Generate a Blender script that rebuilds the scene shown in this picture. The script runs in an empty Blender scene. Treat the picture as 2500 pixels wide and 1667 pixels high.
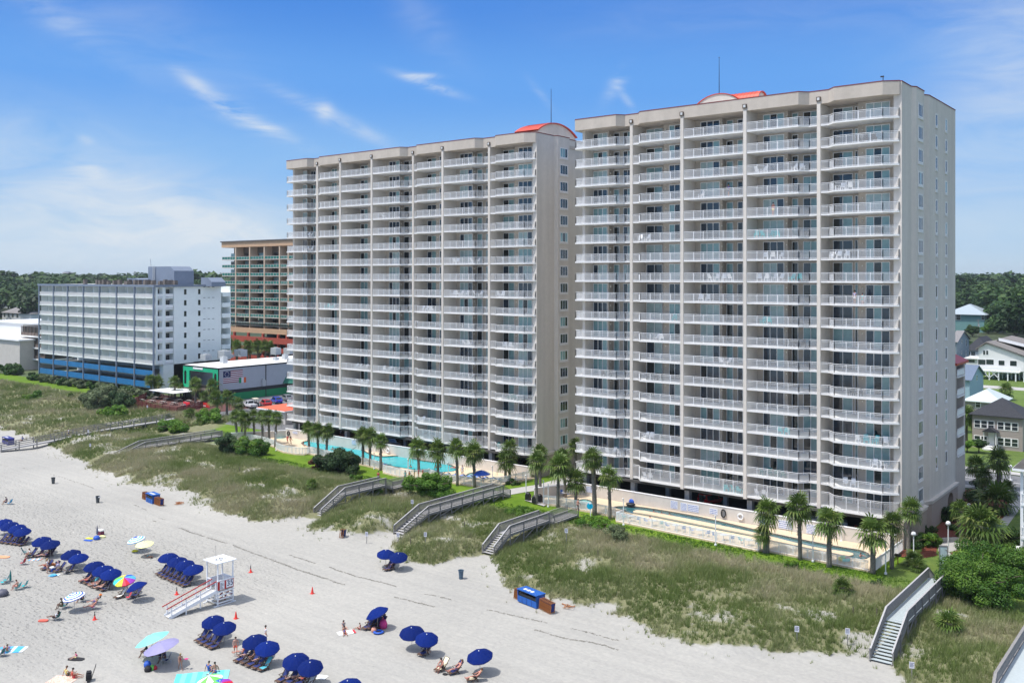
import bpy,bmesh,math,random
import numpy as np
from mathutils import Vector,Matrix,noise
from mathutils.geometry import tessellate_polygon
R=math.radians
random.seed(7);rng=np.random.default_rng(11)
scn=bpy.context.scene
CZ=34.2;FPX=2274.0;HY=676.0;TH=R(38.2);CT,ST=math.cos(TH),math.sin(TH)
cam_d=bpy.data.cameras.new("camera");cam=bpy.data.objects.new("camera",cam_d)
scn.collection.objects.link(cam);scn.camera=cam
cam.location=(0,0,CZ);cam.rotation_euler=(R(90),0,TH)
cam_d.sensor_width=36;cam_d.lens=36*FPX/2500;cam_d.shift_y=-(833.5-HY)/2500
cam_d.clip_end=12000;cam_d.clip_start=1
scn.view_settings.view_transform='Standard';scn.view_settings.look='None'
scn.view_settings.exposure=0.55;scn.view_settings.gamma=1.0
SUN_EL=R(66);SUN_DIR=Vector((-0.52,-0.85,0)).normalized()
sd=bpy.data.lights.new("sun",'SUN');sd.energy=2.7;sd.angle=R(0.6);sd.color=(1.0,0.965,0.91)
so=bpy.data.objects.new("sun",sd);scn.collection.objects.link(so)
sv=Vector((SUN_DIR.x*math.cos(SUN_EL),SUN_DIR.y*math.cos(SUN_EL),math.sin(SUN_EL)))
so.rotation_euler=sv.to_track_quat('Z','Y').to_euler()
w=bpy.data.worlds.new("World");scn.world=w;w.use_nodes=True
nt=w.node_tree;nt.nodes.clear()
def nd(t,**k):
 n=nt.nodes.new(t)
 for a,b in k.items():setattr(n,a,b)
 return n
def lk(a,b):nt.links.new(a,b)
def mth(op,a,b=None,c=None,clamp=False):
 n=nd('ShaderNodeMath',operation=op);n.use_clamp=clamp
 for i,v in enumerate((a,b,c)):
  if v is None:continue
  if isinstance(v,(int,float)):n.inputs[i].default_value=v
  else:lk(v,n.inputs[i])
 return n.outputs[0]
wo=nd('ShaderNodeOutputWorld');bg=nd('ShaderNodeBackground');bg.inputs[1].default_value=0.15
lk(bg.outputs[0],wo.inputs[0])
sky=nd('ShaderNodeTexSky',sky_type='NISHITA');sky.sun_disc=False
sky.sun_elevation=SUN_EL;sky.sun_rotation=math.atan2(SUN_DIR.x,SUN_DIR.y)%(2*math.pi)
tc=nd('ShaderNodeTexCoord');sep=nd('ShaderNodeSeparateXYZ');lk(tc.outputs['Generated'],sep.inputs[0])
X_,Y_,Z_=sep.outputs
elv=mth('ARCSINE',Z_)
azv=mth('ARCTAN2',X_,Y_)
ramp=nd('ShaderNodeValToRGB');lk(mth('MULTIPLY',elv,1/0.55,clamp=True),ramp.inputs[0])
cr=ramp.color_ramp;cr.interpolation='EASE'
cols=[(0.0,(.56,.71,.84)),(0.07,(.46,.66,.88)),(0.20,(.27,.53,.92)),(0.36,(.15,.40,.90)),(0.53,(.085,.285,.80)),(1.0,(.06,.2,.62))]
cr.elements[0].position=0;cr.elements[0].color=(*cols[0][1],1)
cr.elements[1].position=1;cr.elements[1].color=(*cols[-1][1],1)
for p,c in cols[1:-1]:
 e=cr.elements.new(p);e.color=(*c,1)
sc10=nd('ShaderNodeVectorMath',operation='SCALE');lk(ramp.outputs[0],sc10.inputs[0]);sc10.inputs['Scale'].default_value=10/1.5/1.27/1.19
mixA=nd('ShaderNodeMix',data_type='RGBA')
lk(mth('SUBTRACT',1.0,mth('MULTIPLY',mth('SUBTRACT',elv,0.32),3.0,clamp=True),clamp=True),mixA.inputs[0])
hsn=nd('ShaderNodeHueSaturation');hsn.inputs['Saturation'].default_value=.5;hsn.inputs['Value'].default_value=1.3;lk(sky.outputs[0],hsn.inputs['Color']);lk(hsn.outputs[0],mixA.inputs[6]);lk(sc10.outputs[0],mixA.inputs[7])
def nz(vec,scale,detail=5,rough=.6,dist=0.0):
 n=nd('ShaderNodeTexNoise');n.inputs['Scale'].default_value=scale;n.inputs['Detail'].default_value=detail
 n.inputs['Roughness'].default_value=rough;n.inputs['Distortion'].default_value=dist;lk(vec,n.inputs['Vector']);return n.outputs[0]
def dirang(px,py):
 u=(px-1250)/FPX;v=(HY-py)/FPX
 x,y,z=-ST+CT*u,CT+ST*u,v
 return math.atan2(x,y),math.asin(z/math.sqrt(x*x+y*y+z*z))
comb=nd('ShaderNodeCombineXYZ');lk(azv,comb.inputs[0]);lk(elv,comb.inputs[1])
fine=nd('ShaderNodeMapping');lk(comb.outputs[0],fine.inputs[0]);fine.inputs['Rotation'].default_value=(0,0,R(32));fine.inputs['Scale'].default_value=(1.0,3.6,1)
n_f=nz(fine.outputs[0],9,8,.62,.9)
n_b=nz(comb.outputs[0],3.2,4,.5,.3)
total=None
def streak(px,py,L,W,rot,amt,lo,hi=None):
 a0,e0=dirang(px,py);da=mth('SUBTRACT',azv,a0);de=mth('SUBTRACT',elv,e0)
 c,s=math.cos(rot),math.sin(rot)
 p=mth('ADD',mth('MULTIPLY',da,c),mth('MULTIPLY',de,s));q=mth('SUBTRACT',mth('MULTIPLY',de,c),mth('MULTIPLY',da,s))
 r2=mth('ADD',mth('POWER',mth('ABSOLUTE',mth('DIVIDE',p,L)),2.0),mth('POWER',mth('ABSOLUTE',mth('DIVIDE',q,W)),2.0))
 g=mth('EXPONENT',mth('MULTIPLY',r2,-1.0))
 n=mth('MULTIPLY',mth('SUBTRACT',n_f,lo),1.0/(hi or .3),clamp=True)
 return mth('MULTIPLY',mth('MULTIPLY',g,n),amt)
parts=[streak(130,575,.20,.042,R(-4),.85,.14,.5),streak(330,470,.22,.045,R(-20),.50,.22,.45),streak(520,560,.12,.03,R(-12),.45,.25,.4),
  streak(500,225,.034,.007,R(-38),.75,.40,.26),streak(580,275,.036,.009,R(-30),.62,.40,.26),streak(665,318,.036,.006,R(-22),.55,.38,.26),streak(820,290,.062,.007,R(-24),.55,.36,.25),
  streak(790,272,.010,.009,R(-60),.7,.3,.3),streak(1040,205,.03,.0045,R(-17),.8,.36,.2),streak(1030,186,.016,.003,R(0),.8,.36,.2),
  streak(1505,205,.020,.007,R(55),.5,.32,.3),streak(1530,245,.018,.004,R(-55),.35,.32,.3),streak(215,415,.016,.007,R(-8),.8,.3,.3),
  streak(205,340,.008,.004,R(-10),.4,.3,.3),streak(300,60,.16,.05,R(-30),.22,.25,.5),streak(120,30,.05,.012,R(-30),.35,.3,.3),
  streak(2440,330,.14,.09,R(60),.42,.12,.5),streak(2460,110,.05,.06,R(40),.35,.2,.5),streak(1320,230,.02,.004,R(-50),.2,.3,.3),
  streak(1040,60,.05,.02,R(-45),.16,.25,.4),streak(2000,20,.25,.03,R(0),.18,.25,.5)]
tot=parts[0]
for p in parts[1:]:tot=mth('ADD',tot,p,clamp=True)
mixB=nd('ShaderNodeMix',data_type='RGBA');lk(mth('MULTIPLY',tot,.92),mixB.inputs[0])
lk(mixA.outputs[2],mixB.inputs[6]);mixB.inputs[7].default_value=(3.35,3.65,3.95,1)
lk(mixB.outputs[2],bg.inputs[0])
FR={0:(0,0,1),1:(0,560,2.904),2:(0,1050,3.763),3:(0,1257,3.763),4:(560,1257,3.763),5:(550,900,3.136),6:(1200,1050,3.36),
 7:(1850,1150,3.032),8:(0,1240,7.84),9:(380,1300,6.532),10:(540,1500,7.84),11:(820,1450,10.455),12:(1000,1500,9.388),
 13:(300,1480,7.84),14:(0,1480,7.84),15:(430,820,6.533),16:(530,570,5.225),17:(2320,640,6.033),18:(2300,880,4.9),
 19:(2250,1150,5.808),20:(2200,600,1.96),21:(0,640,5.6),22:(1270,1100,7.128),23:(600,980,7.838),24:(1400,700,2.476),25:(1400,120,2.476),26:(690,280,3.178)}
def src(f,x,y):o=FR[f];return o[0]+x/o[2],o[1]+y/o[2]
def G(f,x,y,z=0.0):
 px,py=src(f,x,y);d=(CZ-z)*FPX/(py-HY);u=(px-1250)/FPX
 return Vector((d*(-ST+CT*u),d*(CT+ST*u),z))
def onY(f,x,y,Y):
 px,py=src(f,x,y);u=(px-1250)/FPX;d=Y/(CT+ST*u)
 return Vector((d*(-ST+CT*u),Y,CZ-(py-HY)*d/FPX))
def onX(f,x,y,X):
 px,py=src(f,x,y);u=(px-1250)/FPX;d=X/(-ST+CT*u)
 return Vector((X,d*(CT+ST*u),CZ-(py-HY)*d/FPX))
def hgt(f,x,y,base):
 px,py=src(f,x,y);d=-ST*base[0]+CT*base[1]
 return CZ-(py-HY)*d/FPX-base[2]
COL=scn.collection
def tag(o,label=None,cat=None,group=None,kind=None):
 if label:o['label']=label
 if cat:o['category']=cat
 if group:o['group']=group
 if kind:o['kind']=kind
 return o
def thing(name,label,cat,loc=(0,0,0),rz=0,group=None):
 o=bpy.data.objects.new(name,None);COL.objects.link(o);o.location=loc;o.rotation_euler=(0,0,rz);o.empty_display_size=.3
 return tag(o,label,cat,group)
def copy_tree(o,parent=None):
 c=o.copy();COL.objects.link(c);c.parent=parent
 for ch in list(o.children):
  copy_tree(ch,c)
 return c
ORD=['first','second','third','fourth','fifth','sixth','seventh','eighth','ninth','tenth','eleventh','twelfth','thirteenth','fourteenth','fifteenth','sixteenth','seventeenth','eighteenth']
class MB:
 def __init__(s):s.v=[];s.f=[];s.m=[];s.mi=0;s.sm=[];s.smooth=False
 def add(s,vs,fs):
  b=len(s.v);s.v+=[tuple(q)for q in vs]
  for f in fs:s.f.append(tuple(b+i for i in f));s.m.append(s.mi);s.sm.append(s.smooth)
  return s
 def box(s,x0,x1,y0,y1,z0,z1):
  return s.add([(x0,y0,z0),(x1,y0,z0),(x1,y1,z0),(x0,y1,z0),(x0,y0,z1),(x1,y0,z1),(x1,y1,z1),(x0,y1,z1)],
     [(0,3,2,1),(4,5,6,7),(0,1,5,4),(1,2,6,5),(2,3,7,6),(3,0,4,7)])
 def cb(s,c,size,rot=None):
  hx,hy,hz=size[0]/2,size[1]/2,size[2]/2;vs=[]
  for z in(-hz,hz):
   for x,y in((-hx,-hy),(hx,-hy),(hx,hy),(-hx,hy)):
    p=Vector((x,y,z))
    if rot is not None:p=rot@p
    vs.append(p+Vector(c))
  return s.add(vs,[(0,3,2,1),(4,5,6,7),(0,1,5,4),(1,2,6,5),(2,3,7,6),(3,0,4,7)])
 def bar(s,a,b,w,h=None):
  a,b=Vector(a),Vector(b);h=h or w;d=(b-a);L=d.length
  if L<1e-6:return s
  d.normalize();up=Vector((0,0,1))if abs(d.z)<.98 else Vector((0,1,0))
  x=d.cross(up).normalized();y=x.cross(d).normalized();vs=[]
  for p in(a,b):
   for i,j in((-1,-1),(1,-1),(1,1),(-1,1)):vs.append(p+x*(w/2*i)+y*(h/2*j))
  return s.add(vs,[(0,1,2,3),(7,6,5,4),(0,4,5,1),(1,5,6,2),(2,6,7,3),(3,7,4,0)])
 def tube(s,pts,rad,n=6,cap=True):
  pts=[Vector(p)for p in pts];rs=rad if isinstance(rad,(list,tuple))else[rad]*len(pts);rings=[]
  for i,p in enumerate(pts):
   d=(pts[min(i+1,len(pts)-1)]-pts[max(i-1,0)])
   d=d.normalized()if d.length>1e-9 else Vector((0,0,1))
   up=Vector((0,0,1))if abs(d.z)<.95 else Vector((0,1,0))
   x=d.cross(up).normalized();y=x.cross(d)
   rings.append([p+x*(math.cos(2*math.pi*k/n)*rs[i])+y*(math.sin(2*math.pi*k/n)*rs[i])for k in range(n)])
  vs=[q for r in rings for q in r];fs=[]
  for i in range(len(pts)-1):
   for k in range(n):fs.append((i*n+k,i*n+(k+1)%n,(i+1)*n+(k+1)%n,(i+1)*n+k))
  if cap:fs.append(tuple(range(n))[::-1]);fs.append(tuple((len(pts)-1)*n+k for k in range(n)))
  return s.add(vs,fs)
 def lathe(s,prof,n=12,c=(0,0,0)):
  vs=[(c[0]+r*math.cos(2*math.pi*k/n),c[1]+r*math.sin(2*math.pi*k/n),c[2]+z)for r,z in prof for k in range(n)]
  fs=[(i*n+k,i*n+(k+1)%n,(i+1)*n+(k+1)%n,(i+1)*n+k)for i in range(len(prof)-1)for k in range(n)]
  return s.add(vs,fs)
 def prism(s,poly,z0,z1,top=True,bot=True):
  n=len(poly);vs=[(p[0],p[1],z0)for p in poly]+[(p[0],p[1],z1)for p in poly]
  fs=[(i,(i+1)%n,n+(i+1)%n,n+i)for i in range(n)]
  if top:fs.append(tuple(range(n,2*n)))
  if bot:fs.append(tuple(range(n))[::-1])
  return s.add(vs,fs)
 def ell(s,c,r,n=8,m=6,jit=0):
  vs=[];fs=[]
  for i in range(m+1):
   t=math.pi*i/m
   for k in range(n):
    a=2*math.pi*k/n;q=1+random.uniform(-jit,jit)
    vs.append((c[0]+r[0]*q*math.sin(t)*math.cos(a),c[1]+r[1]*q*math.sin(t)*math.sin(a),c[2]+r[2]*q*math.cos(t)))
  for i in range(m):
   for k in range(n):fs.append((i*n+k,(i+1)*n+k,(i+1)*n+(k+1)%n,i*n+(k+1)%n))
  return s.add(vs,fs)
 def mesh(s,name,mats):
  me=bpy.data.meshes.new(name);me.from_pydata(s.v,[],s.f)
  if not isinstance(mats,(list,tuple)):mats=[mats]
  for m in mats:me.materials.append(m)
  me.polygons.foreach_set('material_index',s.m);me.polygons.foreach_set('use_smooth',s.sm);me.update()
  return me
 def build(s,name,mats,parent=None,fix=False):
  me=s.mesh(name,mats)
  if fix:
   bm=bmesh.new();bm.from_mesh(me);bmesh.ops.recalc_face_normals(bm,faces=bm.faces);bm.to_mesh(me);bm.free()
  return put(name,me,parent)
def put(name,me,parent=None,loc=None,rz=0):
 o=bpy.data.objects.new(name,me);COL.objects.link(o)
 if parent is not None:o.parent=parent
 if loc is not None:o.location=loc
 if rz:o.rotation_euler=(0,0,rz)
 return o
def flatpoly(name,poly,z,mat,holes=(),parent=None,skirt=0):
 loops=[[Vector((p[0],p[1],0))for p in poly]]+[[Vector((p[0],p[1],0))for p in h]for h in holes]
 tris=tessellate_polygon(loops);flat=[v for l in loops for v in l]
 mb=MB();vs=[(v.x,v.y,z)for v in flat];fs=[]
 for t in tris:
  a,b,c=(flat[i]for i in t)
  fs.append(tuple(t)if(b-a).cross(c-a).z>0 else tuple(t)[::-1])
 mb.add(vs,fs)
 if skirt:
  for l in loops:
   n=len(l);mb.add([(p.x,p.y,z)for p in l]+[(p.x,p.y,z-skirt)for p in l],[(i,(i+1)%n,n+(i+1)%n,n+i)for i in range(n)])
 return mb.build(name,mat,parent)
MATS={}
def mat(name,col,rough=.7,var=.08,scale=3.0,bump=0.0,bscale=20,metal=0.0,spec=.5,col2=None,coat=0,coords='Object',trans=0,big=0.0,streak=0,rnd=0):
 if name in MATS:return MATS[name]
 m=bpy.data.materials.new(name);m.use_nodes=True;t=m.node_tree;b=t.nodes['Principled BSDF']
 b.inputs['Roughness'].default_value=rough;b.inputs['Metallic'].default_value=metal;b.inputs['Specular IOR Level'].default_value=spec
 if coat:b.inputs['Coat Weight'].default_value=coat
 tcn=t.nodes.new('ShaderNodeTexCoord');n=t.nodes.new('ShaderNodeTexNoise');n.inputs['Scale'].default_value=scale;n.inputs['Detail'].default_value=6;n.inputs['Roughness'].default_value=.65
 t.links.new(tcn.outputs[coords],n.inputs['Vector'])
 r=t.nodes.new('ShaderNodeValToRGB');t.links.new(n.outputs[0],r.inputs[0])
 c2=col2 or tuple(min(1,c*(1+var))for c in col);c1=col if col2 else tuple(c*(1-var)for c in col)
 r.color_ramp.elements[0].position=.32;r.color_ramp.elements[0].color=(*c1,1);r.color_ramp.elements[1].position=.68;r.color_ramp.elements[1].color=(*c2,1)
 out=r.outputs[0]
 if big:
  n2=t.nodes.new('ShaderNodeTexNoise');n2.inputs['Scale'].default_value=scale*.08;n2.inputs['Detail'].default_value=4
  if streak:mp_=t.nodes.new('ShaderNodeMapping');mp_.inputs['Scale'].default_value=(5,5,.35);t.links.new(tcn.outputs[coords],mp_.inputs[0]);t.links.new(mp_.outputs[0],n2.inputs['Vector'])
  else:t.links.new(tcn.outputs[coords],n2.inputs['Vector'])
  mr=t.nodes.new('ShaderNodeMapRange');mr.inputs['From Min'].default_value=.3;mr.inputs['From Max'].default_value=.7;mr.inputs['To Min'].default_value=1-big;mr.inputs['To Max'].default_value=1+big
  t.links.new(n2.outputs[0],mr.inputs[0]);vm=t.nodes.new('ShaderNodeVectorMath');vm.operation='SCALE';t.links.new(out,vm.inputs[0]);t.links.new(mr.outputs[0],vm.inputs['Scale']);out=vm.outputs[0]
 if rnd:
  oi=t.nodes.new('ShaderNodeObjectInfo');hs=t.nodes.new('ShaderNodeHueSaturation');mr=t.nodes.new('ShaderNodeMapRange');mr.inputs['To Min'].default_value=1-rnd;mr.inputs['To Max'].default_value=1+rnd;t.links.new(oi.outputs['Random'],mr.inputs[0]);t.links.new(mr.outputs[0],hs.inputs['Value']);t.links.new(out,hs.inputs['Color']);out=hs.outputs[0]
 t.links.new(out,b.inputs['Base Color'])
 if bump:
  n3=t.nodes.new('ShaderNodeTexNoise');n3.inputs['Scale'].default_value=bscale;n3.inputs['Detail'].default_value=5;t.links.new(tcn.outputs[coords],n3.inputs['Vector'])
  bp=t.nodes.new('ShaderNodeBump');bp.inputs['Strength'].default_value=bump;bp.inputs['Distance'].default_value=.1
  t.links.new(n3.outputs[0],bp.inputs['Height']);t.links.new(bp.outputs[0],b.inputs['Normal'])
 MATS[name]=m;return m
def leafmat(name,c1,c2,c3,rough=.55,trans=.25):
 m=bpy.data.materials.new(name);m.use_nodes=True;t=m.node_tree;b=t.nodes['Principled BSDF'];b.inputs['Roughness'].default_value=rough
 b.inputs['Specular IOR Level'].default_value=.3
 a=t.nodes.new('ShaderNodeAttribute');a.attribute_name='leafv';r=t.nodes.new('ShaderNodeValToRGB');t.links.new(a.outputs['Fac'],r.inputs[0])
 r.color_ramp.elements[0].color=(*c1,1);r.color_ramp.elements[1].color=(*c3,1);e=r.color_ramp.elements.new(.5);e.color=(*c2,1)
 oi=t.nodes.new('ShaderNodeObjectInfo');hs=t.nodes.new('ShaderNodeHueSaturation')
 mr=t.nodes.new('ShaderNodeMapRange');mr.inputs['To Min'].default_value=.82;mr.inputs['To Max'].default_value=1.18;t.links.new(oi.outputs['Random'],mr.inputs[0]);t.links.new(mr.outputs[0],hs.inputs['Value'])
 t.links.new(r.outputs[0],hs.inputs['Color']);t.links.new(hs.outputs[0],b.inputs['Base Color'])
 tr=t.nodes.new('ShaderNodeBsdfTranslucent');t.links.new(hs.outputs[0],tr.inputs[0]);mx=t.nodes.new('ShaderNodeMixShader');mx.inputs[0].default_value=trans
 t.links.new(b.outputs[0],mx.inputs[1]);t.links.new(tr.outputs[0],mx.inputs[2]);t.links.new(mx.outputs[0],t.nodes['Material Output'].inputs[0])
 MATS[name]=m;return m
def npmesh(name,V,F,mats,attr=None,k=3,smooth=False):
 """V (n,3), F (m,k) arrays -> mesh; attr (m,) face value 'leafv'"""
 me=bpy.data.meshes.new(name);me.vertices.add(len(V));me.vertices.foreach_set('co',np.asarray(V,np.float32).ravel())
 F=np.asarray(F,np.int32);me.loops.add(F.size);me.loops.foreach_set('vertex_index',F.ravel())
 me.polygons.add(len(F));me.polygons.foreach_set('loop_start',np.arange(0,F.size,k,dtype=np.int32))
 me.update(calc_edges=True)
 for m in(mats if isinstance(mats,(list,tuple))else[mats]):me.materials.append(m)
 if attr is not None:
  a=me.attributes.new('leafv','FLOAT','FACE');a.data.foreach_set('value',np.asarray(attr,np.float32))
 me.validate();return me
STUCCO=mat('stucco',(.52,.455,.385),.85,.05,1.5,.06,30,big=.07,streak=1)
STUCCO_L=mat('stucco_light',(.635,.58,.515),.85,.04,1.5,.05,30,big=.08,streak=1)
STUCCO_D=mat('stucco_base',(.40,.33,.275),.85,.05,1.5,.06,30)
WHITE=mat('white_paint',(.85,.85,.85),.45,.03,4)
SLABM=mat('slab_paint',(.78,.77,.75),.7,.05,2)
COPE=mat('coping_dark_red',(.20,.04,.035),.6,.1,2)
REDM=mat('red_metal',(.42,.045,.03),.45,.08,2)
ORM=mat('vault_red',(.62,.07,.03),.4,.08,2)
BLACK=mat('black_trim',(.015,.015,.017),.5,.2,3)
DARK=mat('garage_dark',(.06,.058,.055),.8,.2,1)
GL_D=mat('glass_dark',(.012,.018,.022),.06,.4,.25,spec=.9)
GL_B=mat('glass_blue',(.012,.032,.06),.05,.3,.25,spec=1.0)
GL_T=mat('glass_sheer',(.22,.38,.40),.10,.25,.5,spec=.9)
GL_C=mat('glass_curtain',(.38,.50,.50),.15,.15,1.5,spec=.8)
WOOD=mat('weathered_wood',(.245,.235,.225),.85,.18,5,.3,15)
WOODL=mat('deck_boards',(.40,.39,.385),.8,.12,6,.2,12)
WOODD=mat('dark_wood',(.13,.105,.09),.85,.25,6)
BLUEF=mat('blue_canvas',(.0015,.015,.135),.85,.10,4,.05,60,spec=.15,rnd=.22)
def vnoise(x,y,seed=0):
 xi=np.floor(x).astype(np.int64);yi=np.floor(y).astype(np.int64);xf=x-xi;yf=y-yi
 def h(a,b):
  n=(a*374761393+b*668265263+seed*1442695041)&0xffffffff
  n=((n^(n>>13))*1274126177)&0xffffffff;return((n^(n>>16))&0xffff)/65535.0
 u=xf*xf*(3-2*xf);v=yf*yf*(3-2*yf)
 return(h(xi,yi)*(1-u)+h(xi+1,yi)*u)*(1-v)+(h(xi,yi+1)*(1-u)+h(xi+1,yi+1)*u)*v
def fbm(x,y,sc,oct=4,seed=0):
 x=np.asarray(x,float)*sc;y=np.asarray(y,float)*sc;t=0;a=.5
 for i in range(oct):t=t+a*vnoise(x,y,seed+i*17);x=x*2.03+11.3;y=y*2.03+5.7;a*=.5
 return t/(1-.5**oct)
def sst(a,b,x):t=np.clip((x-a)/(b-a),0,1);return t*t*(3-2*t)
EX=[-500,-260,-215,-196,-189,-175,-157,-145,-136,-120,-111,-106,-103,-101.5,-99,-97,-91,-89,-87,-85,-82,-77.7,-75.2,-73.2,-71.5,-68,-62.7,-56.6,-51,-46,-42,-37,-33,-30,-27,-24.5,-22,-15,0,60]
EY=[92,92,92,90,88,86,83.4,81,83.6,79.7,80.2,80.6,84.6,84.6,80.8,80.4,81.5,87,87,84,79.6,78.6,81,87,87,82.4,79,77.4,80,77.2,76.4,77.1,81,82.4,84.3,84.3,81,80,82,84]
def edge(x):return np.interp(x,EX,EY)
def lawn_y(x):return np.interp(x,[-400,-185,-170,-150,-130,-60,-30,60],[133,131,112,104,103.2,102.2,102.0,101])
def terr(x,y):
 x=np.asarray(x,float);y=np.asarray(y,float);e=edge(x);t=sst(e-2.0,e+6.5,y)
 w=t*(1-sst(lawn_y(x)-7,lawn_y(x)+1,y))
 b=(fbm(x,y,.13,4,3)-.35)*2.1+(fbm(x,y,.6,2,9)-.5)*.35
 flat=np.minimum(1,sst(40,75,y)*.10)
 return t*1.2+w*b+flat*(1-w)+(fbm(x,y,.35,3,5)-.5)*.10*(1-t)
def tz(x,y):return float(terr(x,y))
def GT(f,x,y):
 p=G(f,x,y,0)
 for _ in range(12):p=G(f,x,y,tz(p.x,p.y))
 return p
xs=np.concatenate([np.arange(-420,-215,4.0),np.arange(-215,12,.7),np.arange(12,70,4)])
ys=np.concatenate([np.arange(-60,30,6.0),np.arange(30,106,.6),np.arange(106,142.1,1.8)])
GX,GY=np.meshgrid(xs,ys);GZ=terr(GX,GY);nx,ny=len(xs),len(ys)
V=np.stack([GX.ravel(),GY.ravel(),GZ.ravel()],1);idx=np.arange(nx*ny).reshape(ny,nx)
Fq=np.stack([idx[:-1,:-1].ravel(),idx[:-1,1:].ravel(),idx[1:,1:].ravel(),idx[1:,:-1].ravel()],1)
me=npmesh('beach',V,Fq,[],k=4)
e_=edge(GX)+(fbm(GX,GY,.25,4,21)-.5)*5.0
soil=sst(e_-.3,e_+1.6,GY)*(0.35+.65*sst(.24,.42,fbm(GX,GY,.22,5,31)))
ly=lawn_y(GX)+(fbm(GX,GY,.3,3,41)-.5)*3
lawn=sst(ly-1.2,ly+1.2,GY)
foot=np.clip(sst(-70,-110,-(-GX)*1.0 if False else GX)*sst(74,55,GY)+.35*sst(84,60,GY),0,1)
foot=np.clip(.16+1.0*sst(76,60,GY)*sst(-75,-98,GX),0,1)*(1-soil)
ca=me.color_attributes.new('masks','FLOAT_COLOR','POINT')
ca.data.foreach_set('color',np.stack([soil.ravel(),lawn.ravel(),foot.ravel(),np.ones(nx*ny)],1).astype(np.float32).ravel())
me.polygons.foreach_set('use_smooth',np.ones(len(Fq),bool))
m=bpy.data.materials.new('sand_and_dune');m.use_nodes=True;t=m.node_tree;B=t.nodes['Principled BSDF'];B.inputs['Roughness'].default_value=.95;B.inputs['Specular IOR Level'].default_value=.15
def N(ty,**k):
 n=t.nodes.new(ty)
 for a,b in k.items():setattr(n,a,b)
 return n
tcn=N('ShaderNodeTexCoord');at=N('ShaderNodeAttribute',attribute_name='masks');sp=N('ShaderNodeSeparateColor');t.links.new(at.outputs['Color'],sp.inputs[0])
def NZ(sc,det=6,ro=.6,mapn=None):
 n=N('ShaderNodeTexNoise');n.inputs['Scale'].default_value=sc;n.inputs['Detail'].default_value=det;n.inputs['Roughness'].default_value=ro
 t.links.new(mapn or tcn.outputs['Object'],n.inputs['Vector']);return n.outputs[0]
def RP(inp,a,ca_,b,cb_):
 r=N('ShaderNodeValToRGB');t.links.new(inp,r.inputs[0]);r.color_ramp.elements[0].position=a;r.color_ramp.elements[0].color=(*ca_,1);r.color_ramp.elements[1].position=b;r.color_ramp.elements[1].color=(*cb_,1);return r.outputs[0]
def MX(f,a,b,ty='MIX'):
 n=N('ShaderNodeMix',data_type='RGBA',blend_type=ty)
 for s,v in((0,f),(6,a),(7,b)):
  if isinstance(v,(int,float)):n.inputs[s].default_value=v
  elif isinstance(v,tuple):n.inputs[s].default_value=(*v,1)
  else:t.links.new(v,n.inputs[s])
 return n.outputs[2]
sand=RP(NZ(.055,5,.55),.3,(.365,.356,.328),.7,(.43,.417,.38))
grain=RP(NZ(2.3,8,.7),.3,(.86,.86,.87),.7,(1.06,1.05,1.04));sand=MX(1.0,sand,grain,'MULTIPLY')
mt_=N('ShaderNodeMapping');mt_.inputs['Scale'].default_value=(.018,1.1,1);mt_.inputs['Rotation'].default_value=(0,0,R(1.5));t.links.new(tcn.outputs['Object'],mt_.inputs[0]);sand=MX(1.0,sand,RP(NZ(1.0,5,.6,mt_.outputs[0]),.36,(.95,.95,.955),.6,(1.02,1.02,1.02)),'MULTIPLY')
soilc=RP(NZ(.9,7,.7),.3,(.145,.153,.072),.72,(.255,.245,.15))
lawnc=RP(NZ(.35,7,.6),.3,(.09,.17,.012),.7,(.16,.25,.025));lawnc=MX(1.0,lawnc,RP(NZ(5,5,.8),.3,(.72,.75,.7),.7,(1.12,1.12,1.1)),'MULTIPLY')
brk=N('ShaderNodeMath',operation='ADD');t.links.new(sp.outputs[0],brk.inputs[0]);sh=N('ShaderNodeMath',operation='MULTIPLY_ADD');t.links.new(NZ(1.3,6,.7),sh.inputs[0]);sh.inputs[1].default_value=1.2;sh.inputs[2].default_value=-.6;t.links.new(sh.outputs[0],brk.inputs[1]);brk.use_clamp=True
c=MX(RP(brk.outputs[0],.35,(0,0,0),.75,(1,1,1)),sand,soilc);c=MX(sp.outputs[1],c,lawnc);t.links.new(c,B.inputs['Base Color'])
mp=N('ShaderNodeMapping');mp.inputs['Rotation'].default_value=(0,0,R(35));mp.inputs['Scale'].default_value=(1,1.7,1);t.links.new(tcn.outputs['Object'],mp.inputs[0])
vo=N('ShaderNodeTexVoronoi',feature='SMOOTH_F1');vo.inputs['Scale'].default_value=1.55;vo.inputs['Randomness'].default_value=1;t.links.new(mp.outputs[0],vo.inputs['Vector'])
hv=N('ShaderNodeMath',operation='MULTIPLY');dv=N('ShaderNodeMapRange');dv.inputs['From Max'].default_value=.42;dv.inputs['From Min'].default_value=.12;t.links.new(vo.outputs['Distance'],dv.inputs[0]);t.links.new(dv.outputs[0],hv.inputs[0]);t.links.new(sp.outputs[2],hv.inputs[1])
ha=N('ShaderNodeMath',operation='MULTIPLY_ADD');t.links.new(NZ(4.2,6,.7,mp.outputs[0]),ha.inputs[0]);fm=N('ShaderNodeMath',operation='MULTIPLY_ADD');t.links.new(sp.outputs[2],fm.inputs[0]);fm.inputs[1].default_value=.75;fm.inputs[2].default_value=.10;t.links.new(fm.outputs[0],ha.inputs[1]);t.links.new(hv.outputs[0],ha.inputs[2])
bp=N('ShaderNodeBump');bp.inputs['Strength'].default_value=.85;bp.inputs['Distance'].default_value=.16;t.links.new(ha.outputs[0],bp.inputs['Height']);t.links.new(bp.outputs[0],B.inputs['Normal'])
me.materials.append(m);o=put('beach',me);tag(o,kind='structure')
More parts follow.
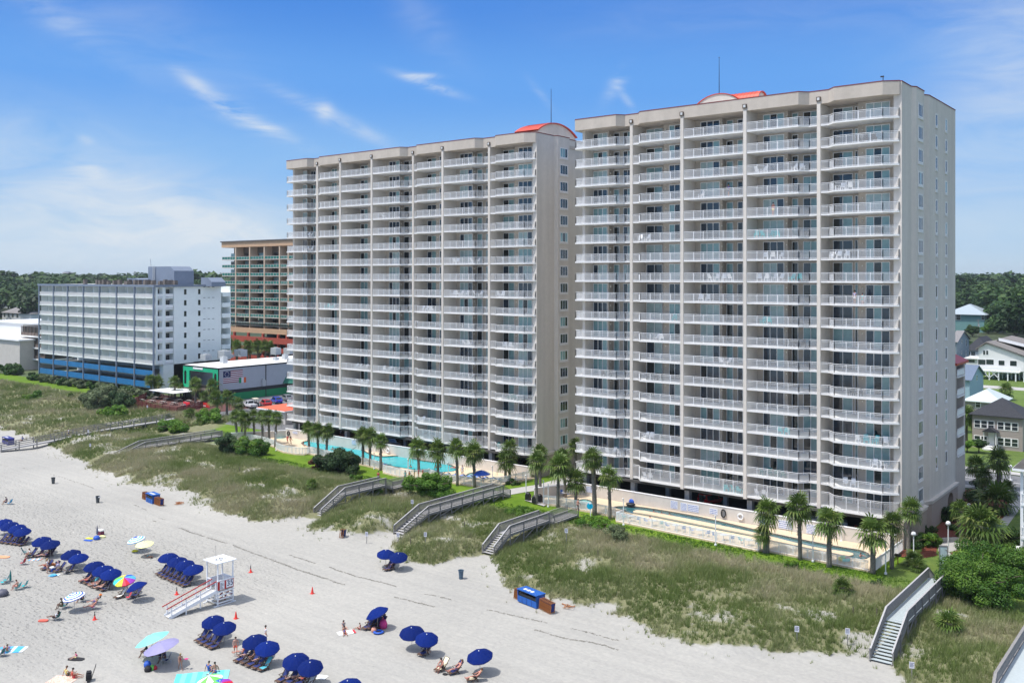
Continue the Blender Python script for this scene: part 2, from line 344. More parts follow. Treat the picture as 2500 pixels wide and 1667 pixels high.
GRD=mat('inland_ground',(.05,.085,.03),.95,.3,.02,col2=(.10,.13,.05))
mb=MB();mb.add([(-9000,142,1.29),(9000,142,1.29),(9000,11000,1.29),(-9000,11000,1.29)],[(0,1,2,3)])
mb.add([(-9000,-60,1.2),(-420,-60,1.2),(-420,142,1.29),(-9000,142,1.29)],[(0,1,2,3)]);mb.add([(70,-60,1.2),(9000,-60,1.2),(9000,142,1.29),(70,142,1.29)],[(0,1,2,3)])
tag(mb.build('ground',GRD),kind='structure')
ASPH=mat('asphalt',(.15,.15,.155),.9,.15,.6,.1,12,big=.12)
CONC=mat('concrete',(.42,.405,.385),.9,.07,1.2,.05,10,big=.08)
MULCH=mat('mulch',(.15,.035,.018),.95,.35,6,.5,14)
LAWN=mat('lawn_grass',(.07,.125,.014),.95,.3,.7,.6,22,col2=(.13,.19,.028),big=.15)
DECKM=mat('pool_deck_tan',(.66,.53,.37),.85,.05,1.5,big=.05)
LINE=mat('road_line',(.7,.7,.68),.8,.1,3)
def blades(n_try,box,dens,hmin,hmax,nb,width,seed,name,matn,lean=.35,vr=(0,1)):
 r=np.random.default_rng(seed);x=r.uniform(box[0],box[1],n_try);y=r.uniform(box[2],box[3],n_try)
 k=r.uniform(0,1,n_try)<dens(x,y);x,y=x[k],y[k];n=len(x);z=terr(x,y)
 clump=fbm(x,y,.45,3,77);H=(hmin+(hmax-hmin)*r.uniform(0,1,n))*(.7+.6*clump)
 tone=np.clip(.5+(fbm(x,y,.13,4,88)-.5)*1.9+r.normal(0,.12,n),0,1)
 X=np.repeat(x,nb);Y=np.repeat(y,nb);Z=np.repeat(z,nb);HH=np.repeat(H,nb)*r.uniform(.55,1.1,n*nb);T=np.repeat(tone,nb)
 a=r.uniform(0,2*np.pi,n*nb);ln=HH*r.uniform(.1,1,n*nb)*lean*2;bx=X+np.cos(a)*r.uniform(0,.12,n*nb);by=Y+np.sin(a)*r.uniform(0,.12,n*nb)
 wv=width*r.uniform(.6,1.3,n*nb);wa=r.uniform(0,np.pi,n*nb)
 p0=np.stack([bx-np.cos(wa)*wv,by-np.sin(wa)*wv,Z-.03],1);p1=np.stack([bx+np.cos(wa)*wv,by+np.sin(wa)*wv,Z-.03],1)
 p2=np.stack([bx+np.cos(a)*ln+.10*HH,by+np.sin(a)*ln+.05*HH,Z+HH],1)
 V=np.stack([p0,p1,p2],1).reshape(-1,3);F=np.arange(len(V)).reshape(-1,3)
 att=np.clip(vr[0]+(vr[1]-vr[0])*(T+r.normal(0,.12,n*nb)),0,1)
 me=npmesh(name,V,F,matn,att);return put(name,me)
GRASSM=leafmat('dune_grass_leaf',(.17,.24,.06),(.30,.345,.14),(.52,.47,.31),.7,.3)
LUSH=leafmat('lush_leaf',(.045,.12,.012),(.085,.19,.02),(.15,.27,.035),.6,.3)
def dens_dune(x,y):
 e=edge(x)+(fbm(x,y,.25,4,21)-.5)*5.0
 d=sst(e-.2,e+1.8,y)*(1-sst(lawn_y(x)-1.5,lawn_y(x)+1.0,y));hole=sst(.33,.47,fbm(x,y,.22,5,31))
 patch=sst(.28,.45,fbm(x,y,.8,2,55))
 for cx in(-165,-103,-87.3,-72.7,-25.1):d=d*(1-(np.abs(x-cx)<1.0)*(y<edge(x)+9))
 return d*(.28+.72*hole)*(.62+.38*patch)
tag(blades(92000,(-180,8,74,106),dens_dune,.35,.95,11,.024,1,'dune_grass',GRASSM),'pale green and straw coloured grass tufts covering the dunes','dune grass',kind='stuff')
tag(blades(26000,(-345,-180,86,134),dens_dune,.5,1.1,8,.06,2,'dune_grass',GRASSM),'grey green marsh grass on the far left dunes before the white hotel','dune grass',kind='stuff')
def dens_edge(x,y):
 e=edge(x);return sst(e-3.2,e-.5,y)*(1-sst(e+.5,e+1.5,y))*(fbm(x,y,.9,2,66)>.6)*.5
tag(blades(9000,(-195,5,74,92),dens_edge,.25,.5,6,.02,3,'beach_grass',GRASSM),'sparse runners of grass creeping from the dunes onto the sand','beach grass',kind='stuff')
def dens_lawn(x,y):return sst(lawn_y(x)-2.5,lawn_y(x),y)*(y<106.0)*(.3+.7*(fbm(x,y,.5,2,12)>.45))
tag(blades(26000,(-170,-24,98,106),dens_lawn,.10,.26,6,.03,4,'lawn_tufts',LUSH),'bright green unmown grass between dunes and pool fences','grass',kind='stuff')
def flecks(name,pts,n,wid,seed,label):
 r=np.random.default_rng(seed);P=[np.array(G(*p)[:2])for p in pts];seg=[];
 L=[np.linalg.norm(P[i+1]-P[i])for i in range(len(P)-1)];T=np.cumsum([0]+L);s=r.uniform(0,T[-1],n)
 s=s[(fbm(s,s*0,.22,3,seed)>.46)];n=len(s)
 x=np.interp(s,T,[p[0]for p in P])+r.normal(0,wid,n);y=np.interp(s,T,[p[1]for p in P])+r.normal(0,wid,n)+(fbm(s,s*0,.3,2,5)-.5)*.8
 z=terr(x,y)+.012;a=r.normal(0,.5,n);l=r.uniform(.03,.16,n);w2=r.uniform(.015,.05,n)
 dx,dy=np.cos(a),np.sin(a);V=[]
 for i,j in((-1,-1),(1,-1),(1,1),(-1,1)):V.append(np.stack([x+dx*l*i-dy*w2*j,y+dy*l*i+dx*w2*j,z+(j>0)*.02],1))
 me=npmesh(name,np.stack(V,1).reshape(-1,3),np.arange(4*n).reshape(-1,4),mat('seaweed',(.20,.19,.165),.95,.4,5),k=4);tag(put(name,me),label,'seaweed',kind='stuff')
flecks('seaweed_line',[(4,-700,60),(4,0,275),(4,320,395),(4,970,620),(4,1500,760),(4,2350,975),(4,3800,1290)],1500,.07,5,'long broken dark line of dried seaweed crossing the sand')
flecks('seaweed_line',[(4,100,210),(4,490,355),(4,1160,570),(4,1900,750),(4,2350,865),(4,3600,1160)],800,.06,8,'thinner dried seaweed line nearer the dunes')
flecks('seaweed_line',[(2,0,320),(2,420,395),(2,560,440),(2,1040,590),(2,1500,830)],300,.06,13,'faint seaweed line on the sand by the two trash bins')
ZK=[53.4-2.85*k for k in range(18)];SLAB_T=.2;ZTOP=56.25;ZPAR=57.85
def glazing_mesh(w,n,h,seed,door_dark=False):
 r=random.Random(seed);mb=MB();f=.085
 mb.mi=0
 mb.box(-w/2,w/2,-.09,.0,h-f,h);mb.box(-w/2,w/2,-.09,.0,0,f*.8)
 for i in range(n+1):
  x=-w/2+(w-f)*i/n;mb.box(x,x+f,-.092,.002,f*.8,h-f)
 style=r.random();pw=(w-f)/n
 for i in range(n):
  q=r.random()
  if door_dark:mi=1 if q<.6 else 3
  elif style<.26:mi=3 if q<.85 else 1
  elif style<.52:mi=2 if q<.8 else 3
  elif style<.75:mi=(3,1,3)[i%3]if n==3 else(1 if i==0 else 3)
  elif style<.88:mi=4 if q<.7 else 2
  else:mi=1 if q<.7 else 2
  mb.mi=mi;x=-w/2+f+pw*i
  mb.add([(x,-.045,f*.8),(x+pw-f,-.045,f*.8),(x+pw-f,-.045,h-f),(x,-.045,h-f)],[(0,1,2,3)])
 return mb.mesh('glazing',[WHITE,GL_D,GL_B,GL_T,GL_C])
_gm={}
def glazing(w,n,h,dark=False):
 key=(round(w,1),n,h,dark,random.randrange(9))
 if key not in _gm:_gm[key]=glazing_mesh(w,n,h,hash(key)%100000 if False else sum(ord(c)for c in str(key))*31,dark)
 return _gm[key]
def rail_mesh(path,h=1.07,pick=.118,pw=.026):
 mb=MB()
 for a,b in zip(path[:-1],path[1:]):
  a=Vector((*a,0));b=Vector((*b,0));L=(b-a).length
  if L<.05:continue
  d=(b-a)/L
  mb.bar(a+Vector((0,0,h)),b+Vector((0,0,h)),.07,.055);mb.bar(a+Vector((0,0,h-.16)),b+Vector((0,0,h-.16)),.035,.035);mb.bar(a+Vector((0,0,.09)),b+Vector((0,0,.09)),.04,.045)
  npst=max(1,round(L/1.45))
  for i in range(npst+1):
   p=a+d*(L*i/npst);mb.box(p.x-.032,p.x+.032,p.y-.032,p.y+.032,0,h-.02)
  k=int(L/pick)
  for i in range(1,k):
   p=a+d*(L*i/k);s=pw/2;mb.add([(p.x-s,p.y-s,.1),(p.x+s,p.y-s,.1),(p.x+s,p.y+s,.1),(p.x-s,p.y+s,.1),(p.x-s,p.y-s,h-.16),(p.x+s,p.y-s,h-.16),(p.x+s,p.y+s,h-.16),(p.x-s,p.y+s,h-.16)],[(0,1,5,4),(1,2,6,5),(2,3,7,6),(3,0,4,7)])
 return mb.mesh('railing',WHITE)
def win_mesh(w,h,n,trim=.14):
 mb=MB();mb.mi=1
 mb.box(0,.07,-w/2-trim,w/2+trim,-trim-.12,-.0);mb.box(0,.07,-w/2-trim,w/2+trim,h,h+trim)
 mb.box(0,.07,-w/2-trim,-w/2,0,h);mb.box(0,.07,w/2,w/2+trim,0,h);mb.box(.0,.11,-w/2-trim-.05,w/2+trim+.05,-trim-.20,-trim-.12)
 mb.mi=0;f=.05
 for i in range(n+1):
  y=-w/2+(w-f)*i/n;mb.box(.0,.05,y,y+f,0,h)
 mb.box(0,.048,-w/2+f,w/2-f,h-f,h);mb.box(0,.048,-w/2+f,w/2-f,0,f)
 for i in range(n):
  y=-w/2+f+(w-f)/n*i;mb.mi=random.choice((2,2,3,4));mb.add([(.015,y,f),(.015,y+(w-f)/n-f,f),(.015,y+(w-f)/n-f,h-f),(.015,y,h-f)],[(0,1,2,3)])
 return mb.mesh('window',[WHITE,mat('window_trim',(.74,.72,.70),.7),GL_D,GL_T,GL_B])
def outline(cols,rec,yF):
 """front edge of the balconies, bay by bay"""
 yo,yr=yF-1.3,yF-.18;out=[];nb=len(cols)-1
 for i in range(nb):
  x0,x1=cols[i],cols[i+1];w=x1-x0;p=[]
  if i==0:p+=[(x0-1.15,yF+1.1),(x0-1.15,yF-.75),(x0-.75,yo)]
  elif rec[i]:p+=[(x0,yr),(x0+.13*w,yr),(x0+.235*w,yo)]
  else:p+=[(x0,yo)]
  if i==nb-1:p+=[(x1-.17*w,yo),(x1-.02,yF-.35),(x1-.02,yF)]
  elif rec[i+1]:p+=[(x1-.235*w,yo),(x1-.13*w,yr),(x1,yr)]
  else:p+=[(x1,yo)]
  out.append(p)
 return out
def tower(label,cols,rec,yF,fr,bays,tall,max_parts,prof,yback):
 nb=len(cols)-1;T=thing('condominium_tower',label,'apartment tower',((cols[0]+cols[-1])/2,yF,1.3))
 O=T.location;inv=Matrix.Translation(-O)
 def P(mb_or_me,name,mats=None,parent=T,fix=False):
  if isinstance(mb_or_me,MB):o=mb_or_me.build(name,mats,None,fix)
  else:o=put(name,mb_or_me)
  o.parent=parent;o.location=Vector((0,0,0))-O if parent is T else(0,0,0);return o
 F1,D1=yF+2.15,yF+3.35;z0,z1=4.45,ZTOP
 wl=MB();wl.box(cols[0],cols[-1]-.6,D1,yback,z0,z1+.6)
 info=[]
 for i,(kind,segs)in enumerate(bays):
  x0,x1=cols[i]+.2,cols[i+1]-.2;g=[]
  for(a,b,n,deep)in segs:
   Yp=D1 if deep else F1;xa,xb=onY(fr,a,500,Yp).x,onY(fr,b,500,Yp).x;g.append([xa,xb,n,deep])
  Fg=[q for q in g if not q[3]][0];g=[[max(q[0],x0+.08),min(q[1],x1-.08),q[2],q[3]]for q in g]
  if kind=='P':
   nx_=min([q[0]for q in g if q[3]])-.12;wl.box(x0-.1,nx_,F1,D1-.0,z0,z1)
  else:wl.box(Fg[0]-.95,x1+.1,F1,D1,z0,z1)
  info.append((g,F1,D1))
 P(wl,'wall',STUCCO)
 for i in range(nb+1):
  x=cols[i];yf=yF-.1 if i in(0,nb)else(yF-.27 if rec[i]else yF-1.39)
  if i<nb:
   mb=MB();mb.box(x-.23,x+.23,yf,D1+.2,z0+.3,z1+.02);P(mb,'partition_wall',STUCCO_L)
  mb=MB();mb.box(x-.35,x+.35,yF+.1,yF+.9,1.3,z0+.3)if i<nb else mb.box(x-1.4,x-.9,yF+8,yF+9,1.3,z0)
  P(mb,'pillar',CONC)
  if 0<i<nb+1 and i<nb:
   mb=MB();xm=(cols[i]+cols[i-1])/2;mb.box(xm-.3,xm+.3,yF+2.5,yF+3.1,1.3,z0+.1);P(mb,'pillar',CONC)
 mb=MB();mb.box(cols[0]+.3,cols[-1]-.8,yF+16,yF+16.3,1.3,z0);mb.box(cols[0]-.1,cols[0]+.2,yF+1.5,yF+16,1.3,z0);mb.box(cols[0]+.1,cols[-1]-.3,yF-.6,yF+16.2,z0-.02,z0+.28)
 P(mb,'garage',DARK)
 outl=outline(cols,rec,yF);slabs,rails,rails_t=[],[],[]
 for i,pl in enumerate(outl):
  mb=MB();xa=cols[i]-(.0 if i else 0);poly=list(pl);xr=cols[i+1]if i<nb-1 else cols[i+1]-.02
  poly+=[(xr,D1+.05),(cols[i],D1+.05)]if i else[(xr,D1+.05),(cols[0],D1+.05),(cols[0],yF+1.1)]
  mb.prism(poly,0,SLAB_T);slabs.append(mb.mesh('balcony',SLABM))
  ins=[]
  for q in pl:ins.append((q[0]+(.08 if(i==0 and q[0]<cols[0])else 0),q[1]+(.09 if q[1]<yF+1 else 0)))
  if i>0:ins[0]=(ins[0][0]+.25,ins[0][1])
  if i<nb-1:ins[-1]=(ins[-1][0]-.25,ins[-1][1])
  else:ins[-1]=(ins[-1][0]-.06,yF+.05);ins[-2]=(ins[-2][0]-.06,ins[-2][1])
  rails.append(rail_mesh(ins));rails_t.append(rail_mesh(ins,1.75)if tall[i]else rails[-1])
 order=[(i,k)for i in range(nb-1,-1,-1)for k in range(18)];extra=[]
 for c,(i,k)in enumerate(order):
  if c<max_parts:
   b=put('balcony',slabs[i]);b.parent=T;b.location=Vector((0,0,ZK[k]))-O
   r=put('railing',rails_t[i]if k==17 else rails[i]);r.parent=b;r.location=(0,0,SLAB_T)
  else:extra.append((i,k))
 def merged(items,name):
  mb=MB();mats=[]
  for me,off in items:
   loc={}
   for j,mm in enumerate(me.materials):
    if mm not in mats:mats.append(mm)
    loc[j]=mats.index(mm)
   b=len(mb.v);mb.v+=[(v.co.x+off[0],v.co.y+off[1],v.co.z+off[2])for v in me.vertices]
   for p in me.polygons:mb.f.append(tuple(b+q for q in p.vertices));mb.m.append(loc[p.material_index]);mb.sm.append(False)
  o=P(mb,name,mats);o['kind']='stuff'
 if extra:
  merged([(slabs[i],(0,0,ZK[k]))for i,k in extra],'farther_balconies');merged([(rails_t[i]if k==17 else rails[i],(0,0,ZK[k]+SLAB_T))for i,k in extra],'farther_railings')
 cnt={'sliding_door':0,'balcony_window':0};ex=[]
 for(i,k)in order:
  g,f1,d1=info[i]
  for(xa,xb,n,deep)in g:
   nm='balcony_window' if deep else 'sliding_door';w_=xb-xa;dark=n==1
   me=glazing(w_,n,2.4,dark);off=((xa+xb)/2,(d1 if deep else f1)-.003,ZK[k]+SLAB_T+.03)
   if cnt[nm]<100:o=put(nm,me);o.parent=T;o.location=Vector(off)-O;cnt[nm]+=1
   else:ex.append((me,off))
 if ex:merged(ex,'farther_windows')
 full=[]
 for i,pl in enumerate(outl):
  for q in pl:
   if not full or(Vector(q)-Vector(full[-1])).length>.02:full.append(q)
 full[0]=(cols[0]-1.15,yF+5);end=[(cols[-1],yF-.3),(cols[-1],yF)];full=full[:-2]+[(cols[-1]-.0,yF-.36)]
 backp=[(cols[-1]-.4,yback),(cols[0],yback),(cols[0],yF+5)]
 mb=MB();poly=full+[(cols[-1]-.05,yF+3)]+backp;mb.prism(poly,ZTOP,ZTOP+.5,top=True)
 ring=full+[(cols[-1]-.03,yF+.4)]
 def strip(mb,pts,th,za,zb,off=0):
  inn=[];o_=[]
  for j,p in enumerate(pts):
   a=Vector(pts[max(j-1,0)]);b=Vector(pts[min(j+1,len(pts)-1)]);d=(b-a).normalized();nrm=Vector((d.y,-d.x));o_.append(Vector(p)+nrm*off);inn.append(Vector(p)-nrm*th)
  poly=[tuple(q)for q in o_]+[tuple(q)for q in reversed(inn)];n=len(pts)
  vs=[(q[0],q[1],za)for q in poly]+[(q[0],q[1],zb)for q in poly];m2=len(poly);fs=[(i,(i+1)%m2,m2+(i+1)%m2,m2+i)for i in range(m2)]
  for i in range(n-1):fs.append((m2+i,m2+i+1,m2+m2-2-i,m2+m2-1-i));fs.append((i+1,i,m2-1-i,m2-2-i))
  mb.add(vs,fs)
 P(mb,'roof',STUCCO)
 mb=MB();strip(mb,ring,.25,ZTOP-.02,ZPAR,.03);P(mb,'parapet',STUCCO)
 mb=MB();strip(mb,ring,.4,ZPAR-.02,ZPAR+.10,.06);P(mb,'coping',COPE)
 lo=[(p[0],p[1])for p in prof];mb=MB();poly=lo+[(cols[-1]-.75,lo[-1][1]),(cols[-1]-.75,lo[0][1])]
 mb.prism(poly,z0+.3,ZPAR-.05);P(mb,'end_wall',STUCCO_L)
 mb=MB();strip(mb,lo,.3,ZPAR-.05,ZPAR+.08,.05);P(mb,'coping',COPE)
 mb=MB();q=[(p[0]+.32,p[1])for p in lo];q[0]=(q[0][0],q[0][1]-.0);poly=q+[(cols[-1]-.78,lo[-1][1]+.1),(cols[-1]-.78,lo[0][1]-.02)]
 return T,P,strip,merged,info,outl
COLB=[-78.7,-70.3,-61.5,-52.2,-42.7,-32.8];YB=117.7
profB=[(-32.6,117.6),(-32.6,121.7),(-32.15,122.3),(-32.15,125.9),(-32.95,126.2),(-32.95,127.9),(-32.35,129.1),(-32.35,143)]
baysB=[('P',[(115,207,3,False),(245,280,1,True),(303,355,2,True)]),('Q',[(443,540,2,True),(580,680,3,False)]),('P',[(770,885,3,False),(927,967,1,True),(993,1055,2,True)]),
  ('P',[(1148,1275,3,False),(1322,1360,1,True),(1390,1482,2,True)]),('Q',[(1570,1690,2,True),(1702,1722,1,True),(1768,1915,3,False)])]
TB,PB,strip,mergedB,infB,outB=tower('tall beige balconied tower at the right, nearer the camera, with the small arched red roof',COLB,[0,1,0,0,1,0],YB,25,baysB,[0,1,1,1,1],90,profB,142.5)
COLA=[-153.3,-145.8,-137.7,-128.9,-119.2,-110.9,-101.2,-91.2];YA=122.5
profA=[(-91.1,122.3),(-91.1,127.2),(-90.6,127.7),(-90.6,131.0),(-91.5,131.5),(-91.5,150)]
baysA=[('P',[(122,192,3,False),(222,258,2,True)]),('Q',[(375,428,2,True),(445,487,2,False)]),('Q',[(608,664,2,True),(688,730,2,False)]),('P',[(828,910,3,False),(943,985,1,True),(993,1012,1,True)]),
  ('Q',[(1120,1195,2,True),(1220,1280,2,False)]),('P',[(1378,1475,3,False),(1512,1552,1,True),(1580,1605,1,True)]),('Q',[(1712,1800,2,True),(1833,1938,3,False)])]
TA,PA,stripA,mergedA,infA,outA=tower('tall beige balconied tower at centre left, farther back behind the turquoise pool',COLA,[0,1,0,0,1,0,1,0],YA,26,baysA,[0,1,1,1,1,1,0],100,profA,150)
def side_windows(P,T,X,Yc,w,h,n,zs,sub=0):
 ms=[win_mesh(w,h,n)for _ in range(4)]
 for i,z in enumerate(zs):
  o=put('window',ms[random.randrange(4)]);o.parent=T;o.location=Vector((X+.004,Yc,z))-T.location
side_windows(PB,TB,-32.15,124.1,1.9,1.55,3,[z+.95 for z in ZK])
side_windows(PB,TB,-32.35,132.6,.85,1.5,1,[z+.9 for z in ZK[:17]])
side_windows(PB,TB,-32.35,137.7,.85,1.5,1,[z+.9 for z in ZK[:17]])
side_windows(PA,TA,-90.6,129.3,2.1,1.55,3,[z+.95 for z in ZK])
def base(P,prof,xin,arch=None):
 q=[(p[0]+.30,p[1])for p in prof]
 mb=MB()
 mb.prism([q[0],q[1],q[2],q[3],q[4],q[5],(q[5][0],q[5][1]+.1),(xin,q[5][1]+.1),(xin,q[0][1])],1.3,4.75,fix)if False else None
 return q
qB=[(p[0]+.30,p[1]-(.3 if i==0 else 0))for i,p in enumerate(profB)]
mb=MB();mb.prism([qB[0],qB[1],qB[2],qB[3],qB[4],qB[5],qB[6],(qB[6][0],137.4),(-33.6,137.4),(-33.6,qB[0][1])],1.3,4.75)
mb.prism([(qB[6][0],140.6),(qB[6][0],143.1),(-33.6,143.1),(-33.6,140.6)],1.3,4.75)
arch=[(137.4,4.75),(137.4,3.1)]+[(139-1.6*math.cos(a),3.1+1.25*math.sin(a))for a in np.linspace(0,math.pi,12)[1:-1]]+[(140.6,3.1),(140.6,4.75)]
n_=len(arch);X1,X0=qB[6][0],-33.6
mb.add([(X1,y,z)for y,z in arch]+[(X0,y,z)for y,z in arch],[tuple(range(n_))]+[(i+1,i,n_+i,n_+i+1)for i in range(n_-1)])
mb.mi=1;mb.box(-36.5,-36.4,136.5,141.5,1.3,4.7);mb.mi=0
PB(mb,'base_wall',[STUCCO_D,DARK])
mb=MB();strip(mb,qB[:-1]+[(qB[-1][0],143.1)],.34,4.70,5.0,.14);strip(mb,qB[:-1]+[(qB[-1][0],143.1)],.34,5.0,5.14,.24);PB(mb,'cornice',STUCCO_L)
qA=[(p[0]+.30,p[1]-(.3 if i==0 else 0))for i,p in enumerate(profA)]
mb=MB();mb.prism(qA+[(-92.4,150),(-92.4,qA[0][1])],1.3,4.75);PA(mb,'base_wall',STUCCO_D)
mb=MB();strip(mb,qA,.34,4.70,5.0,.14);strip(mb,qA,.34,5.0,5.12,.22);PA(mb,'cornice',STUCCO_L)
mb=MB();mb.box(-42,-32.5,143.2,149.6,1.3,8.2);mb.box(-42,-33.6,143.2,149.6,8.2,21.9);mb.box(-33.6,-32.5,143.2,144.3,8.2,21.9);mb.box(-33.6,-32.5,148.7,149.6,8.2,21.9);PB(mb,'back_wing',STUCCO)
mb=MB();mb.add([(-32.1,142.9,21.9),(-32.1,150,21.9),(-35.5,150,23.4),(-35.5,142.9,23.4),(-42,142.9,23.4),(-42,150,23.4)],[(0,1,2,3),(3,2,5,4)]);mb.box(-42,-32.1,142.9,150,21.6,21.88);PB(mb,'wing_roof',REDM)
for j in range(5):
 z=8.3+j*2.85;mb=MB();mb.box(-33.6,-32.3,144.3,148.7,z,z+.2);b=PB(mb,'balcony',SLABM);mb=MB();mb.bar((-32.4,144.4,z+1.2),(-32.4,148.6,z+1.2),.07)
 mb.box(-32.44,-32.38,144.35,148.65,z+.3,z+1.1);PB(mb,'railing',WHITE,b)
 mb=MB();mb.box(-33.62,-33.56,144.8,146.8,z+.25,z+2.4);PB(mb,'sliding_door',GL_D)
def vault(P,xc,yc,Lx,wy,z,rise,fw,xg=0):
 """barrel along x (gable ends facing +-x) crossed by a gable barrel facing the sea"""
 def arcpts(w,n=14):
  r=(w*w/4+rise*rise)/(2*rise);a0=math.asin(w/2/r);return[(r*math.sin(t),r*math.cos(t)-(r-rise))for t in np.linspace(-a0,a0,n)]
 mb=MB();a=arcpts(wy);n=len(a);mb.box(xc-Lx/2,xc+Lx/2,yc-wy/2,yc+wy/2,ZTOP,z)
 for X in(xc-Lx/2,xc+Lx/2):mb.add([(X,yc+q[0],z+q[1])for q in a],[tuple(range(n))])
 f=arcpts(fw or 1);yf=yc-wy/2-.8
 if fw:mb.box(xg-fw/2-.001,xg+fw/2,yf,yc-wy/2,ZTOP,z);mb.add([(xg+q[0],yf,z+q[1])for q in f],[tuple(range(n))])
 P(mb,'penthouse',STUCCO_L)
 mb=MB()
 def shell(pts,axis,A,B,th=.16,ov=.25):
  n=len(pts);vs=[]
  for s in(A,B):
   for t in(0,th):
    for q in pts:
     k=1+t/6;vs.append((xg+q[0]*k,s,z+q[1]+t+.02)if axis=='y' else(s,yc+q[0]*k,z+q[1]+t+.02))
  fs=[]
  for i in range(n-1):fs+=[(n+i,n+i+1,3*n+i+1,3*n+i),(i+1,i,2*n+i,2*n+i+1),(i,i+1,n+i+1,n+i),(2*n+i+1,2*n+i,3*n+i,3*n+i+1)]
  mb.add(vs,fs)
 shell([(q[0]*1.04,q[1])for q in a],'x',xc-Lx/2-.25,xc+Lx/2+.25)
 k=int(Lx/.55)
 for i in range(k):
  X=xc-Lx/2+.3+i*.55
  for j in range(n-1):mb.bar((X,yc+a[j][0]*1.05,z+a[j][1]+.21),(X,yc+a[j+1][0]*1.05,z+a[j+1][1]+.21),.05,.07)
 if fw:shell([(q[0]*1.04,q[1])for q in f],'y',yf-.12,yc,.09)
 P(mb,'vaulted_roof',ORM)
vault(PB,-58.6,130.0,5.8,3.6,59.5,1.75,7.6,-61.4)
vault(PA,-97.4,133.7,4.6,11.3,59.2,1.8,0)
mb=MB();mb.tube([(-61.4,127.8,59.6),(-61.4,127.8,64),(-61.4,127.8,66.7)],[.07,.05,.03],6);mb.lathe([(.0,66.7),(.12,66.75),(.0,66.85)],6,(-61.4,127.8,0));PB(mb,'antenna',BLACK)
mb=MB();mb.tube([(-95.9,133.0,59.6),(-95.9,133.0,64),(-95.9,133.0,67.2)],[.08,.055,.035],6);PA(mb,'antenna',BLACK)
mb=MB();mb.box(-95.72,-95.6,134.6,135.8,58.2,60.4);PA(mb,'roof_door',WHITE)
mb=MB();mb.tube([(-35.2,119,57.9),(-35.2,119,59.0)],.05,6);mb.box(-35.5,-35.1,118.9,119.1,58.9,59.05);PB(mb,'roof_camera',BLACK)
for T_,P_,cols_,yF_,rec_ in((TB,PB,COLB,YB,[0,1,0,0,1]),(TA,PA,COLA,YA,[0,1,0,0,1,0,1])):
 for i in range(1,len(cols_)-1):
  y=yF_-(.18 if rec_[i]else 1.3);mb=MB();mb.mi=0;mb.box(cols_[i]-.28,cols_[i]+.28,y-.22,y+.1,56.55,57.1);mb.mi=1;mb.box(cols_[i]-.16,cols_[i]+.16,y-.25,y-.2,56.65,57.0);P_(mb,'floodlight',[mat('bronze',(.10,.07,.05),.6),mat('lamp_lens',(.6,.6,.58),.3)])
LAMPM=mat('wall_lamp',(.75,.73,.66),.4)
def lamp_mesh():mb=MB();mb.ell((0,-.08,0),(.09,.09,.11),6,4);return mb.mesh('wall_lamp',LAMPM)
lm=lamp_mesh();cB=0
for(T_,P_,inf,limit,fr,xs_)in((TB,PB,infB,90,25,[226,560,900,1290,1748]),(TA,PA,infA,100,26,[206,437,675,925,1205,1490,1815])):
 c=0;ex=[]
 for i in range(len(inf)-1,-1,-1):
  for k in range(18):
   x=onY(fr,xs_[i],500,inf[i][1]).x;off=(x,inf[i][1]-.01,ZK[k]+SLAB_T+1.95)
   if c<limit:o=put('wall_lamp',lm);o.parent=T_;o.location=Vector(off)-T_.location;c+=1
def polyG(f,pts,z):return[tuple(G(f,x,y,z)[:2])for x,y in pts]
def world_thing(name,label,cat,objs,kind=None,group=None,base=None):
 T=thing(name,label,cat,base or(0,0,0),0,group)
 return T
def smoothline(pts,n=4):
 out=[]
 for i in range(len(pts)-1):
  p0=pts[max(i-1,0)];p1=pts[i];p2=pts[i+1];p3=pts[min(i+2,len(pts)-1)]
  for k in range(n):
   t=k/n;out.append(tuple(.5*((2*p1[j])+(-p0[j]+p2[j])*t+(2*p0[j]-5*p1[j]+4*p2[j]-p3[j])*t*t+(-p0[j]+3*p1[j]-3*p2[j]+p3[j])*t**3)for j in(0,1)))
 out.append(tuple(pts[-1][:2]));return out
def closedsmooth(pts,n=4):
 N_=len(pts);out=[]
 for i in range(N_):
  p0,p1,p2,p3=pts[i-1],pts[i],pts[(i+1)%N_],pts[(i+2)%N_]
  for k in range(n):
   t=k/n;out.append(tuple(.5*((2*p1[j])+(-p0[j]+p2[j])*t+(2*p0[j]-5*p1[j]+4*p2[j]-p3[j])*t*t+(-p0[j]+3*p1[j]-3*p2[j]+p3[j])*t**3)for j in(0,1)))
 return out
ZD=1.5
WATER_T=mat('pool_water_turquoise',(.0,.33,.38),.12,.10,.5,.3,1.6,spec=.25,col2=(.006,.45,.49))
WATER_D=mat('pool_water_dark',(.03,.10,.12),.06,.3,.5,.25,1.6,spec=.7,col2=(.05,.17,.19))
WATER_P=mat('pool_water_pale',(.22,.50,.48),.08,.1,.8,.25,1.6,spec=.6)
TILE=mat('pool_edge',(.03,.06,.07),.4,.2,4)
poolA=closedsmooth(polyG(5,[(590,572),(640,558),(750,564),(1000,603),(1075,645),(1180,678),(1340,674),(1500,708),(1690,735),(1765,768),(1740,792),(1560,800),(1400,772),(1230,742),(1120,700),(960,680),(830,650),(700,612),(610,592)],1.3),3)
kidA=closedsmooth(polyG(5,[(385,522),(410,514),(450,518),(455,530),(420,537),(390,535)],1.4),3)
spaA=closedsmooth(polyG(5,[(1855,815),(1890,800),(1925,812),(1925,832),(1885,840),(1855,830)],1.4),3)
_dA=[(160,545),(280,568),(385,600),(392,618),(450,640),(540,654),(610,658),(640,650),(1080,742),(1212,775),(1212,795),(1300,818),(1420,838),(1560,830),(1700,868),(1960,905),(2110,890)]
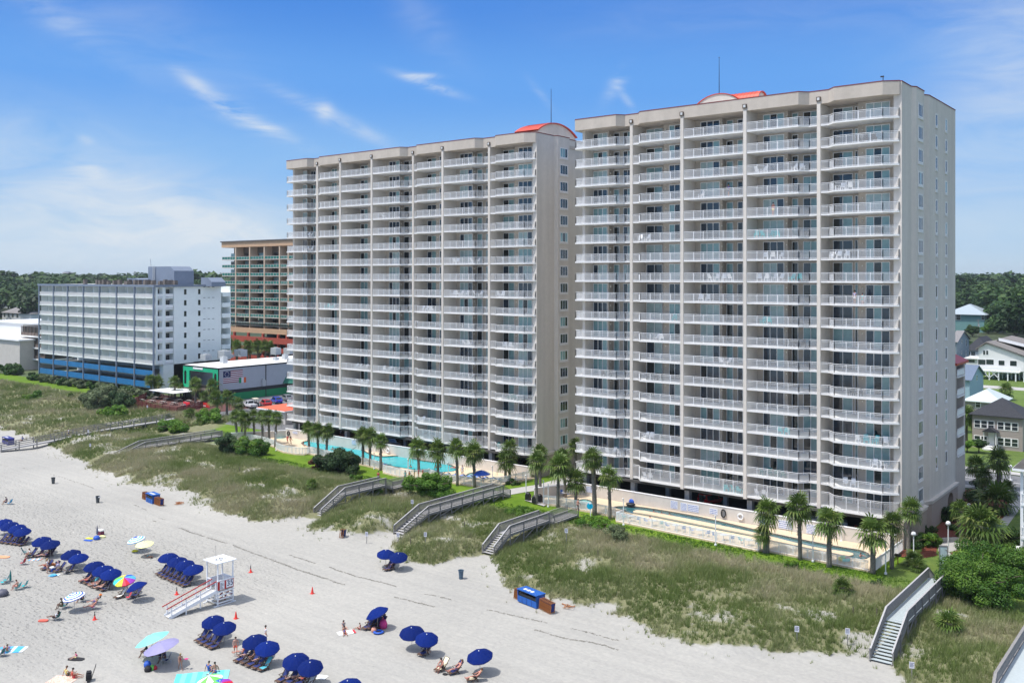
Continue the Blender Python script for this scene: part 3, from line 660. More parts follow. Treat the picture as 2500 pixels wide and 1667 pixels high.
deckA=[(G(5,x,y,1.4).x,G(5,x,y,1.4).y-.18)for x,y in _dA]+[(-90.8,122),(-154.6,122.0),(-160.5,112)]
tag(flatpoly('pool_deck',deckA,ZD,DECKM,[poolA,kidA,spaA],skirt=.45),kind='structure')
def pool(name,label,loop,mt,depth=.14,cat='pool'):
 T=thing(name,label,cat,(sum(p[0]for p in loop)/len(loop),sum(p[1]for p in loop)/len(loop),ZD-depth));O=T.location
 o=flatpoly('water_surface',[(p[0]-O.x,p[1]-O.y)for p in loop],0,mt,parent=T)
 n=len(loop);mb=MB();cx,cy=O.x,O.y
 inn=[]
 for i,p in enumerate(loop):
  a,b=Vector(loop[i-1]),Vector(loop[(i+1)%n]);d=(b-a).normalized();inn.append((p[0]-d.y*.22,p[1]+d.x*.22))
 area=sum(loop[i-1][0]*loop[i][1]-loop[i][0]*loop[i-1][1]for i in range(n))
 if area>0:inn=[(2*p[0]-q[0],2*p[1]-q[1])for p,q in zip(loop,inn)]
 vs=[(p[0]-cx,p[1]-cy,depth+.012)for p in loop]+[(p[0]-cx,p[1]-cy,depth+.012)for p in inn]+[(p[0]-cx,p[1]-cy,-.02)for p in loop]
 fs=[(i,(i+1)%n,n+(i+1)%n,n+i)for i in range(n)]+[(i,(i+1)%n,2*n+(i+1)%n,2*n+i)for i in range(n)]
 mb.add(vs,fs);mb.build('pool_edge',TILE,T);return T
pool('swimming_pool','long curving turquoise swimming pool in front of the left tower',poolA,WATER_T)
pool('wading_pool','small pale round wading pool at the far left end of the tan deck',kidA,WATER_P,.08)
pool('hot_tub','small round hot tub under the blue umbrella by the left tower',spaA,WATER_P,.08,'hot tub')
riv=[src(6,1010,640),src(6,1080,632),src(6,1250,642),src(6,1700,718),src(6,2150,822),src(7,400,530),src(7,640,575),src(7,760,595),src(7,815,625),src(7,800,648),src(7,700,645),src(7,90,520),src(6,2195,888),src(6,1800,812),src(6,1300,712),src(6,1130,682),src(6,1090,660)]
riv=closedsmooth([tuple(G(0,x,y,1.35)[:2])for x,y in riv],3)
isl=[src(6,1172,658),src(6,1260,660),src(6,1700,742),src(6,2190,845),src(7,400,556),src(7,640,592),src(7,705,608),src(7,690,622),src(7,600,612),src(7,100,508),src(6,2195,868),src(6,1800,790),src(6,1300,692),src(6,1175,674)]
isl=closedsmooth([tuple(G(0,x,y,ZD)[:2])for x,y in isl],3)
spaB=closedsmooth(polyG(6,[(710,585),(760,572),(810,585),(812,605),(760,615),(715,603)],1.4),3)
_dB=[G(6,x,y,1.4)for x,y in[(425,605),(530,618),(700,650),(855,678),(1020,712)]]+[G(6,1025,752,1.3),G(6,2190,996,1.3)]
deckB=[(p.x,p.y-.15)for p in _dB]+[(_dB[-1].x+.4,_dB[-1].y+.6),(G(7,820,742,1.35).x,G(7,820,742,1.35).y-.1),(-32.6,G(7,868,745,1.35).y-.1),(-32.2,116.4),(-80.5,116.4),(-82,110)]
tag(flatpoly('pool_deck',deckB,ZD,DECKM,[riv,spaB],skirt=.45),kind='structure')
pool('lazy_river','long narrow dark water channel looping along the tan deck before the right tower',riv,WATER_D)
pool('hot_tub','small hot tub with dark rim left of the lazy river',spaB,WATER_P,.08,'hot tub')
mb=MB();c_=Vector((sum(p[0]for p in isl)/len(isl),sum(p[1]for p in isl)/len(isl),1.2));mb.prism([(p[0]-c_.x,p[1]-c_.y)for p in isl],0,.31);tag(put('pool_island',mb.mesh('pool_island',DECKM),None,c_),'long thin tan island inside the lazy river','pool island')
def fence(label,pts,z,h=1.2,pick=.14,sec=1.8,glassy=False,group='white pool fences',name='picket_fence',m_=None,zf=None):
 m_=m_ or WHITE;T=thing(name,label,'fence',(pts[0][0],pts[0][1],z));O=Vector((pts[0][0],pts[0][1],z));c=0
 for a,b in zip(pts[:-1],pts[1:]):
  a,b=Vector((*a[:2],0)),Vector((*b[:2],0));L=(b-a).length;n=max(1,round(L/sec));d=(b-a)/L
  for i in range(n):
   p,q=a+d*(L*i/n),a+d*(L*(i+1)/n);za=(zf(p.x,p.y)if zf else z);mb=MB();o=Vector((p.x,p.y,za));e=q-p
   zb=(zf(q.x,q.y)if zf else z)-za;e=Vector((e.x,e.y,zb))
   mb.box(-.045,.045,-.045,.045,-.3 if zf else 0,h+.06)
   for zz,ww in((h,.09),(.12,.06))+(((h-.16,.035),)if not zf else()):mb.bar(Vector((0,0,zz)),e+Vector((0,0,zz)),ww,.05)
   k=int(L/n/pick)
   for j in range(1,k):r=e*(j/k);mb.box(r.x-.024,r.x+.024,r.y-.02,r.y+.02,r.z+.1,r.z+h)
   ob=mb.build('fence_panel',m_,T);ob.location=o-O;c+=1
 return T
fA=[tuple(G(5,x,y,1.4)[:2])for x,y in[(160,545),(280,568),(385,600)]]
fence('short white picket fence at the far left end of the pool deck',fA,ZD)
fA2=smoothline([tuple(G(5,x,y,1.4)[:2])for x,y in[(392,618),(450,640),(540,654),(610,658),(640,650)]],3)
fence('curved white fence section bulging toward the dunes at the far pool end',fA2,ZD)
fence('white picket fence along the sea side of the turquoise pool',[fA2[-1],tuple(G(5,1080,742,1.4)[:2]),tuple(G(5,1212,775,1.4)[:2])],ZD)
fA3=smoothline([tuple(G(5,x,y,1.4)[:2])for x,y in[(1212,795),(1300,818),(1420,838),(1560,830)]],3)
fence('white fence section bulging outward behind the crossing steps with sitters',fA3,ZD)
fence('white picket fence from the crossing steps to the path between the towers',[fA3[-1],tuple(G(5,1700,868,1.4)[:2]),tuple(G(5,1960,905,1.4)[:2]),tuple(G(5,2110,890,1.4)[:2]),(-91.4,120.9)],ZD)
fence('low white picket fence left of the lazy river beside the grill nook',[tuple(G(6,x,y,1.4)[:2])for x,y in[(425,605),(530,618),(700,650),(855,678),(1020,712)]],ZD)
fB=[tuple(G(6,1025,752,1.3)[:2]),tuple(G(6,2190,996,1.3)[:2])]
mb=MB()
fence('long white picket fence standing proud before the lazy river deck',[(fB[0][0]+.1,fB[0][1]+1.3),fB[0],fB[1],(fB[1][0]+.1,fB[1][1]+.7)],ZD-.1,1.25)
fence('white picket fence at the near right end of the lazy river',[(fB[1][0]+.5,fB[1][1]+.8),tuple(G(7,820,742,1.35)[:2])],ZD-.1,1.15)
fence('white fence closing the right end of the lazy river deck',[tuple(G(7,868,745,1.35)[:2]),tuple(G(7,1075,590,1.35)[:2])],ZD-.1,1.35)
SIGNM=mat('sign_white',(.75,.76,.80),.5,.03,5);SIGNB=mat('sign_blue_print',(.12,.18,.45),.6,.1,9)
def wallrun(label,a,b,z,h,th=.3,name='garden_wall'):
 a,b=Vector((*a[:2],0)),Vector((*b[:2],0));d=(b-a);L=d.length;ang=math.atan2(d.y,d.x)
 T=thing(name,label,'wall',(a.x,a.y,z),ang);mb=MB();mb.box(0,L,-th/2,th/2,-.4,h);mb.build('wall_panel',STUCCO_L,T)
 mb=MB();mb.box(-.05,L+.05,-th/2-.05,th/2+.05,h+.002,h+.08);mb.build('wall_cap',WHITE,T);return T,L
WB,LB=wallrun('long cream wall behind the lazy river below the right tower',(-79.5,116.6),(-33.0,116.6),ZD,1.65)
WB2,_=wallrun('angled cream wall at the far end of the lazy river deck',(-79.5,116.6),(-82.5,110.2),ZD,1.5)
WA,LA=wallrun('long cream wall behind the turquoise pool below the left tower',(-154.2,121.2),(-91.5,121.2),ZD,1.7)
WA2,_=wallrun('cream wall closing the far left end of the pool deck',(-154.2,121.2),(-160.5,112.0),ZD,1.3)
def notice(label,p,w,h,rows,kind='sign',blue=True):
 T=thing('wall_sign',label,'sign',p);mb=MB();mb.box(-w/2,w/2,-.03,0,-h/2,h/2);mb.build('sign_panel',SIGNM,T)
 mb=MB();r=random.Random(int(p[0]*10))
 for i in range(rows):
  z=h/2-h*(i+.7)/(rows+.4);x=-w/2+.08
  while x<w/2-.15:l=r.uniform(.06,.2);mb.box(x,min(x+l,w/2-.05),-.036,-.031,z-h/rows*.22,z+h/rows*.16);x+=l+.05
 mb.build('sign_lettering',SIGNB,T)
for f,x,y,w,h,rows,lb in[(6,1498,610,1.1,1.1,6,'plain white notice on the cream wall left of the blue rules sign'),(6,1578,628,1.0,1.1,6,'second plain white notice on the cream wall behind the lazy river'),(6,1655,640,1.7,1.0,4,'wide rules sign printed in blue on the cream wall near the red car'),
       (6,1822,665,1.2,.8,3,'blue lettered sign on the cream wall left of the black tube'),(6,2225,735,1.0,.9,3,'blue lettered sign on the cream wall partly behind the double palm'),(7,38,368,.9,.9,3,'blue lettered sign right of the double palm on the cream wall'),
       (7,205,396,1.9,1.1,4,'largest blue lettered rules sign on the cream wall'),(7,393,438,1.2,1.2,6,'white notice on the cream wall behind the trunk palm'),(6,805,485,1.3,.9,5,'pale blue notice by the corner at the far end of the lazy river')]:
 p=onY(f,x,y,116.43);notice(lb,(p.x,116.43,min(max(p.z,2.2),2.75)),w,h,rows)
for f,x,y,w,h,rows,lb in[(5,535,470,1.6,.5,2,'faint notice on the cream wall near the far pool end'),(5,775,530,1.4,.8,3,'faint round-edged notice above the seated swimmers'),(5,985,545,1.2,.8,3,'white notice on the cream wall over the middle of the turquoise pool')]:
 p=onY(f,x,y,121.0);notice(lb,(p.x,121.0,min(max(p.z,2.2),2.7)),w,h,rows)
def ring(label,p,mt,r=.38,tr=.09,sx=1):
 mb=MB();mb.smooth=True;n=18;pts=[(r*sx*math.cos(2*math.pi*k/n),-.1,r*math.sin(2*math.pi*k/n))for k in range(n)]
 vs=[]
 for k in range(n):
  a=2*math.pi*k/n
  for j in range(6):b=2*math.pi*j/6;q=r+tr*math.cos(b);vs.append((q*sx*math.cos(a),-.12+tr*math.sin(b),q*math.sin(a)))
 mb.add(vs,[(k*6+j,k*6+(j+1)%6,((k+1)%n)*6+(j+1)%6,((k+1)%n)*6+j)for k in range(n)for j in range(6)])
 o=put('ring',mb.mesh('ring',mt),None,p);return o
RUB=mat('black_rubber',(.02,.02,.022),.5,.2,4)
p=onY(6,1905,702,116.4);o=ring('',(p.x,116.4,2.35),RUB,.5,.12,.62);o.name='hanging_tube';tag(o,'tall black tube hanging on the cream wall of the lazy river','tube')
p=onY(6,2045,718,116.4);o=ring('',(p.x,116.4,2.3),WHITE,.36,.1);o.name='life_ring';tag(o,'white life ring hanging on the cream wall right of the black tube','life ring')
p=onY(5,487,460,121.0);o=ring('',(p.x,121.0,2.35),RUB,.45,.12,.7);o.name='hanging_tube';tag(o,'black oval tube on the far cream wall of the turquoise pool','tube')
p=onY(5,1248,605,121.0);o=ring('',(p.x,121.0,2.2),WHITE,.36,.1);o.name='life_ring';tag(o,'white life ring on the wall behind the turquoise pool loungers','life ring')
def crossing(label,xc,w,yb,yt,ye,zdeck,zb,hook=None,white=False,solid=False,boards=None,ylow=None,xcut=None):
 boards=boards or WOODL;T=thing('beach_boardwalk',label,'boardwalk',(xc,yb,zb));O=Vector((xc,yb,zb))
 def W(mb,name,mt=WOOD):o=mb.build(name,mt,T);o.location=-O;return o
 hw=w/2
 mb=MB()
 k=int((ye-yt)/.16)
 for i in range(k):y=yt+(ye-yt)*i/k;mb.box(xc-hw,xc+hw,y+.006,y+(ye-yt)/k-.006,zdeck-.05,zdeck)
 W(mb,'deck',boards)
 n=max(6,int((zdeck-zb)/.18));mb=MB()
 for i in range(n):
  y=yb+(yt-yb)*i/n;z=zb+(zdeck-zb)*(i+1)/n-.04;mb.box(xc-hw+.05,xc+hw-.05,y,y+(yt-yb)/n+.03,z-.05,z-.002*(i%2))
 W(mb,'stair_tread',boards)
 for s in(-1,1):
  x=xc+s*hw;mb=MB();mb.bar((x,yb-.1,zb-.05),(x,yt+.1,zdeck-.15),.07,.3);mb.bar((x,yt,zdeck-.17),(x,ye,zdeck-.17),.07,.26);W(mb,'side_beam')
  mb=MB();h=1.05
  mb.bar((x,yb,zb+h),(x,yt,zdeck+h),.15,.05);mb.bar((x,yt,zdeck+h),(x,ye,zdeck+h),.15,.05);W(mb,'cap_rail',WOODL);mb=MB()
  mb.bar((x,yb,zb+h-.12),(x,yt,zdeck+h-.12),.05,.09);mb.bar((x,yt,zdeck+h-.12),(x,ye,zdeck+h-.12),.05,.09)
  mb.bar((x,yb,zb+.18),(x,yt,zdeck+.12),.05,.08);mb.bar((x,yt,zdeck+.12),(x,ye,zdeck+.12),.05,.08)
  pk=.13 if not solid else .16
  k=int((yt-yb)/pk)
  for i in range(1,k):t=i/k;y=yb+(yt-yb)*t;z=zb+(zdeck-zb)*t;mb.box(x-.02,x+.02,y-(.022 if not solid else .07),y+(.022 if not solid else .07),z+.15,z+h-.14)
  k=int((ye-yt)/pk)
  for i in range(1,k):y=yt+(ye-yt)*i/k;mb.box(x-.02,x+.02,y-(.022 if not solid else .07),y+(.022 if not solid else .07),zdeck+.12,zdeck+h-.14)
  W(mb,'handrail')
  npz=max(2,int((ye-yt)/2.1));ps=[(yb+.05,zb)]+[((yb+yt)/2,(zb+zdeck)/2)]+[(yt+(ye-yt)*i/npz,zdeck)for i in range(npz+1)]
  for(y,z)in ps:mb=MB();mb.box(x-.06+s*.07,x+.06+s*.07,y-.06,y+.06,min(tz(x,y),z)-.3,z+h-.02);W(mb,'post')
  if hook:pass
 mb=MB();npz=max(2,int((ye-yt)/2.1))
 for i in range(npz):
  y=yt+(ye-yt)*(i+.5)/npz;g=tz(xc,y)
  if zdeck-g>.7:
   mb=MB();mb.bar((xc+hw,y-1.0,g+.1),(xc+hw,y+1.0,zdeck-.3),.05,.12);W(mb,'cross_brace')
 if hook:
  zl,yl,side=hook;n=max(3,int((zdeck-zl)/.17));L_=max(1.0,(zdeck-zl)*1.7);mb=MB()
  for i in range(n):y=ye+L_*i/n;z=zdeck-(zdeck-zl)*(i+1)/n;mb.box(xc-hw+.05,xc+hw-.05,y,y+L_/n+.02,z-.05,z)
  W(mb,'stair_tread',boards)
  for s in(-1,1):
   x=xc+s*hw;mb=MB();mb.bar((x,ye,zdeck-.15),(x,ye+L_,zl-.1),.07,.26);mb.bar((x,ye,zdeck+1.05),(x,ye+L_,zl+1.05),.12,.05);mb.bar((x,ye,zdeck+.12),(x,ye+L_,zl+.12),.05,.08)
   for i in range(1,int(L_/.13)):t=i*.13/L_;z=zdeck+(zl-zdeck)*t;mb.box(x-.02,x+.02,ye+i*.13-.02,ye+i*.13+.02,z+.12,z+.95)
   if yl>ye+L_:
    mb.bar((x,ye+L_,zl+1.05),(x,yl,zl+1.05),.12,.05);mb.bar((x,ye+L_,zl+.12),(x,yl,zl+.12),.05,.08);mb.bar((x,ye+L_,zl-.15),(x,yl,zl-.15),.07,.22)
    for i in range(int((yl-ye-L_)/.13)):mb.box(x-.02,x+.02,ye+L_+i*.13-.02,ye+L_+i*.13+.02,zl+.12,zl+.95)
   W(mb,'handrail')
   for y in[ye+L_]+([yl]if yl>ye+L_ else[]):mb=MB();mb.box(x-.06+s*.07,x+.06+s*.07,y-.06,y+.06,.9,zl+1.05);W(mb,'post')
  if yl>ye+L_:mb=MB();mb.box(xc-hw,xc+hw,ye+L_,yl,zl-.06,zl);W(mb,'lower_deck',boards)
 return T
GREYB=mat('grey_painted_boards',(.42,.47,.48),.7,.08,5,.1,8)
crossing('wide boardwalk with pale blue-grey deck and stairs at lower right',-25.1,1.85,84.3,88.9,103.6,2.75,.35,(1.35,0,1),boards=GREYB,solid=True)
crossing('weathered boardwalk with stairs between the two pools, its deck braced on tall posts',-87.3,1.8,86.9,91.6,107.6,2.35,.45,(1.35,0,1))
crossing('short weathered boardwalk whose lower walk joins the turquoise pool fence',-103.0,1.5,86.4,90.9,99.0,2.75,.45,(1.9,104.6,1))
crossing('weathered boardwalk with stairs nearest the lazy river hot tub',-72.5,1.7,87.4,90.6,98.9,2.35,.45,(1.75,105.6,1))
crossing('farthest weathered boardwalk with stairs, left of the palms by the far pool end',-163.6,2.2,90.0,95.0,111.6,2.15,.6,(1.45,113.4,1))
T=thing('long_ramp','long low wooden ramp with post railings running over the left dunes','boardwalk',(-184,77,.3));O=T.location.copy()
pth=[Vector((*G(2,10,180,.6)[:2],.6)),Vector((*G(2,500,100,1.4)[:2],1.5)),Vector((*G(2,900,10,2)[:2],2.1)),Vector((*G(1,1110,1365,2.2)[:2],2.2)),Vector((*G(1,1240,1340,2.2)[:2],2.2))]
off=Vector((-1.9,.2,0))
mb=MB()
for a,b in zip(pth[:-1],pth[1:]):mb.add([a,b,b+off,a+off],[(0,1,2,3)]);mb.bar(a+Vector((0,0,-.12)),b+Vector((0,0,-.12)),.08,.22)
o=mb.build('deck',WOODL,T);o.location=-O
for s in(Vector((0,0,0)),off):
 mb=MB()
 for a,b in zip(pth[:-1],pth[1:]):
  for h in(1.0,.62,.28):mb.bar(a+s+Vector((0,0,h)),b+s+Vector((0,0,h)),.06,.13)
 o=mb.build('handrail',WOOD,T);o.location=-O
 for a,b in zip(pth[:-1],pth[1:]):
  n=max(1,int((b-a).length/2.4))
  for i in range(n):
   p=a+(b-a)*(i/n)+s;mb=MB();mb.box(p.x-.08,p.x+.08,p.y-.08,p.y+.08,-.1,p.z+1.05);o=mb.build('post',WOOD,T);o.location=-O
T=thing('pale_boardwalk','wide pale boardwalk with a curved handrail cut off by the bottom right corner','boardwalk',(-14,84,0));O=T.location.copy()
mb=MB();mb.box(-14.9,-11.6,70,98,2.75,2.9);o=mb.build('deck',GREYB,T);o.location=-O
mb=MB();mb.bar((-15,78.9,3.95),(-15,98,3.95),.22,.06);mb.bar((-15,78.9,3.95),(-14.9,76.5,2.7),.22,.06);mb.bar((-15,78.9,3.05),(-15,98,3.05),.05,.1);mb.bar((-15,78.9,2.7),(-15,98,2.7),.1,.3)
for i in range(120):mb.box(-15.02,-14.98,79+i*.16,79.1+i*.16,3.0,3.9)
o=mb.build('handrail',WOOD,T);o.location=-O
for i in range(9):mb=MB();y=79+i*2.3;mb.box(-15.2,-15.06,y,y+.14,-.2,3.9);o=mb.build('post',WOODD,T);o.location=-O
def sheet(name,poly,z,mt,kind='structure'):return tag(flatpoly(name,poly,z,mt),kind=kind)
LX=1.335
sheet('lawn',[(-160,104),(-32,105.2),(-32,142),(-160,142)],LX-.012,LAWN)if False else None
sheet('parking_lot',[(-215,124),(-155.5,124),(-155.5,175),(-215,175)],LX,ASPH)
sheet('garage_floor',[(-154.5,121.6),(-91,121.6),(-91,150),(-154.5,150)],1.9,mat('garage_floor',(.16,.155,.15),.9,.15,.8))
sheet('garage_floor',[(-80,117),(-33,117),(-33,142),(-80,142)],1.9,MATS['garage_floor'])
sheet('path',[(-90.5,104.6),(-88.6,104.6),(-86.5,113),(-84.6,118),(-84.6,150),(-87.6,150),(-88,118.5),(-90,112)],LX+.02,CONC)
sheet('mulch_bed',[(-88.4,110),(-87.4,110.6),(-86.2,118),(-88.2,118)],LX+.01,MULCH)
sheet('lawn',[(-31.2,102),(60,102),(60,148),(-31.2,148)],LX,LAWN)
plaza=closedsmooth([tuple(G(19,x,y,1.4)[:2])for x,y in[(232,1040),(300,1000),(560,990),(720,1005),(760,1080),(900,1100),(960,1200),(860,1320),(700,1290),(560,1230),(400,1180),(250,1110)]],3)
sheet('plaza',plaza,LX+.02,CONC)
sheet('path',[tuple(G(19,x,y,1.4)[:2])for x,y in[(790,1310),(940,1260),(1010,1150),(1200,790),(1370,560),(1450,420),(1452,330),(1260,400),(1170,640),(1080,720),(800,1000)]],LX+.016,CONC)
sheet('mulch_bed',[tuple(G(19,x,y,1.4)[:2])for x,y in[(0,900),(170,810),(240,760),(560,420),(570,270),(720,230),(1050,270),(1330,370),(1250,400),(1160,650),(1060,730),(760,1000),(560,985),(300,995),(230,1040),(200,1180),(30,1180),(0,1100)]],LX+.008,MULCH)
sheet('mulch_bed',closedsmooth([tuple(G(19,x,y,1.45)[:2])for x,y in[(410,1160),(460,1120),(600,1110),(680,1150),(690,1210),(600,1220),(480,1190)]],3),LX+.05,MULCH)
sheet('mulch_bed',[tuple(G(7,x,y,1.4)[:2])for x,y in[(1040,605),(1080,575),(1310,600),(1330,620),(1220,640),(1060,630)]],LX+.03,MULCH)
mb=MB();pp=smoothline([tuple(G(19,x,y,1.5)[:2])for x,y in[(232,1015),(320,985),(560,980),(720,998)]],5);strip(mb,pp,.18,1.3,1.85,.0);c=Vector((pp[0][0],pp[0][1],1.3));o=mb.build('low_curved_wall',CONC);tag(o,'low curved concrete wall edging the small plaza','wall')
mb=MB();pp=smoothline([tuple(G(19,x,y,1.5)[:2])for x,y in[(232,1110),(350,1160),(520,1215),(650,1255)]],5);strip(mb,pp,.14,1.3,1.5,.0);o=mb.build('plaza_kerb',CONC);tag(o,'thin curved kerb on the sea side of the small plaza','kerb')
sheet('terrace',[tuple(G(19,x,y,1.45)[:2])for x,y in[(950,1390),(1190,1140),(1452,1160),(1700,1200),(1700,1500),(1200,1450)]],1.46,CONC)
T_=thing('black_fence','black slatted fence between the path and the neighbouring terrace','fence',(0,0,0));a=G(19,905,1330,1.4);b=G(19,1165,1080,1.4);T_.location=(a.x,a.y,1.3)
e=b-a;k=int(e.length/.14);mb=MB();mb.bar((0,0,1.35),Vector((e.x,e.y,1.35)),.05,.06);mb.bar((0,0,.15),Vector((e.x,e.y,.15)),.05,.06)
for i in range(k+1):p=e*(i/k);mb.box(p.x-.045,p.x+.045,p.y-.02,p.y+.02,0,1.4)
mb.build('fence_panel',BLACK,T_)
spc=closedsmooth([tuple(G(19,x,y,1.5)[:2])for x,y in[(1370,1330),(1400,1295),(1460,1290),(1560,1320),(1560,1360),(1440,1375)]],3)
T_=thing('wading_pool','round turquoise pool on the neighbouring terrace at the right edge','pool',(spc[0][0],spc[0][1],1.5));flatpoly('water_surface',[(p[0]-spc[0][0],p[1]-spc[0][1])for p in spc],.02,WATER_P,parent=T_)
yr0,yr1=G(18,600,1330,1.3).y,G(18,300,1500,1.3).y
print('ROAD',yr0,yr1,G(18,300,1290,1.3),G(18,800,1440,1.3),G(18,500,300,1.3))
PALML=leafmat('palm_leaf',(.045,.085,.012),(.10,.17,.03),(.27,.27,.09),.5,.25)
PALMD=leafmat('palm_leaf_dry',(.16,.15,.05),(.30,.28,.15),(.42,.38,.27),.6,.25)
BARK=mat('palm_bark',(.20,.175,.15),.95,.35,5,.8,8)
BARK2=mat('tree_bark',(.10,.075,.055),.95,.3,5,.6,10)
def palm_crown(seed,R_=1.75,nf=44,dry=.12,droop=1.0):
 r=random.Random(seed);V,F,A=[],[],[]
 for i in range(nf):
  u=(i+.5)/nf;az=i*2.39996+r.uniform(-.2,.2);el=R(82)-R(128)*u**.85*droop+r.uniform(-.12,.12);L=R_*(.55+.1*math.sin(i))*r.uniform(.85,1.12)
  d=Vector((math.cos(az)*math.cos(el),math.sin(az)*math.cos(el),math.sin(el)));side=Vector((-math.sin(az),math.cos(az),0));up=side.cross(d)*-1
  base=Vector((0,0,.1-.3*u));hub=base+d*L*.62;v0=r.random()*.45+(.45 if(u>1-dry)else 0)+.15*(el>0)
  b=len(V);V+=[base+side*.02,base-side*.02,hub];F.append((b,b+1,b+2));A.append(.5)
  n=11;hub2=base+d*L*.5
  for k in range(n):
   t=(k/(n-1)-.5)*2;ang=t*R(105);l2=L*(.80-.22*abs(t))*r.uniform(.85,1.1)
   dd=(d*math.cos(ang)+side*math.sin(ang)).normalized();mid=hub2+dd*l2*.6+up*.02;tip=hub2+dd*l2+Vector((0,0,-.32*l2*r.uniform(.6,1.4)*(1.2-.5*math.sin(el))));w_=l2*.075
   nn=dd.cross(up).normalized();b=len(V);V+=[hub2,mid+nn*w_,mid-nn*w_,tip];F+=[(b,b+1,b+2),(b+1,b+3,b+2)];q=v0+r.uniform(-.1,.12);A+=[q,min(1,q+.12)]
 return npmesh('crown',np.array([tuple(v)for v in V]),np.array(F),PALML,np.clip(A,0,1))
CROWNS=[palm_crown(s,1.8,46,.14)for s in range(5)]+[palm_crown(20+s,2.35,54,.30,1.12)for s in range(2)]
def palm_trunk(h,r0,seed,lean=(0,0)):
 mb=MB();mb.smooth=True;n=9;r=random.Random(seed);pts=[];rs=[]
 for i in range(n+1):
  t=i/n;pts.append((lean[0]*t*t,lean[1]*t*t,h*t-.2*(i==0)));rs.append(r0*(1.18-.3*t+(.55*max(0,t-.72))+r.uniform(-.05,.05)))
 mb.tube(pts,rs,9)
 mb.smooth=False
 for i in range(int(h*9)):
  t=r.uniform(.45,.98);a=r.uniform(0,6.28);rr=r0*1.1;p=Vector((lean[0]*t*t+math.cos(a)*rr,lean[1]*t*t+math.sin(a)*rr,h*t));mb.bar(p,p+Vector((math.cos(a)*.10,math.sin(a)*.10,.16)),.07,.03)
 return mb.mesh('trunk',BARK)
_pc=[0]
def palm(f,bx,by,cx,cy,label,group='palms',scale=1.0,kind=None,r0=.19,zbase=None,name='palm_tree'):
 _pc[0]+=1;i=_pc[0]
 b=G(f,bx,by,1.3)if zbase is None else G(f,bx,by,zbase)
 h=max(1.2,hgt(f,cx,cy,b));crx=G(f,cx,by,1.3)-b
 T=thing(name,label,'palm',b,0,group)
 lean=(crx.x*.8,crx.y*.8);put('trunk',palm_trunk(h,r0*1.12,i,lean),T)
 c=put('crown',CROWNS[(kind if kind is not None else i%5)],T,(lean[0],lean[1],h));c.rotation_euler=(random.uniform(-.1,.1),random.uniform(-.1,.1),random.uniform(0,6.28));c.scale=(scale*random.uniform(1.15,1.45),)*3
 return T
def row(f,lst,where,group,scale=1.0,kind=None,r0=.19):
 n=len(lst)
 for j,q in enumerate(lst):
  palm(f,*q[:4],label='%s palm from the left %s'%(ORD[j],where),group=group,scale=scale*(q[4]if len(q)>4 else 1),kind=kind,r0=r0)
row(5,[(88,545,72,365),(128,528,118,360,.9),(150,553,150,385),(222,548,212,368),(286,572,278,370),(337,584,325,370),(383,604,398,378)],'in the tight row of seven at the far pool end','row of seven palms at the far pool end')
row(5,[(642,648,632,455),(712,670,698,475),(775,675,788,480)],'of three in front of the yellow float','three palms before the far half of the turquoise pool')
row(5,[(1055,740,1050,510),(1110,752,1105,520),(1190,778,1192,555)],'of three before the blue pool loungers','three palms before the middle of the turquoise pool')
row(5,[(1482,790,1468,610,1.12),(1630,860,1622,625,1.12),(1777,895,1765,605,1.12),(1908,908,1898,645,1.12)],'of four behind the near half of the turquoise pool fence','four palms by the near half of the turquoise pool')
palm(5,2178,868,2182,612,'taller palm of the pair right of the blue pool umbrella','pair of palms by the blue pool umbrella',1.05)
palm(5,2146,872,2148,705,'shorter palm of the pair right of the blue pool umbrella','pair of palms by the blue pool umbrella',1.15)
palm(6,368,608,372,255,'palm beside the black grills, left of its taller neighbour with rough trunk','palms between the two pools',1.15)
palm(6,400,560,395,195,'palm rising just behind the one beside the black grills','palms between the two pools',1.0)
palm(6,543,632,560,295,'broad shaggy palm right of the black grills','palms between the two pools',1.3)
palm(6,605,560,580,225,'palm standing behind the broad shaggy palm near the grills','palms between the two pools',1.0)
palm(6,692,640,692,420,'shorter palm before the hot tub of the lazy river','palms between the two pools',1.15)
palm(6,690,420,685,130,'slim palm against the dark wall between the two towers','palms between the two pools',.8)
palm(6,846,696,822,245,'tall thick palm where the short boardwalk meets the fence','palms between the two pools',1.25,r0=.27)
palm(6,972,728,960,385,'bright green palm at the left end of the lazy river','palms between the two pools',1.1)
palm(6,2262,1008,2262,665,'taller palm of the joined pair in front of the lazy river','palms before the lazy river',1.15)
palm(6,2240,1006,2222,850,'short palm joined to a taller one in front of the lazy river','palms before the lazy river',.85)
palm(7,313,655,300,275,'palm with rough pale boots left of two similar ones by the lazy river','palms before the lazy river',1.15,r0=.2)
palm(7,528,710,525,375,'palm with rough pale boots in the middle of the lazy river fence','palms before the lazy river',1.15,r0=.24)
palm(7,852,758,850,455,'low wide palm at the near end of the lazy river fence','palms before the lazy river',1.15,r0=.24)
palm(7,992,722,1000,385,'slender palm just outside the end of the lazy river deck','palms before the lazy river',1.05)
palm(7,1115,625,1135,290,'slender palm by the clipped bushes and the shorter globe lamp','palms right of the right tower',1.1)
palm(7,1632,690,1655,405,'wide palm with many dry silver fronds beside the small plaza','palms right of the right tower',1.55,kind=5)
palm(7,1505,585,1500,290,'palm growing from the round mulch bed in the plaza','palms right of the right tower',1.0)
palm(7,1700,560,1720,470,'low silvery palm behind the black slatted fence','palms right of the right tower',1.2,kind=6)
palm(20,365,1160,358,1055,'tall palm nearest the tower beside the road','palms by the road',1.15)
palm(20,468,1200,468,1030,'tall thick palm beside the road in front of the taupe house','palms by the road',1.25,r0=.28)
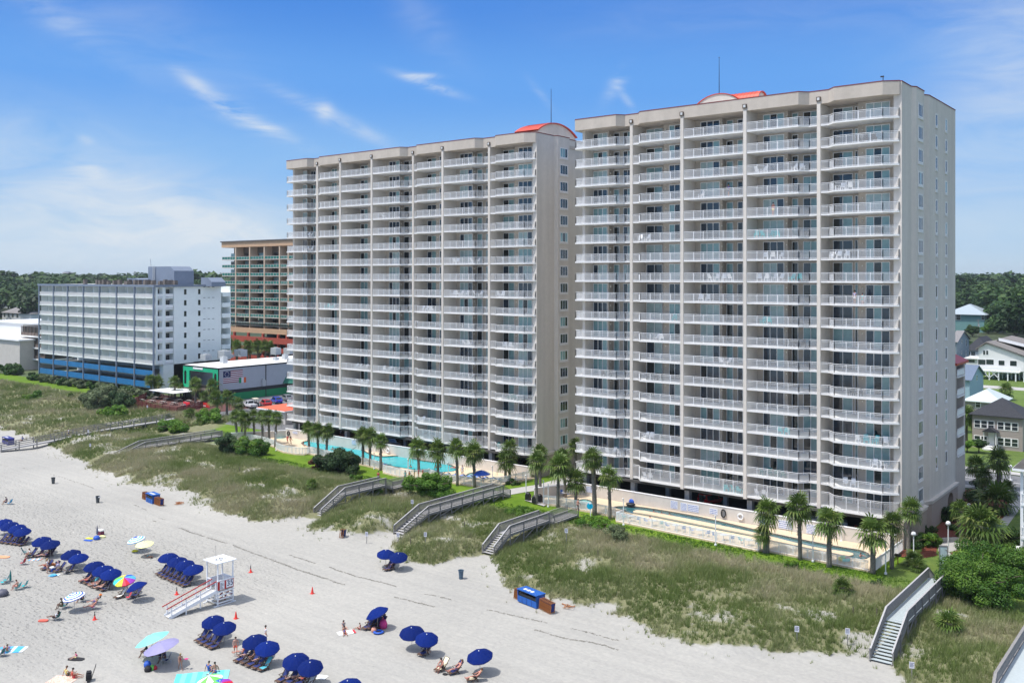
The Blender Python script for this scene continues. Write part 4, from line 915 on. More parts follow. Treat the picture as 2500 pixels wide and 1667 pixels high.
palm(20,400,1195,402,1105,'shorter palm between two tall ones by the road','palms by the road',1.0)
palm(20,505,1205,508,1165,'low palm at the edge of the mulch bed by the road','palms by the road',1.1)
palm(20,452,1275,452,1235,'low sprawling palm overhanging the long path','palms by the road',1.5,kind=6)
palm(20,306,950,306,815,'shaggy palm against the far corner of the right tower','palms across the road',1.5,r0=.4)
palm(20,500,738,500,695,'palm on the lawn behind the light roofed house','palms across the road',1.5)
palm(20,330,715,332,680,'grey green palm left of the light roofed house','palms across the road',1.6)
palm(17,282,1110,285,960,'thin palm in front of the teal house','palms across the road',1.0);palm(17,322,1125,322,1000,'second thin palm in front of the teal house','palms across the road',1.0)
row(1,[(1075,1188,1062,1068,1.25),(1120,1185,1122,1082,1.25),(1240,1205,1235,1078,1.25),(1385,1232,1385,1100,1.25),(1505,1230,1510,1112,1.2),(1448,1260,1448,1180,1.0),(1545,1330,1522,1198,1.25),(1608,1315,1618,1190,1.25)],'along the pub patio in front of the flag wall','palms round the pub patio',r0=.24)
palm(1,1690,1290,1690,1235,'low palm left of the white pickup truck','palms round the pub patio',1.1)
palm(1,1282,1190,1282,1125,'pale low palm between the patio awnings','palms round the pub patio',1.0)
for j,(bx,cx,cy)in enumerate([(150,150,1395),(205,200,1400),(245,245,1420),(350,350,1440),(420,410,1450),(480,485,1430),(540,540,1445),(610,612,1425),(670,672,1440),(705,705,1430)]):
 b=onY(16,bx,1560,203.0);T=thing('palm_tree','%s palm from the left in the row before the red parking levels'%ORD[j],'palm',(b.x,203-(j%2)*3,1.3),0,'palms before the terracotta parking levels')
 z=onY(16,cx,cy,203.0).z;put('trunk',palm_trunk(z-1.3,.25,j+60),T);c=put('crown',CROWNS[j%5],T,(0,0,z-1.3));c.scale=(1.9,)*3;c.rotation_euler=(0,0,j)
for(f,x,y,s,lb)in[(7,630,905,1.1,'spiky green palmetto with grey skirt on the dune, left of the wide boardwalk'),(7,1415,1175,1.25,'yellow green palmetto clump on the dune right of the boardwalk stairs'),(7,1160,700,1.25,'palmetto clump beside the top of the wide boardwalk'),(7,1180,740,.9,'smaller palmetto right at the wide boardwalk railing'),
      (5,665,905,.85,'lone bright palmetto on the dune below the dark cedar'),(1,500,1195,1.0,'palmetto on the far dune before the white hotel'),(1,1190,1350,.9,'palmetto beside the end of the long ramp'),(1,1350,1330,1.7,'largest palmetto clump right of the long ramp'),(1,1420,1385,1.3,'palmetto clump just below the largest one near the long ramp')]:
 b=GT(f,x,y);T=thing('palmetto',lb,'palmetto',b,random.uniform(0,6),'palmettos on the dunes');c=put('leaves',CROWNS[random.randrange(5)],T,(0,0,.55));c.scale=(s,s,s*.85);put('stem',palm_trunk(.6,.12,5),T)
def crown_mesh(seed,R3,nclump,nleaf,leaf,matn,flat=.0,name='foliage',up=.35,core=True):
 r=np.random.default_rng(seed);c=r.normal(0,1,(nclump,3));c/=np.linalg.norm(c,axis=1)[:,None];c*=r.uniform(.35,.86,(nclump,1));c*=np.array(R3);c[:,2]=np.abs(c[:,2])if flat else c[:,2]
 rad=r.uniform(.20,.36,nclump)*min(R3[0],R3[1]);tone=r.uniform(0,1,nclump);i=r.integers(0,nclump,nleaf)
 d=r.normal(0,1,(nleaf,3));d/=np.linalg.norm(d,axis=1)[:,None];d[:,2]+=.12
 p=c[i]+d*rad[i][:,None]*r.uniform(.72,1.12,(nleaf,1))*np.array([1,1,.8])
 nrm=d+r.normal(0,.55,(nleaf,3));nrm[:,2]+=up;nrm/=np.linalg.norm(nrm,axis=1)[:,None]
 t=np.cross(nrm,r.normal(0,1,(nleaf,3)));t/=np.linalg.norm(t,axis=1)[:,None];b=np.cross(nrm,t);s=leaf*r.uniform(.6,1.35,(nleaf,1))
 V=np.stack([p-t*s,p+b*s*.55,p+t*s,p-b*s*.55],1).reshape(-1,3);F=np.arange(4*nleaf).reshape(-1,4)
 att=np.clip(.62*tone[i]+r.normal(0.16,.13,nleaf),0,1);return npmesh(name,V,F,matn,att,k=4)
def limbs(h,r0,spread,seed,n=6,low=.3):
 r=random.Random(seed);mb=MB();mb.tube([(0,0,-.3),(0,0,h*low),(r.uniform(-.2,.2),r.uniform(-.2,.2),h*.62)],[r0,r0*.8,r0*.45],7)
 for i in range(n):
  a=6.28*i/n+r.uniform(-.4,.4);z=h*r.uniform(low*.7,low+.25);mb.tube([(0,0,z),(math.cos(a)*spread*.5,math.sin(a)*spread*.5,z+h*.22),(math.cos(a)*spread*.85,math.sin(a)*spread*.85,z+h*.36)],[r0*.45,r0*.3,r0*.12],5)
 return mb.mesh('trunk',BARK2)
LF_B=leafmat('leaf_bright',(.04,.12,.01),(.10,.22,.02),(.22,.34,.04),.5,.3)
LF_M=leafmat('leaf_myrtle',(.03,.09,.012),(.075,.175,.018),(.19,.31,.04),.55,.25)
LF_C=leafmat('leaf_cedar',(.018,.045,.014),(.04,.085,.025),(.08,.13,.035),.6,.2)
LF_H=leafmat('leaf_hedge',(.02,.055,.01),(.04,.10,.015),(.07,.15,.025),.5,.2)
LF_G=leafmat('leaf_grey',(.07,.10,.045),(.13,.17,.08),(.22,.26,.13),.6,.25)
LF_D=leafmat('leaf_dark',(.014,.036,.009),(.032,.075,.016),(.075,.13,.03),.6,.2)
LF_R=leafmat('leaf_rusty',(.08,.03,.015),(.16,.07,.03),(.24,.13,.06),.6,.2)
def shrub(label,p,R3,mt,n=9000,leaf=.11,clumps=26,cat='shrub',name='shrub',trunk=True,lift=.75,seed=None,group=None):
 T=thing(name,label,cat,p,0,group);h=R3[2]*(1+lift)
 put('foliage',crown_mesh(seed or int(abs(p[0]*31+p[1]*7))+1,R3,clumps,n,leaf,mt),T,(0,0,R3[2]*lift))
 if trunk:put('trunk',limbs(h,max(.06,R3[0]*.045),R3[0],3),T)
 return T
p=GT(5,830,800);shrub('dark wind-bent cedar with a rusty side, in front of the turquoise pool',(p.x,p.y+1.2,p.z),(5.2,3.0,2.4),LF_C,26000,.15,42,'tree','cedar_tree')
c=put('dead_foliage',crown_mesh(9,(1.6,1.6,1.2),9,3500,.12,LF_R),bpy.data.objects['cedar_tree'],(-4.9,-1.2,.9))
p=GT(5,1000,870);shrub('small bright bush at the right foot of the dark cedar',p,(1.5,1.1,.8),LF_B,3500,.1,10)
p=GT(5,1540,990);shrub('big bright green bush beside the short boardwalk',(p.x,p.y+.6,p.z),(5.2,2.6,2.1),LF_B,24000,.14,44)
p=GT(5,1120,965);shrub('low green bush under the short boardwalk deck',p,(2.2,1.3,.8),LF_B,5000,.1,12)
p=GT(5,200,655);shrub('bright green bush below the row of seven palms',p,(4.8,2.6,1.7),LF_B,14000,.16,32)
p=GT(5,20,650);shrub('darker bush left of the bright one below the seven palms',p,(3.2,2.4,2.2),LF_C,11000,.16,24)
p=GT(1,1235,1430);shrub('bright low bush behind the farthest boardwalk',(p.x,p.y,p.z),(6.0,2.8,1.3),LF_B,9000,.18,26)
p=GT(1,1480,1370);shrub('yellow green bush right of the large palmettos',p,(4.2,3,2.0),LF_B,9000,.18,24)
for j,(x,y,rx,rz)in enumerate([(690,1270,5,2.6),(770,1250,6,3),(840,1275,5,2.4),(660,1230,5,1.8),(790,1330,4.5,1.5)]):
 p=GT(1,x,y);shrub('%s of the mounded grey green bushes on the far dunes before the hotel'%ORD[j],p,(rx,rx*.7,rz),[LF_G,LF_G,LF_C,LF_G,LF_B][j],7000,.24,22,group='mounded bushes on the far dunes')
p=GT(1,245,1215);shrub('single low green bush on the far left dunes',p,(4.6,3,1.4),LF_B,5000,.22,14)
p=GT(6,1030,905);shrub('round grey brown twiggy bush on the dune below the lazy river fence',p,(1.7,1.4,1.25),LF_G,7000,.07,30,lift=.8)
p=GT(6,850,800);shrub('lush green creeping bush right of the nearest boardwalk',p,(3.6,1.8,.75),LF_B,9000,.1,24)
p=GT(6,240,690);shrub('low lush plants on the lawn left of the nearest boardwalk',p,(3.2,2.0,.4),LF_B,7000,.1,18,trunk=False)
p=GT(7,245,720);shrub('small green bush on the lawn edge before the lazy river',p,(1.1,.9,.5),LF_B,3500,.08,10)
p=GT(7,880,850);shrub('dark low bush at the lawn edge left of the wide boardwalk',p,(.8,.7,.5),LF_H,2500,.07,8)
p=GT(7,1620,1010);shrub('large wind-swept green bush right of the wide boardwalk',(p.x,p.y+1.6,p.z),(4.6,3.6,2.7),LF_M,42000,.11,60,cat='tree',name='wax_myrtle')
p=GT(7,1590,830);shrub('brighter bush crown behind the large wind-swept one',(p.x,p.y+1.0,p.z),(3.8,3.0,2.4),LF_M,24000,.11,40,cat='tree',name='wax_myrtle')
p=GT(7,1900,900);shrub('large green bush cut off by the right edge',(p.x+.5,p.y+1,p.z),(3.6,3.6,2.9),LF_M,26000,.11,40,cat='tree',name='wax_myrtle')
for f,x,y,R3,lb in[(7,1140,555,(2.2,1.4,.95),'left clipped bush by the shorter globe lamp'),(7,1265,550,(1.9,1.3,.95),'brighter clipped bush right of the one by the shorter globe lamp'),(7,1225,470,(2.6,1.2,.9),'dark clipped bush against the right tower corner'),(7,1395,370,(1.9,1.5,1.3),'tall rounded dark bush against the side wall of the right tower'),
     (19,740,430,(2.0,1.8,1.2),'rounded dark bush in the mulch near the arched doorway'),(19,430,690,(1.2,1.5,1.3),'dark bush behind the taller globe lamp'),(19,640,950,(1.3,.9,.55),'small bright bush behind the curved low wall'),(19,460,830,(1.0,.8,.5),'tiny bush in the red mulch behind the taller globe lamp'),
     (19,830,250,(1.6,1.4,.8),'green bush in the far mulch bed by the road'),(5,2180,880,(3.2,1.0,.5),'low clipped hedge between pool fence and path'),(19,1270,1060,(2.2,2.4,1.3),'pale variegated bush beside the neighbouring balconies')]:
 p=G(f,x,y,1.35);shrub(lb,p,R3,LF_H if 'bright' not in lb else LF_B,5200,.085,22,lift=.7)
for j in range(12):
 q=Vector(G(1,250,1065,1.5)).lerp(G(1,1060,1195,1.5),j/11.0);shrub('%s of twelve rounded grey hedge bushes along the white hotel, from the left'%ORD[j],q,(4.2,2.2,1.3),LF_G if j%3 else LF_H,3500,.26,14,group='hedge bushes before the hotel',trunk=False)
p=G(21,150,1530,1.3);shrub('wide green hedge before the low condominiums at the left edge',p,(10,4,2.2),LF_H,6000,.35,20,trunk=False)
def tree_lib(k,leaf,n,seed):
 return[crown_mesh(seed+i,(5.0,5.0,3.4),26,n,leaf,LF_D,name='crown')for i in range(k)]
TL=tree_lib(4,.42,3800,300);TLB=[m.copy()for m in TL[:2]]
for m_ in TLB:m_.materials[0]=MATS['leaf_bright']
TRK=limbs(8,.35,4.0,77,6,.35)
def oak(label,p,s,sz=1.0,bright=False,group='broadleaf trees beyond the houses',zc=None):
 T=thing('oak_tree',label,'tree',p,random.uniform(0,6.28),group);T.scale=(s,s,s*sz)
 put('trunk',TRK,T);put('crown',(TLB if bright else TL)[random.randrange(2 if bright else 4)],T,(0,0,8.0));return T
def hillz(x,y):return 1.25+10.5*sst(380,1000,np.hypot(x,y))+3.5*sst(1000,3000,np.hypot(x,y))
mb=MB();rr=[330,450,600,800,1000,1500,2200,3200,6000,10500];aa=np.linspace(R(-15),R(100),60);vs=[]
for q in rr:
 for a in aa:x,y=-math.sin(a)*q,math.cos(a)*q;vs.append((x,y,float(hillz(x,y))-(0.1 if q<400 else 0)))
n=len(aa);mb.smooth=True;mb.add(vs,[(i*n+j+1,i*n+j,(i+1)*n+j,(i+1)*n+j+1)for i in range(len(rr)-1)for j in range(n-1)])
tag(mb.build('hills',mat('forest_floor',(.03,.045,.015),.95,.3,.03,col2=(.06,.08,.03))),kind='structure')
def wood(seed,n,d0,d1,nl,leaf,Rr,name,label,keep=None,pw=1.0):
 r=np.random.default_rng(seed);dist=d0+(d1-d0)*r.uniform(0,1,n)**pw;u=r.uniform(-.68,.70,n);x=dist*(-ST+CT*u);y=dist*(CT+ST*u)
 px=1250+FPX*u;mid=(px>560)&(px<2290);k=(~mid)|(r.uniform(0,1,n)<.25)
 if keep is not None:k&=keep(x,y,px)
 x,y=x[k],y[k];n=len(x);z=hillz(x,y);pc=[]
 for s in range(5):
  q=np.random.default_rng(s+5);nc=12;c=q.normal(0,1,(nc,3));c/=np.linalg.norm(c,axis=1)[:,None];c*=np.array([.66,.66,.5])*q.uniform(.4,1,(nc,1));i=q.integers(0,nc,nl);d=q.normal(0,1,(nl,3));d/=np.linalg.norm(d,axis=1)[:,None];d[:,2]+=.25
  p=c[i]+d*.36*q.uniform(.7,1.1,(nl,1));nr=d+q.normal(0,.5,(nl,3));nr[:,2]+=.4;nr/=np.linalg.norm(nr,axis=1)[:,None];t=np.cross(nr,q.normal(0,1,(nl,3)));t/=np.linalg.norm(t,axis=1)[:,None];b=np.cross(nr,t)
  s_=leaf*q.uniform(.6,1.3,(nl,1));pc.append((np.stack([p-t*s_,p+b*s_*.7,p+t*s_,p-b*s_*.7],1),q.uniform(0,1,nc)[i]*.5+q.normal(.12,.1,nl)))
 big=r.uniform(.6,1.5,n)*Rr;V=np.empty((n,nl,4,3),np.float32);A=np.empty((n,nl),np.float32);tone=fbm(x,y,.012,3,4)*.7-.28+r.normal(0,.17,n)
 for j in range(n):
  P_,a_=pc[j%5];an=r.uniform(0,6.28);ca,sa=math.cos(an),math.sin(an);Q=P_*big[j];hz=.75+.2*r.uniform()
  V[j,:,:,0]=Q[...,0]*ca-Q[...,1]*sa+x[j];V[j,:,:,1]=Q[...,0]*sa+Q[...,1]*ca+y[j];V[j,:,:,2]=Q[...,2]*hz+z[j]+big[j]*(.9+.35*r.uniform())+2.5;A[j]=a_+tone[j]
 o=put(name,npmesh(name,V.reshape(-1,3),np.arange(n*nl*4).reshape(-1,4),LF_D,np.clip(A.ravel(),0,1),k=4));tag(o,label,'woodland',kind='stuff')
def kp(x,y,px):
 return((px<600)&(np.hypot(x,y)>600))|((px>=600)&(px<2290)&(y>420))|((px>2290)&((np.hypot(x,y)>640)|((px>2425)&(np.hypot(x,y)>450))))
wood(1,1500,330,800,380,.125,8.5,'woodland','dark green broadleaf woodland rolling behind the beach houses',kp,.8)
wood(2,6500,780,3400,60,.30,9.5,'far_woodland','distant dark treetops reaching the horizon',None,1.5)
tag(put('understory',npmesh('understory',np.array([[0,0,-5],[1,0,-5],[0,1,-5]]),np.array([[0,1,2]]),LF_D,[0])),kind='structure')if False else None
for j,(f,x,y,s,sz,br,lb)in enumerate([(17,890,985,1.75,1.15,False,'biggest dark oak on the right, behind the white stilted house'),(17,640,830,1.3,1.15,False,'dark oak with open limbs right of the teal house'),(17,960,1190,1.15,.8,True,'bright green low tree just behind the stilted house roof'),(17,700,1110,.9,.8,False,'dark round tree between the teal house and the stilted house'),
  (17,230,1080,1.0,1.0,False,'dark spreading tree hiding the left of the teal house'),(17,480,1090,.9,1.1,False,'tree covering the right front of the teal house'),(17,1080,900,1.4,1.1,True,'lighter oak at the right edge among darker ones'),(17,150,640,1.5,1.0,False,'oak behind the ridge of the teal house'),(17,770,640,1.6,1.1,True,'olive oak above the big dark oak on the right'),
  (21,320,920,1.35,1.05,False,'dark oak right of the white porch house at far left'),(21,470,800,1.5,1.15,True,'brownish oak left of the white hotel edge'),(21,500,930,1.0,.9,False,'small dark tree right against the white hotel edge'),(21,60,700,1.3,1.0,False,'oak above the white porch house at far left'),(21,430,640,1.5,1.0,True,'bright oak near the small white roof at far left'),(21,30,870,.9,.9,False,'dark bushy tree beside the white porch house')]):
 b=G(f,x,y,1.3);oak(lb,b,s,sz,br)
for(f,x,y,s,sz,br,lb)in[(17,300,1330,.55,.8,False,'small dark tree between the blue-grey house and the white garage'),(17,560,1120,.8,.8,True,'olive tree just behind the dark roofed house'),(17,120,1040,.8,.9,False,'dark tree behind the blue-grey gabled house'),(17,330,1150,.8,.8,False,'dark low tree behind the white gable of the dark roofed house'),(17,1060,1130,1.1,.9,True,'bright tree at the right edge behind the stilted house'),(17,760,950,1.5,1.1,False,'broad dark oak between the teal house and the biggest oak'),(18,265,860,.5,.8,False,'dark tree against the tower corner left of the taupe house'),(18,300,1100,.35,.6,True,'yellowish bush at the left foot of the taupe house'),(18,440,1105,.38,.6,False,'dark bush left of the taupe house stoop')]:oak(lb,G(f,x,y,1.3),s,sz,br,'trees among the houses at right')
for j,(x,y,s,lb)in enumerate([(270,350,1.0,'grey green bushy tree left of the light roofed house'),(545,720,.5,'small tree beyond the light roofed house')][:1]):
 oak(lb,G(18,x,y,1.3),.75,.8,False,'trees by the light roofed house')
b=G(17,412,1135,1.3);T=thing('utility_pole','wooden utility pole in front of the teal house','utility pole',b);h=hgt(17,412,840,b);mb=MB();mb.tube([(0,0,0),(0,0,h)],[.25,.18],6);mb.build('pole',WOOD,T);mb=MB();mb.bar((-1.2,0,h-.6),(1.2,0,h-.6),.15);mb.build('crossarm',WOOD,T);mb=MB();mb.tube([(.35,0,h-4.2),(.35,0,h-2.6)],.35,8);mb.build('transformer',mat('grey_metal',(.45,.46,.47),.5,.06),T)
HWIN=mat('house_window',(.02,.03,.035),.1,.3,1,spec=.8);ROOFG=mat('roof_grey',(.22,.21,.21),.9,.2,2,.3,12);ROOFD=mat('roof_dark',(.035,.037,.045),.9,.25,3,.3,12);ROOFM=mat('roof_metal',(.36,.42,.46),.4,.06,1);ROOFL=mat('roof_light',(.52,.58,.57),.6,.06,1)
ROOFB=mat('roof_brown',(.20,.18,.165),.9,.2,2,.3,12)
WALLT=mat('siding_taupe',(.40,.345,.32),.7,.05,2);WALLW=mat('siding_white',(.72,.72,.70),.6,.04,2);WALLG=mat('siding_teal',(.17,.33,.32),.7,.06,2);WALLB=mat('siding_bluegrey',(.24,.29,.32),.7,.05,2);WALLC=mat('wall_cream',(.58,.54,.49),.8,.05,1)
def house(label,x0,x1,y0,y1,ze,rise,roof,wm,rm,wins=(),ov=.6,z0=1.3,ax='x',porch=None,name='house',siding=True):
 T=thing(name,label,'house',((x0+x1)/2,y0,z0));O=T.location.copy()
 def W(mb,nm,m,par=T):o=mb.build(nm,m,par);o.location=-O if par is T else(0,0,0);return o
 mb=MB();mb.box(x0,x1,y0,y1,z0-.3,ze)
 if siding:
  z=z0+.5
  while z<ze-.3:mb.box(x0-.02,x1+.025,y0-.025,y0-.001,z,z+.035);z+=.33
 if roof=='gable':
  if ax=='x':g=[((x0,y0),(x0,y1)),((x1,y0),(x1,y1))];[mb.add([(a[0],a[1],ze),(b[0],b[1],ze),(a[0],(a[1]+b[1])/2,ze+rise)],[(0,1,2)])for a,b in g]
  else:g=[((x0,y0),(x1,y0)),((x0,y1),(x1,y1))];[mb.add([(a[0],a[1],ze),(b[0],b[1],ze),((a[0]+b[0])/2,a[1],ze+rise)],[(0,1,2)])for a,b in g]
 W(mb,'wall',wm)
 a0,a1,b0,b1=x0-ov,x1+ov,y0-ov,y1+ov;zz=ze-.05;mb=MB();t=.18
 if roof=='hip':
  L=min(a1-a0,b1-b0)/2
  if a1-a0>b1-b0:r0,r1=(a0+L,(b0+b1)/2),(a1-L,(b0+b1)/2)
  else:r0,r1=((a0+a1)/2,b0+L),((a0+a1)/2,b1-L)
  c=[(a0,b0),(a1,b0),(a1,b1),(a0,b1)];vs=[(p[0],p[1],zz)for p in c]+[(p[0],p[1],zz+t)for p in c]+[(*r0,zz+rise+t),(*r1,zz+rise+t)]
  tp=[(4,5,9,8)if a1-a0>b1-b0 else(4,5,8),(5,6,9)if a1-a0>b1-b0 else(5,6,9,8),(6,7,8,9)if a1-a0>b1-b0 else(6,7,9),(7,4,8)if a1-a0>b1-b0 else(7,4,8,9)]
  mb.add(vs,[(3,2,1,0),(0,1,5,4),(1,2,6,5),(2,3,7,6),(3,0,4,7)]+tp)
 elif roof=='gable':
  if ax=='x':P3=[(b0,zz-.25),((b0+b1)/2,zz+rise),(b1,zz-.25),(b1,zz-.05),((b0+b1)/2,zz+rise+.22),(b0,zz-.05)];vs=[(a0,*q)for q in P3]+[(a1,*q)for q in P3]
  else:P3=[(a0,zz-.25),((a0+a1)/2,zz+rise),(a1,zz-.25),(a1,zz-.05),((a0+a1)/2,zz+rise+.22),(a0,zz-.05)];vs=[(q[0],b0,q[1])for q in P3]+[(q[0],b1,q[1])for q in P3]
  mb.add(vs,[(i,(i+1)%6,6+(i+1)%6,6+i)for i in range(6)]+[(0,1,4,5),(1,2,3,4),(6,11,10,7),(7,10,9,8)])
 else:mb.box(a0,a1,b0,b1,zz,zz+.35)
 W(mb,'roof',rm)
 for(side,u,z,w,h,nn)in wins:
  mb=MB();mp=MB();tr=.12
  for i in range(nn):
   c=u+(i-(nn-1)/2)*(w+.25)
   if side=='f':mb.box(c-w/2-tr,c+w/2+tr,y0-.07,y0+.02,z-tr,z+h+tr);mp.box(c-w/2,c+w/2,y0-.075,y0-.071,z,z+h/2-.04);mp.box(c-w/2,c+w/2,y0-.075,y0-.071,z+h/2+.04,z+h)
   else:mb.box(x1-.02,x1+.07,c-w/2-tr,c+w/2+tr,z-tr,z+h+tr);mp.box(x1+.071,x1+.075,c-w/2,c+w/2,z,z+h/2-.04);mp.box(x1+.071,x1+.075,c-w/2,c+w/2,z+h/2+.04,z+h)
  f=W(mb,'window',WHITE);W(mp,'pane',HWIN,f)
 return T,W
yT=197.0;X0,X1=onY(18,362,900,yT).x,onY(18,965,900,yT).x
wl_=[('f',onY(18,(a+b)/2,700,yT).x,z,.95,1.35,nn)for a,b,z,nn in[(385,622,5.2,3),(660,912,5.2,3),(385,540,2.2,2),(660,912,2.2,3)]]
T,W=house('taupe two-storey house with a dark hip roof and white windows across the road',X0,X1,yT,yT+9,7.6,3.0,'hip',WALLT,ROOFD,wl_)
xd=onY(18,590,900,yT).x;mb=MB();mb.box(xd-.55,xd+.55,yT-.06,yT+.02,2.0,4.4);W(mb,'door',WALLW);mb=MB();mb.box(xd-1.3,xd+1.3,yT-1.8,yT,.9,2.0);mb.box(xd-.9,xd+.9,yT-2.4,yT-1.8,.9,1.6);W(mb,'stoop',WALLW)
for s in(-1,1):mb=MB();mb.box(xd+s*1.05-.08,xd+s*1.05+.08,yT-1.5,yT-1.34,2.0,4.7);W(mb,'porch_column',WHITE)
mb=MB();mb.add([(xd-1.4,yT-1.8,4.7),(xd,yT-1.8,5.6),(xd+1.4,yT-1.8,4.7),(xd-1.4,yT,4.7),(xd,yT,5.6),(xd+1.4,yT,4.7)],[(0,1,4,3),(1,2,5,4),(0,2,1),(0,3,5,2)]);W(mb,'porch_roof',ROOFD)
yT=228.0;X0,X1=onY(18,275,500,yT).x,onY(18,700,500,yT).x
house('low grey house with a pale hip roof behind the taupe house',X0,X1,yT,yT+10,onY(18,275,480,yT).z,2.4,'hip',mat('siding_grey',(.34,.32,.32),.7),ROOFL,[('f',onY(18,430,500,yT).x,onY(18,430,560,yT).z,.9,1.4,1)])
yT=331.0;X0,X1,X2=onY(17,415,1300,yT).x,onY(17,985,1400,yT).x,onY(17,1200,1400,yT).x
zf=onY(18,430,105,yT).z;ze=onY(17,415,1265,yT).z;zr=onY(17,535,1200,yT).z;xg=onY(17,535,1200,yT).x
T=thing('stilt_house','big white gabled beach house standing on stilts beyond the lane','house',((X0+X1)/2,yT,1.3));O=T.location.copy()
def W(mb,nm,m,par=None):o=mb.build(nm,m,par or T);o.location=-O if par is None else(0,0,0);return o
mb=MB();mb.box(X0,X2+4,yT,yT+22,zf,onY(17,1000,1440,yT).z+.3)
zl=onY(17,1000,1440,yT).z+.3;mb.add([(X0,yT,ze),(X0,yT,zl),(X2,yT,zl),(xg,yT,zr)],[(0,1,2,3)]);mb.add([(X0,yT+22,ze),(X0,yT+22,zl),(X2,yT+22,zl),(xg,yT+22,zr)],[(3,2,1,0)]);W(mb,'wall',WALLW)
mb=MB();mb.add([(X0-.8,yT-.8,ze-.5),(xg,yT-.8,zr+.3),(X2+.8,yT-.8,zl),(X0-.8,yT+23,ze-.5),(xg,yT+23,zr+.3),(X2+.8,yT+23,zl),(X0-.8,yT-.8,ze-.2),(xg,yT-.8,zr+.7),(X2+.8,yT-.8,zl+.35)],[(0,1,4,3),(1,2,5,4),(0,6,7,1),(1,7,8,2),(6,3,4,7),(7,4,5,8)]);W(mb,'roof',ROOFB)
zr2=onY(17,820,1100,yT+24).z;x2=onY(17,820,1100,yT+24).x;mb=MB();mb.add([(X0+2,yT+12,zr-1),(x2,yT+12,zr2),(X2+9,yT+12,zl+1),(X0+2,yT+34,zr-1),(x2,yT+34,zr2),(X2+9,yT+34,zl+1)],[(0,1,4,3),(1,2,5,4)]);W(mb,'rear_roof',ROOFB)
mb=MB();mb.add([(x2,yT+11.9,zr2+.3),(x2,yT+11.9,zr2-.7),(X2+9,yT+11.9,zl+.2),(X2+9,yT+11.9,zl+1.2)],[(0,1,2,3)]);W(mb,'roof_trim',WHITE)
zd=onY(17,420,1500,yT).z
for(a,b,lo,hi,m_)in[(410,520,1430,1505,HWIN),(530,640,1430,1505,HWIN),(712,800,1445,1515,HWIN),(880,980,1450,1525,HWIN),(485,515,1300,1360,HWIN),(530,560,1300,1360,HWIN)]:
 xa,xb=onY(17,a,1500,yT).x,onY(17,b,1500,yT).x;za,zb_=onY(17,a,hi,yT).z,onY(17,a,lo,yT).z;mb=MB();mb.box(xa-.12,xb+.12,yT-.08,yT+.02,za-.12,zb_+.12);f=W(mb,'window',WHITE);mb=MB();mb.box(xa,xb,yT-.1,yT-.085,za,zb_);W(mb,'pane',m_,f)
mb=MB();mb.box(X0-.5,X1+1,yT-3.2,yT,zf-.25,zf);W(mb,'porch_deck',WHITE)
mb=MB();zz=zf
mb.box(X0-.5,X1+1,yT-3.25,yT-3.15,zz+.95,zz+1.1)
for i in range(60):x=X0-.5+(X1-X0+1.5)*i/59;mb.box(x-.05,x+.05,yT-3.24,yT-3.16,zz,zz+1)
W(mb,'railing',WHITE)
for i,px in enumerate((425,565,675,785,880,980)):
 for dy in(-3.0,3,9):x=onY(18,px,200,yT-3).x;mb=MB();mb.box(x-.17,x+.17,yT+dy,yT+dy+.34,.9,zf);W(mb,'stilt',WHITE)
for px,s in((425,1),(565,-1),(565,1),(675,-1)):x=onY(18,px,200,yT-3).x;mb=MB();mb.bar((x,yT-2.9,zf-2.2),(x+s*2.0,yT-2.9,zf-.2),.2);W(mb,'knee_brace',WHITE)
yT=372.0;zt=onY(17,160,1080,yT).z
T,W_=house('narrow blue-grey gabled house peeking out right of the tower',onY(17,20,1300,yT).x,onY(17,92,1300,yT).x,yT,yT+20,onY(17,92,1170,yT).z,onY(17,160,1075,yT).z-onY(17,92,1170,yT).z+1,'gable',WALLB,ROOFG,[('r',yT+8,onX(17,160,1190,onY(17,92,1300,yT).x).z,1.2,1.2,1),('r',yT+8,onX(17,160,1360,onY(17,92,1300,yT).x).z,1.2,1.2,1),('r',yT+15,onX(17,195,1250,onY(17,92,1300,yT).x).z,.9,2.6,1),('r',yT+15,onX(17,195,1420,onY(17,92,1300,yT).x).z,.9,2.6,1)])
yT=400.0;T,W_=house('low dark roofed house with a white gable beside the blue-grey house',onY(17,225,1300,yT).x,onY(17,560,1300,yT).x,yT,yT+22,onY(17,300,1300,yT).z,5.0,'hip',WALLW,ROOFD,[('f',onY(17,300,1300,yT).x,onY(17,300,1370,yT).z,1.6,1.4,2)])
yT=400.0-30;house('small white garage below the dark roofed house',onY(17,230,1300,yT).x,onY(17,420,1300,yT).x,yT,yT+10,onY(17,230,1420,yT).z,.1,'flat',WALLW,WALLW,[('f',onY(17,270,1300,yT).x,onY(17,300,1475,yT).z,1.4,1.6,1),('f',onY(17,330,1300,yT).x,onY(17,300,1475,yT).z,1.4,1.6,1)])
yT=560.0;z1_=onY(17,480,778,yT).z;T,W_=house('teal house under a wide pale hip roof among the oaks',onY(17,-60,900,yT).x,onY(17,500,900,yT).x,yT,yT+24,z1_,onY(17,285,620,yT+12).z-z1_,'hip',WALLG,ROOFM,[('f',onY(17,85,800,yT).x,onY(17,85,850,yT).z,2.2,3.2,2),('f',onY(17,480,800,yT).x,onY(17,480,850,yT).z,1.4,3.4,1),('r',yT+10,onY(17,545,850,yT).z,2.0,3.6,1)],ov=1.5)
yT=760.0;house('far white house with a pink roof glimpsed between the oaks',onY(17,415,570,yT).x,onY(17,500,570,yT).x,yT,yT+14,onY(17,450,565,yT).z,6,'gable',WALLW,mat('roof_pink',(.62,.30,.26),.8),[('f',onY(17,455,570,yT).x,onY(17,455,600,yT).z,3,5,2)])
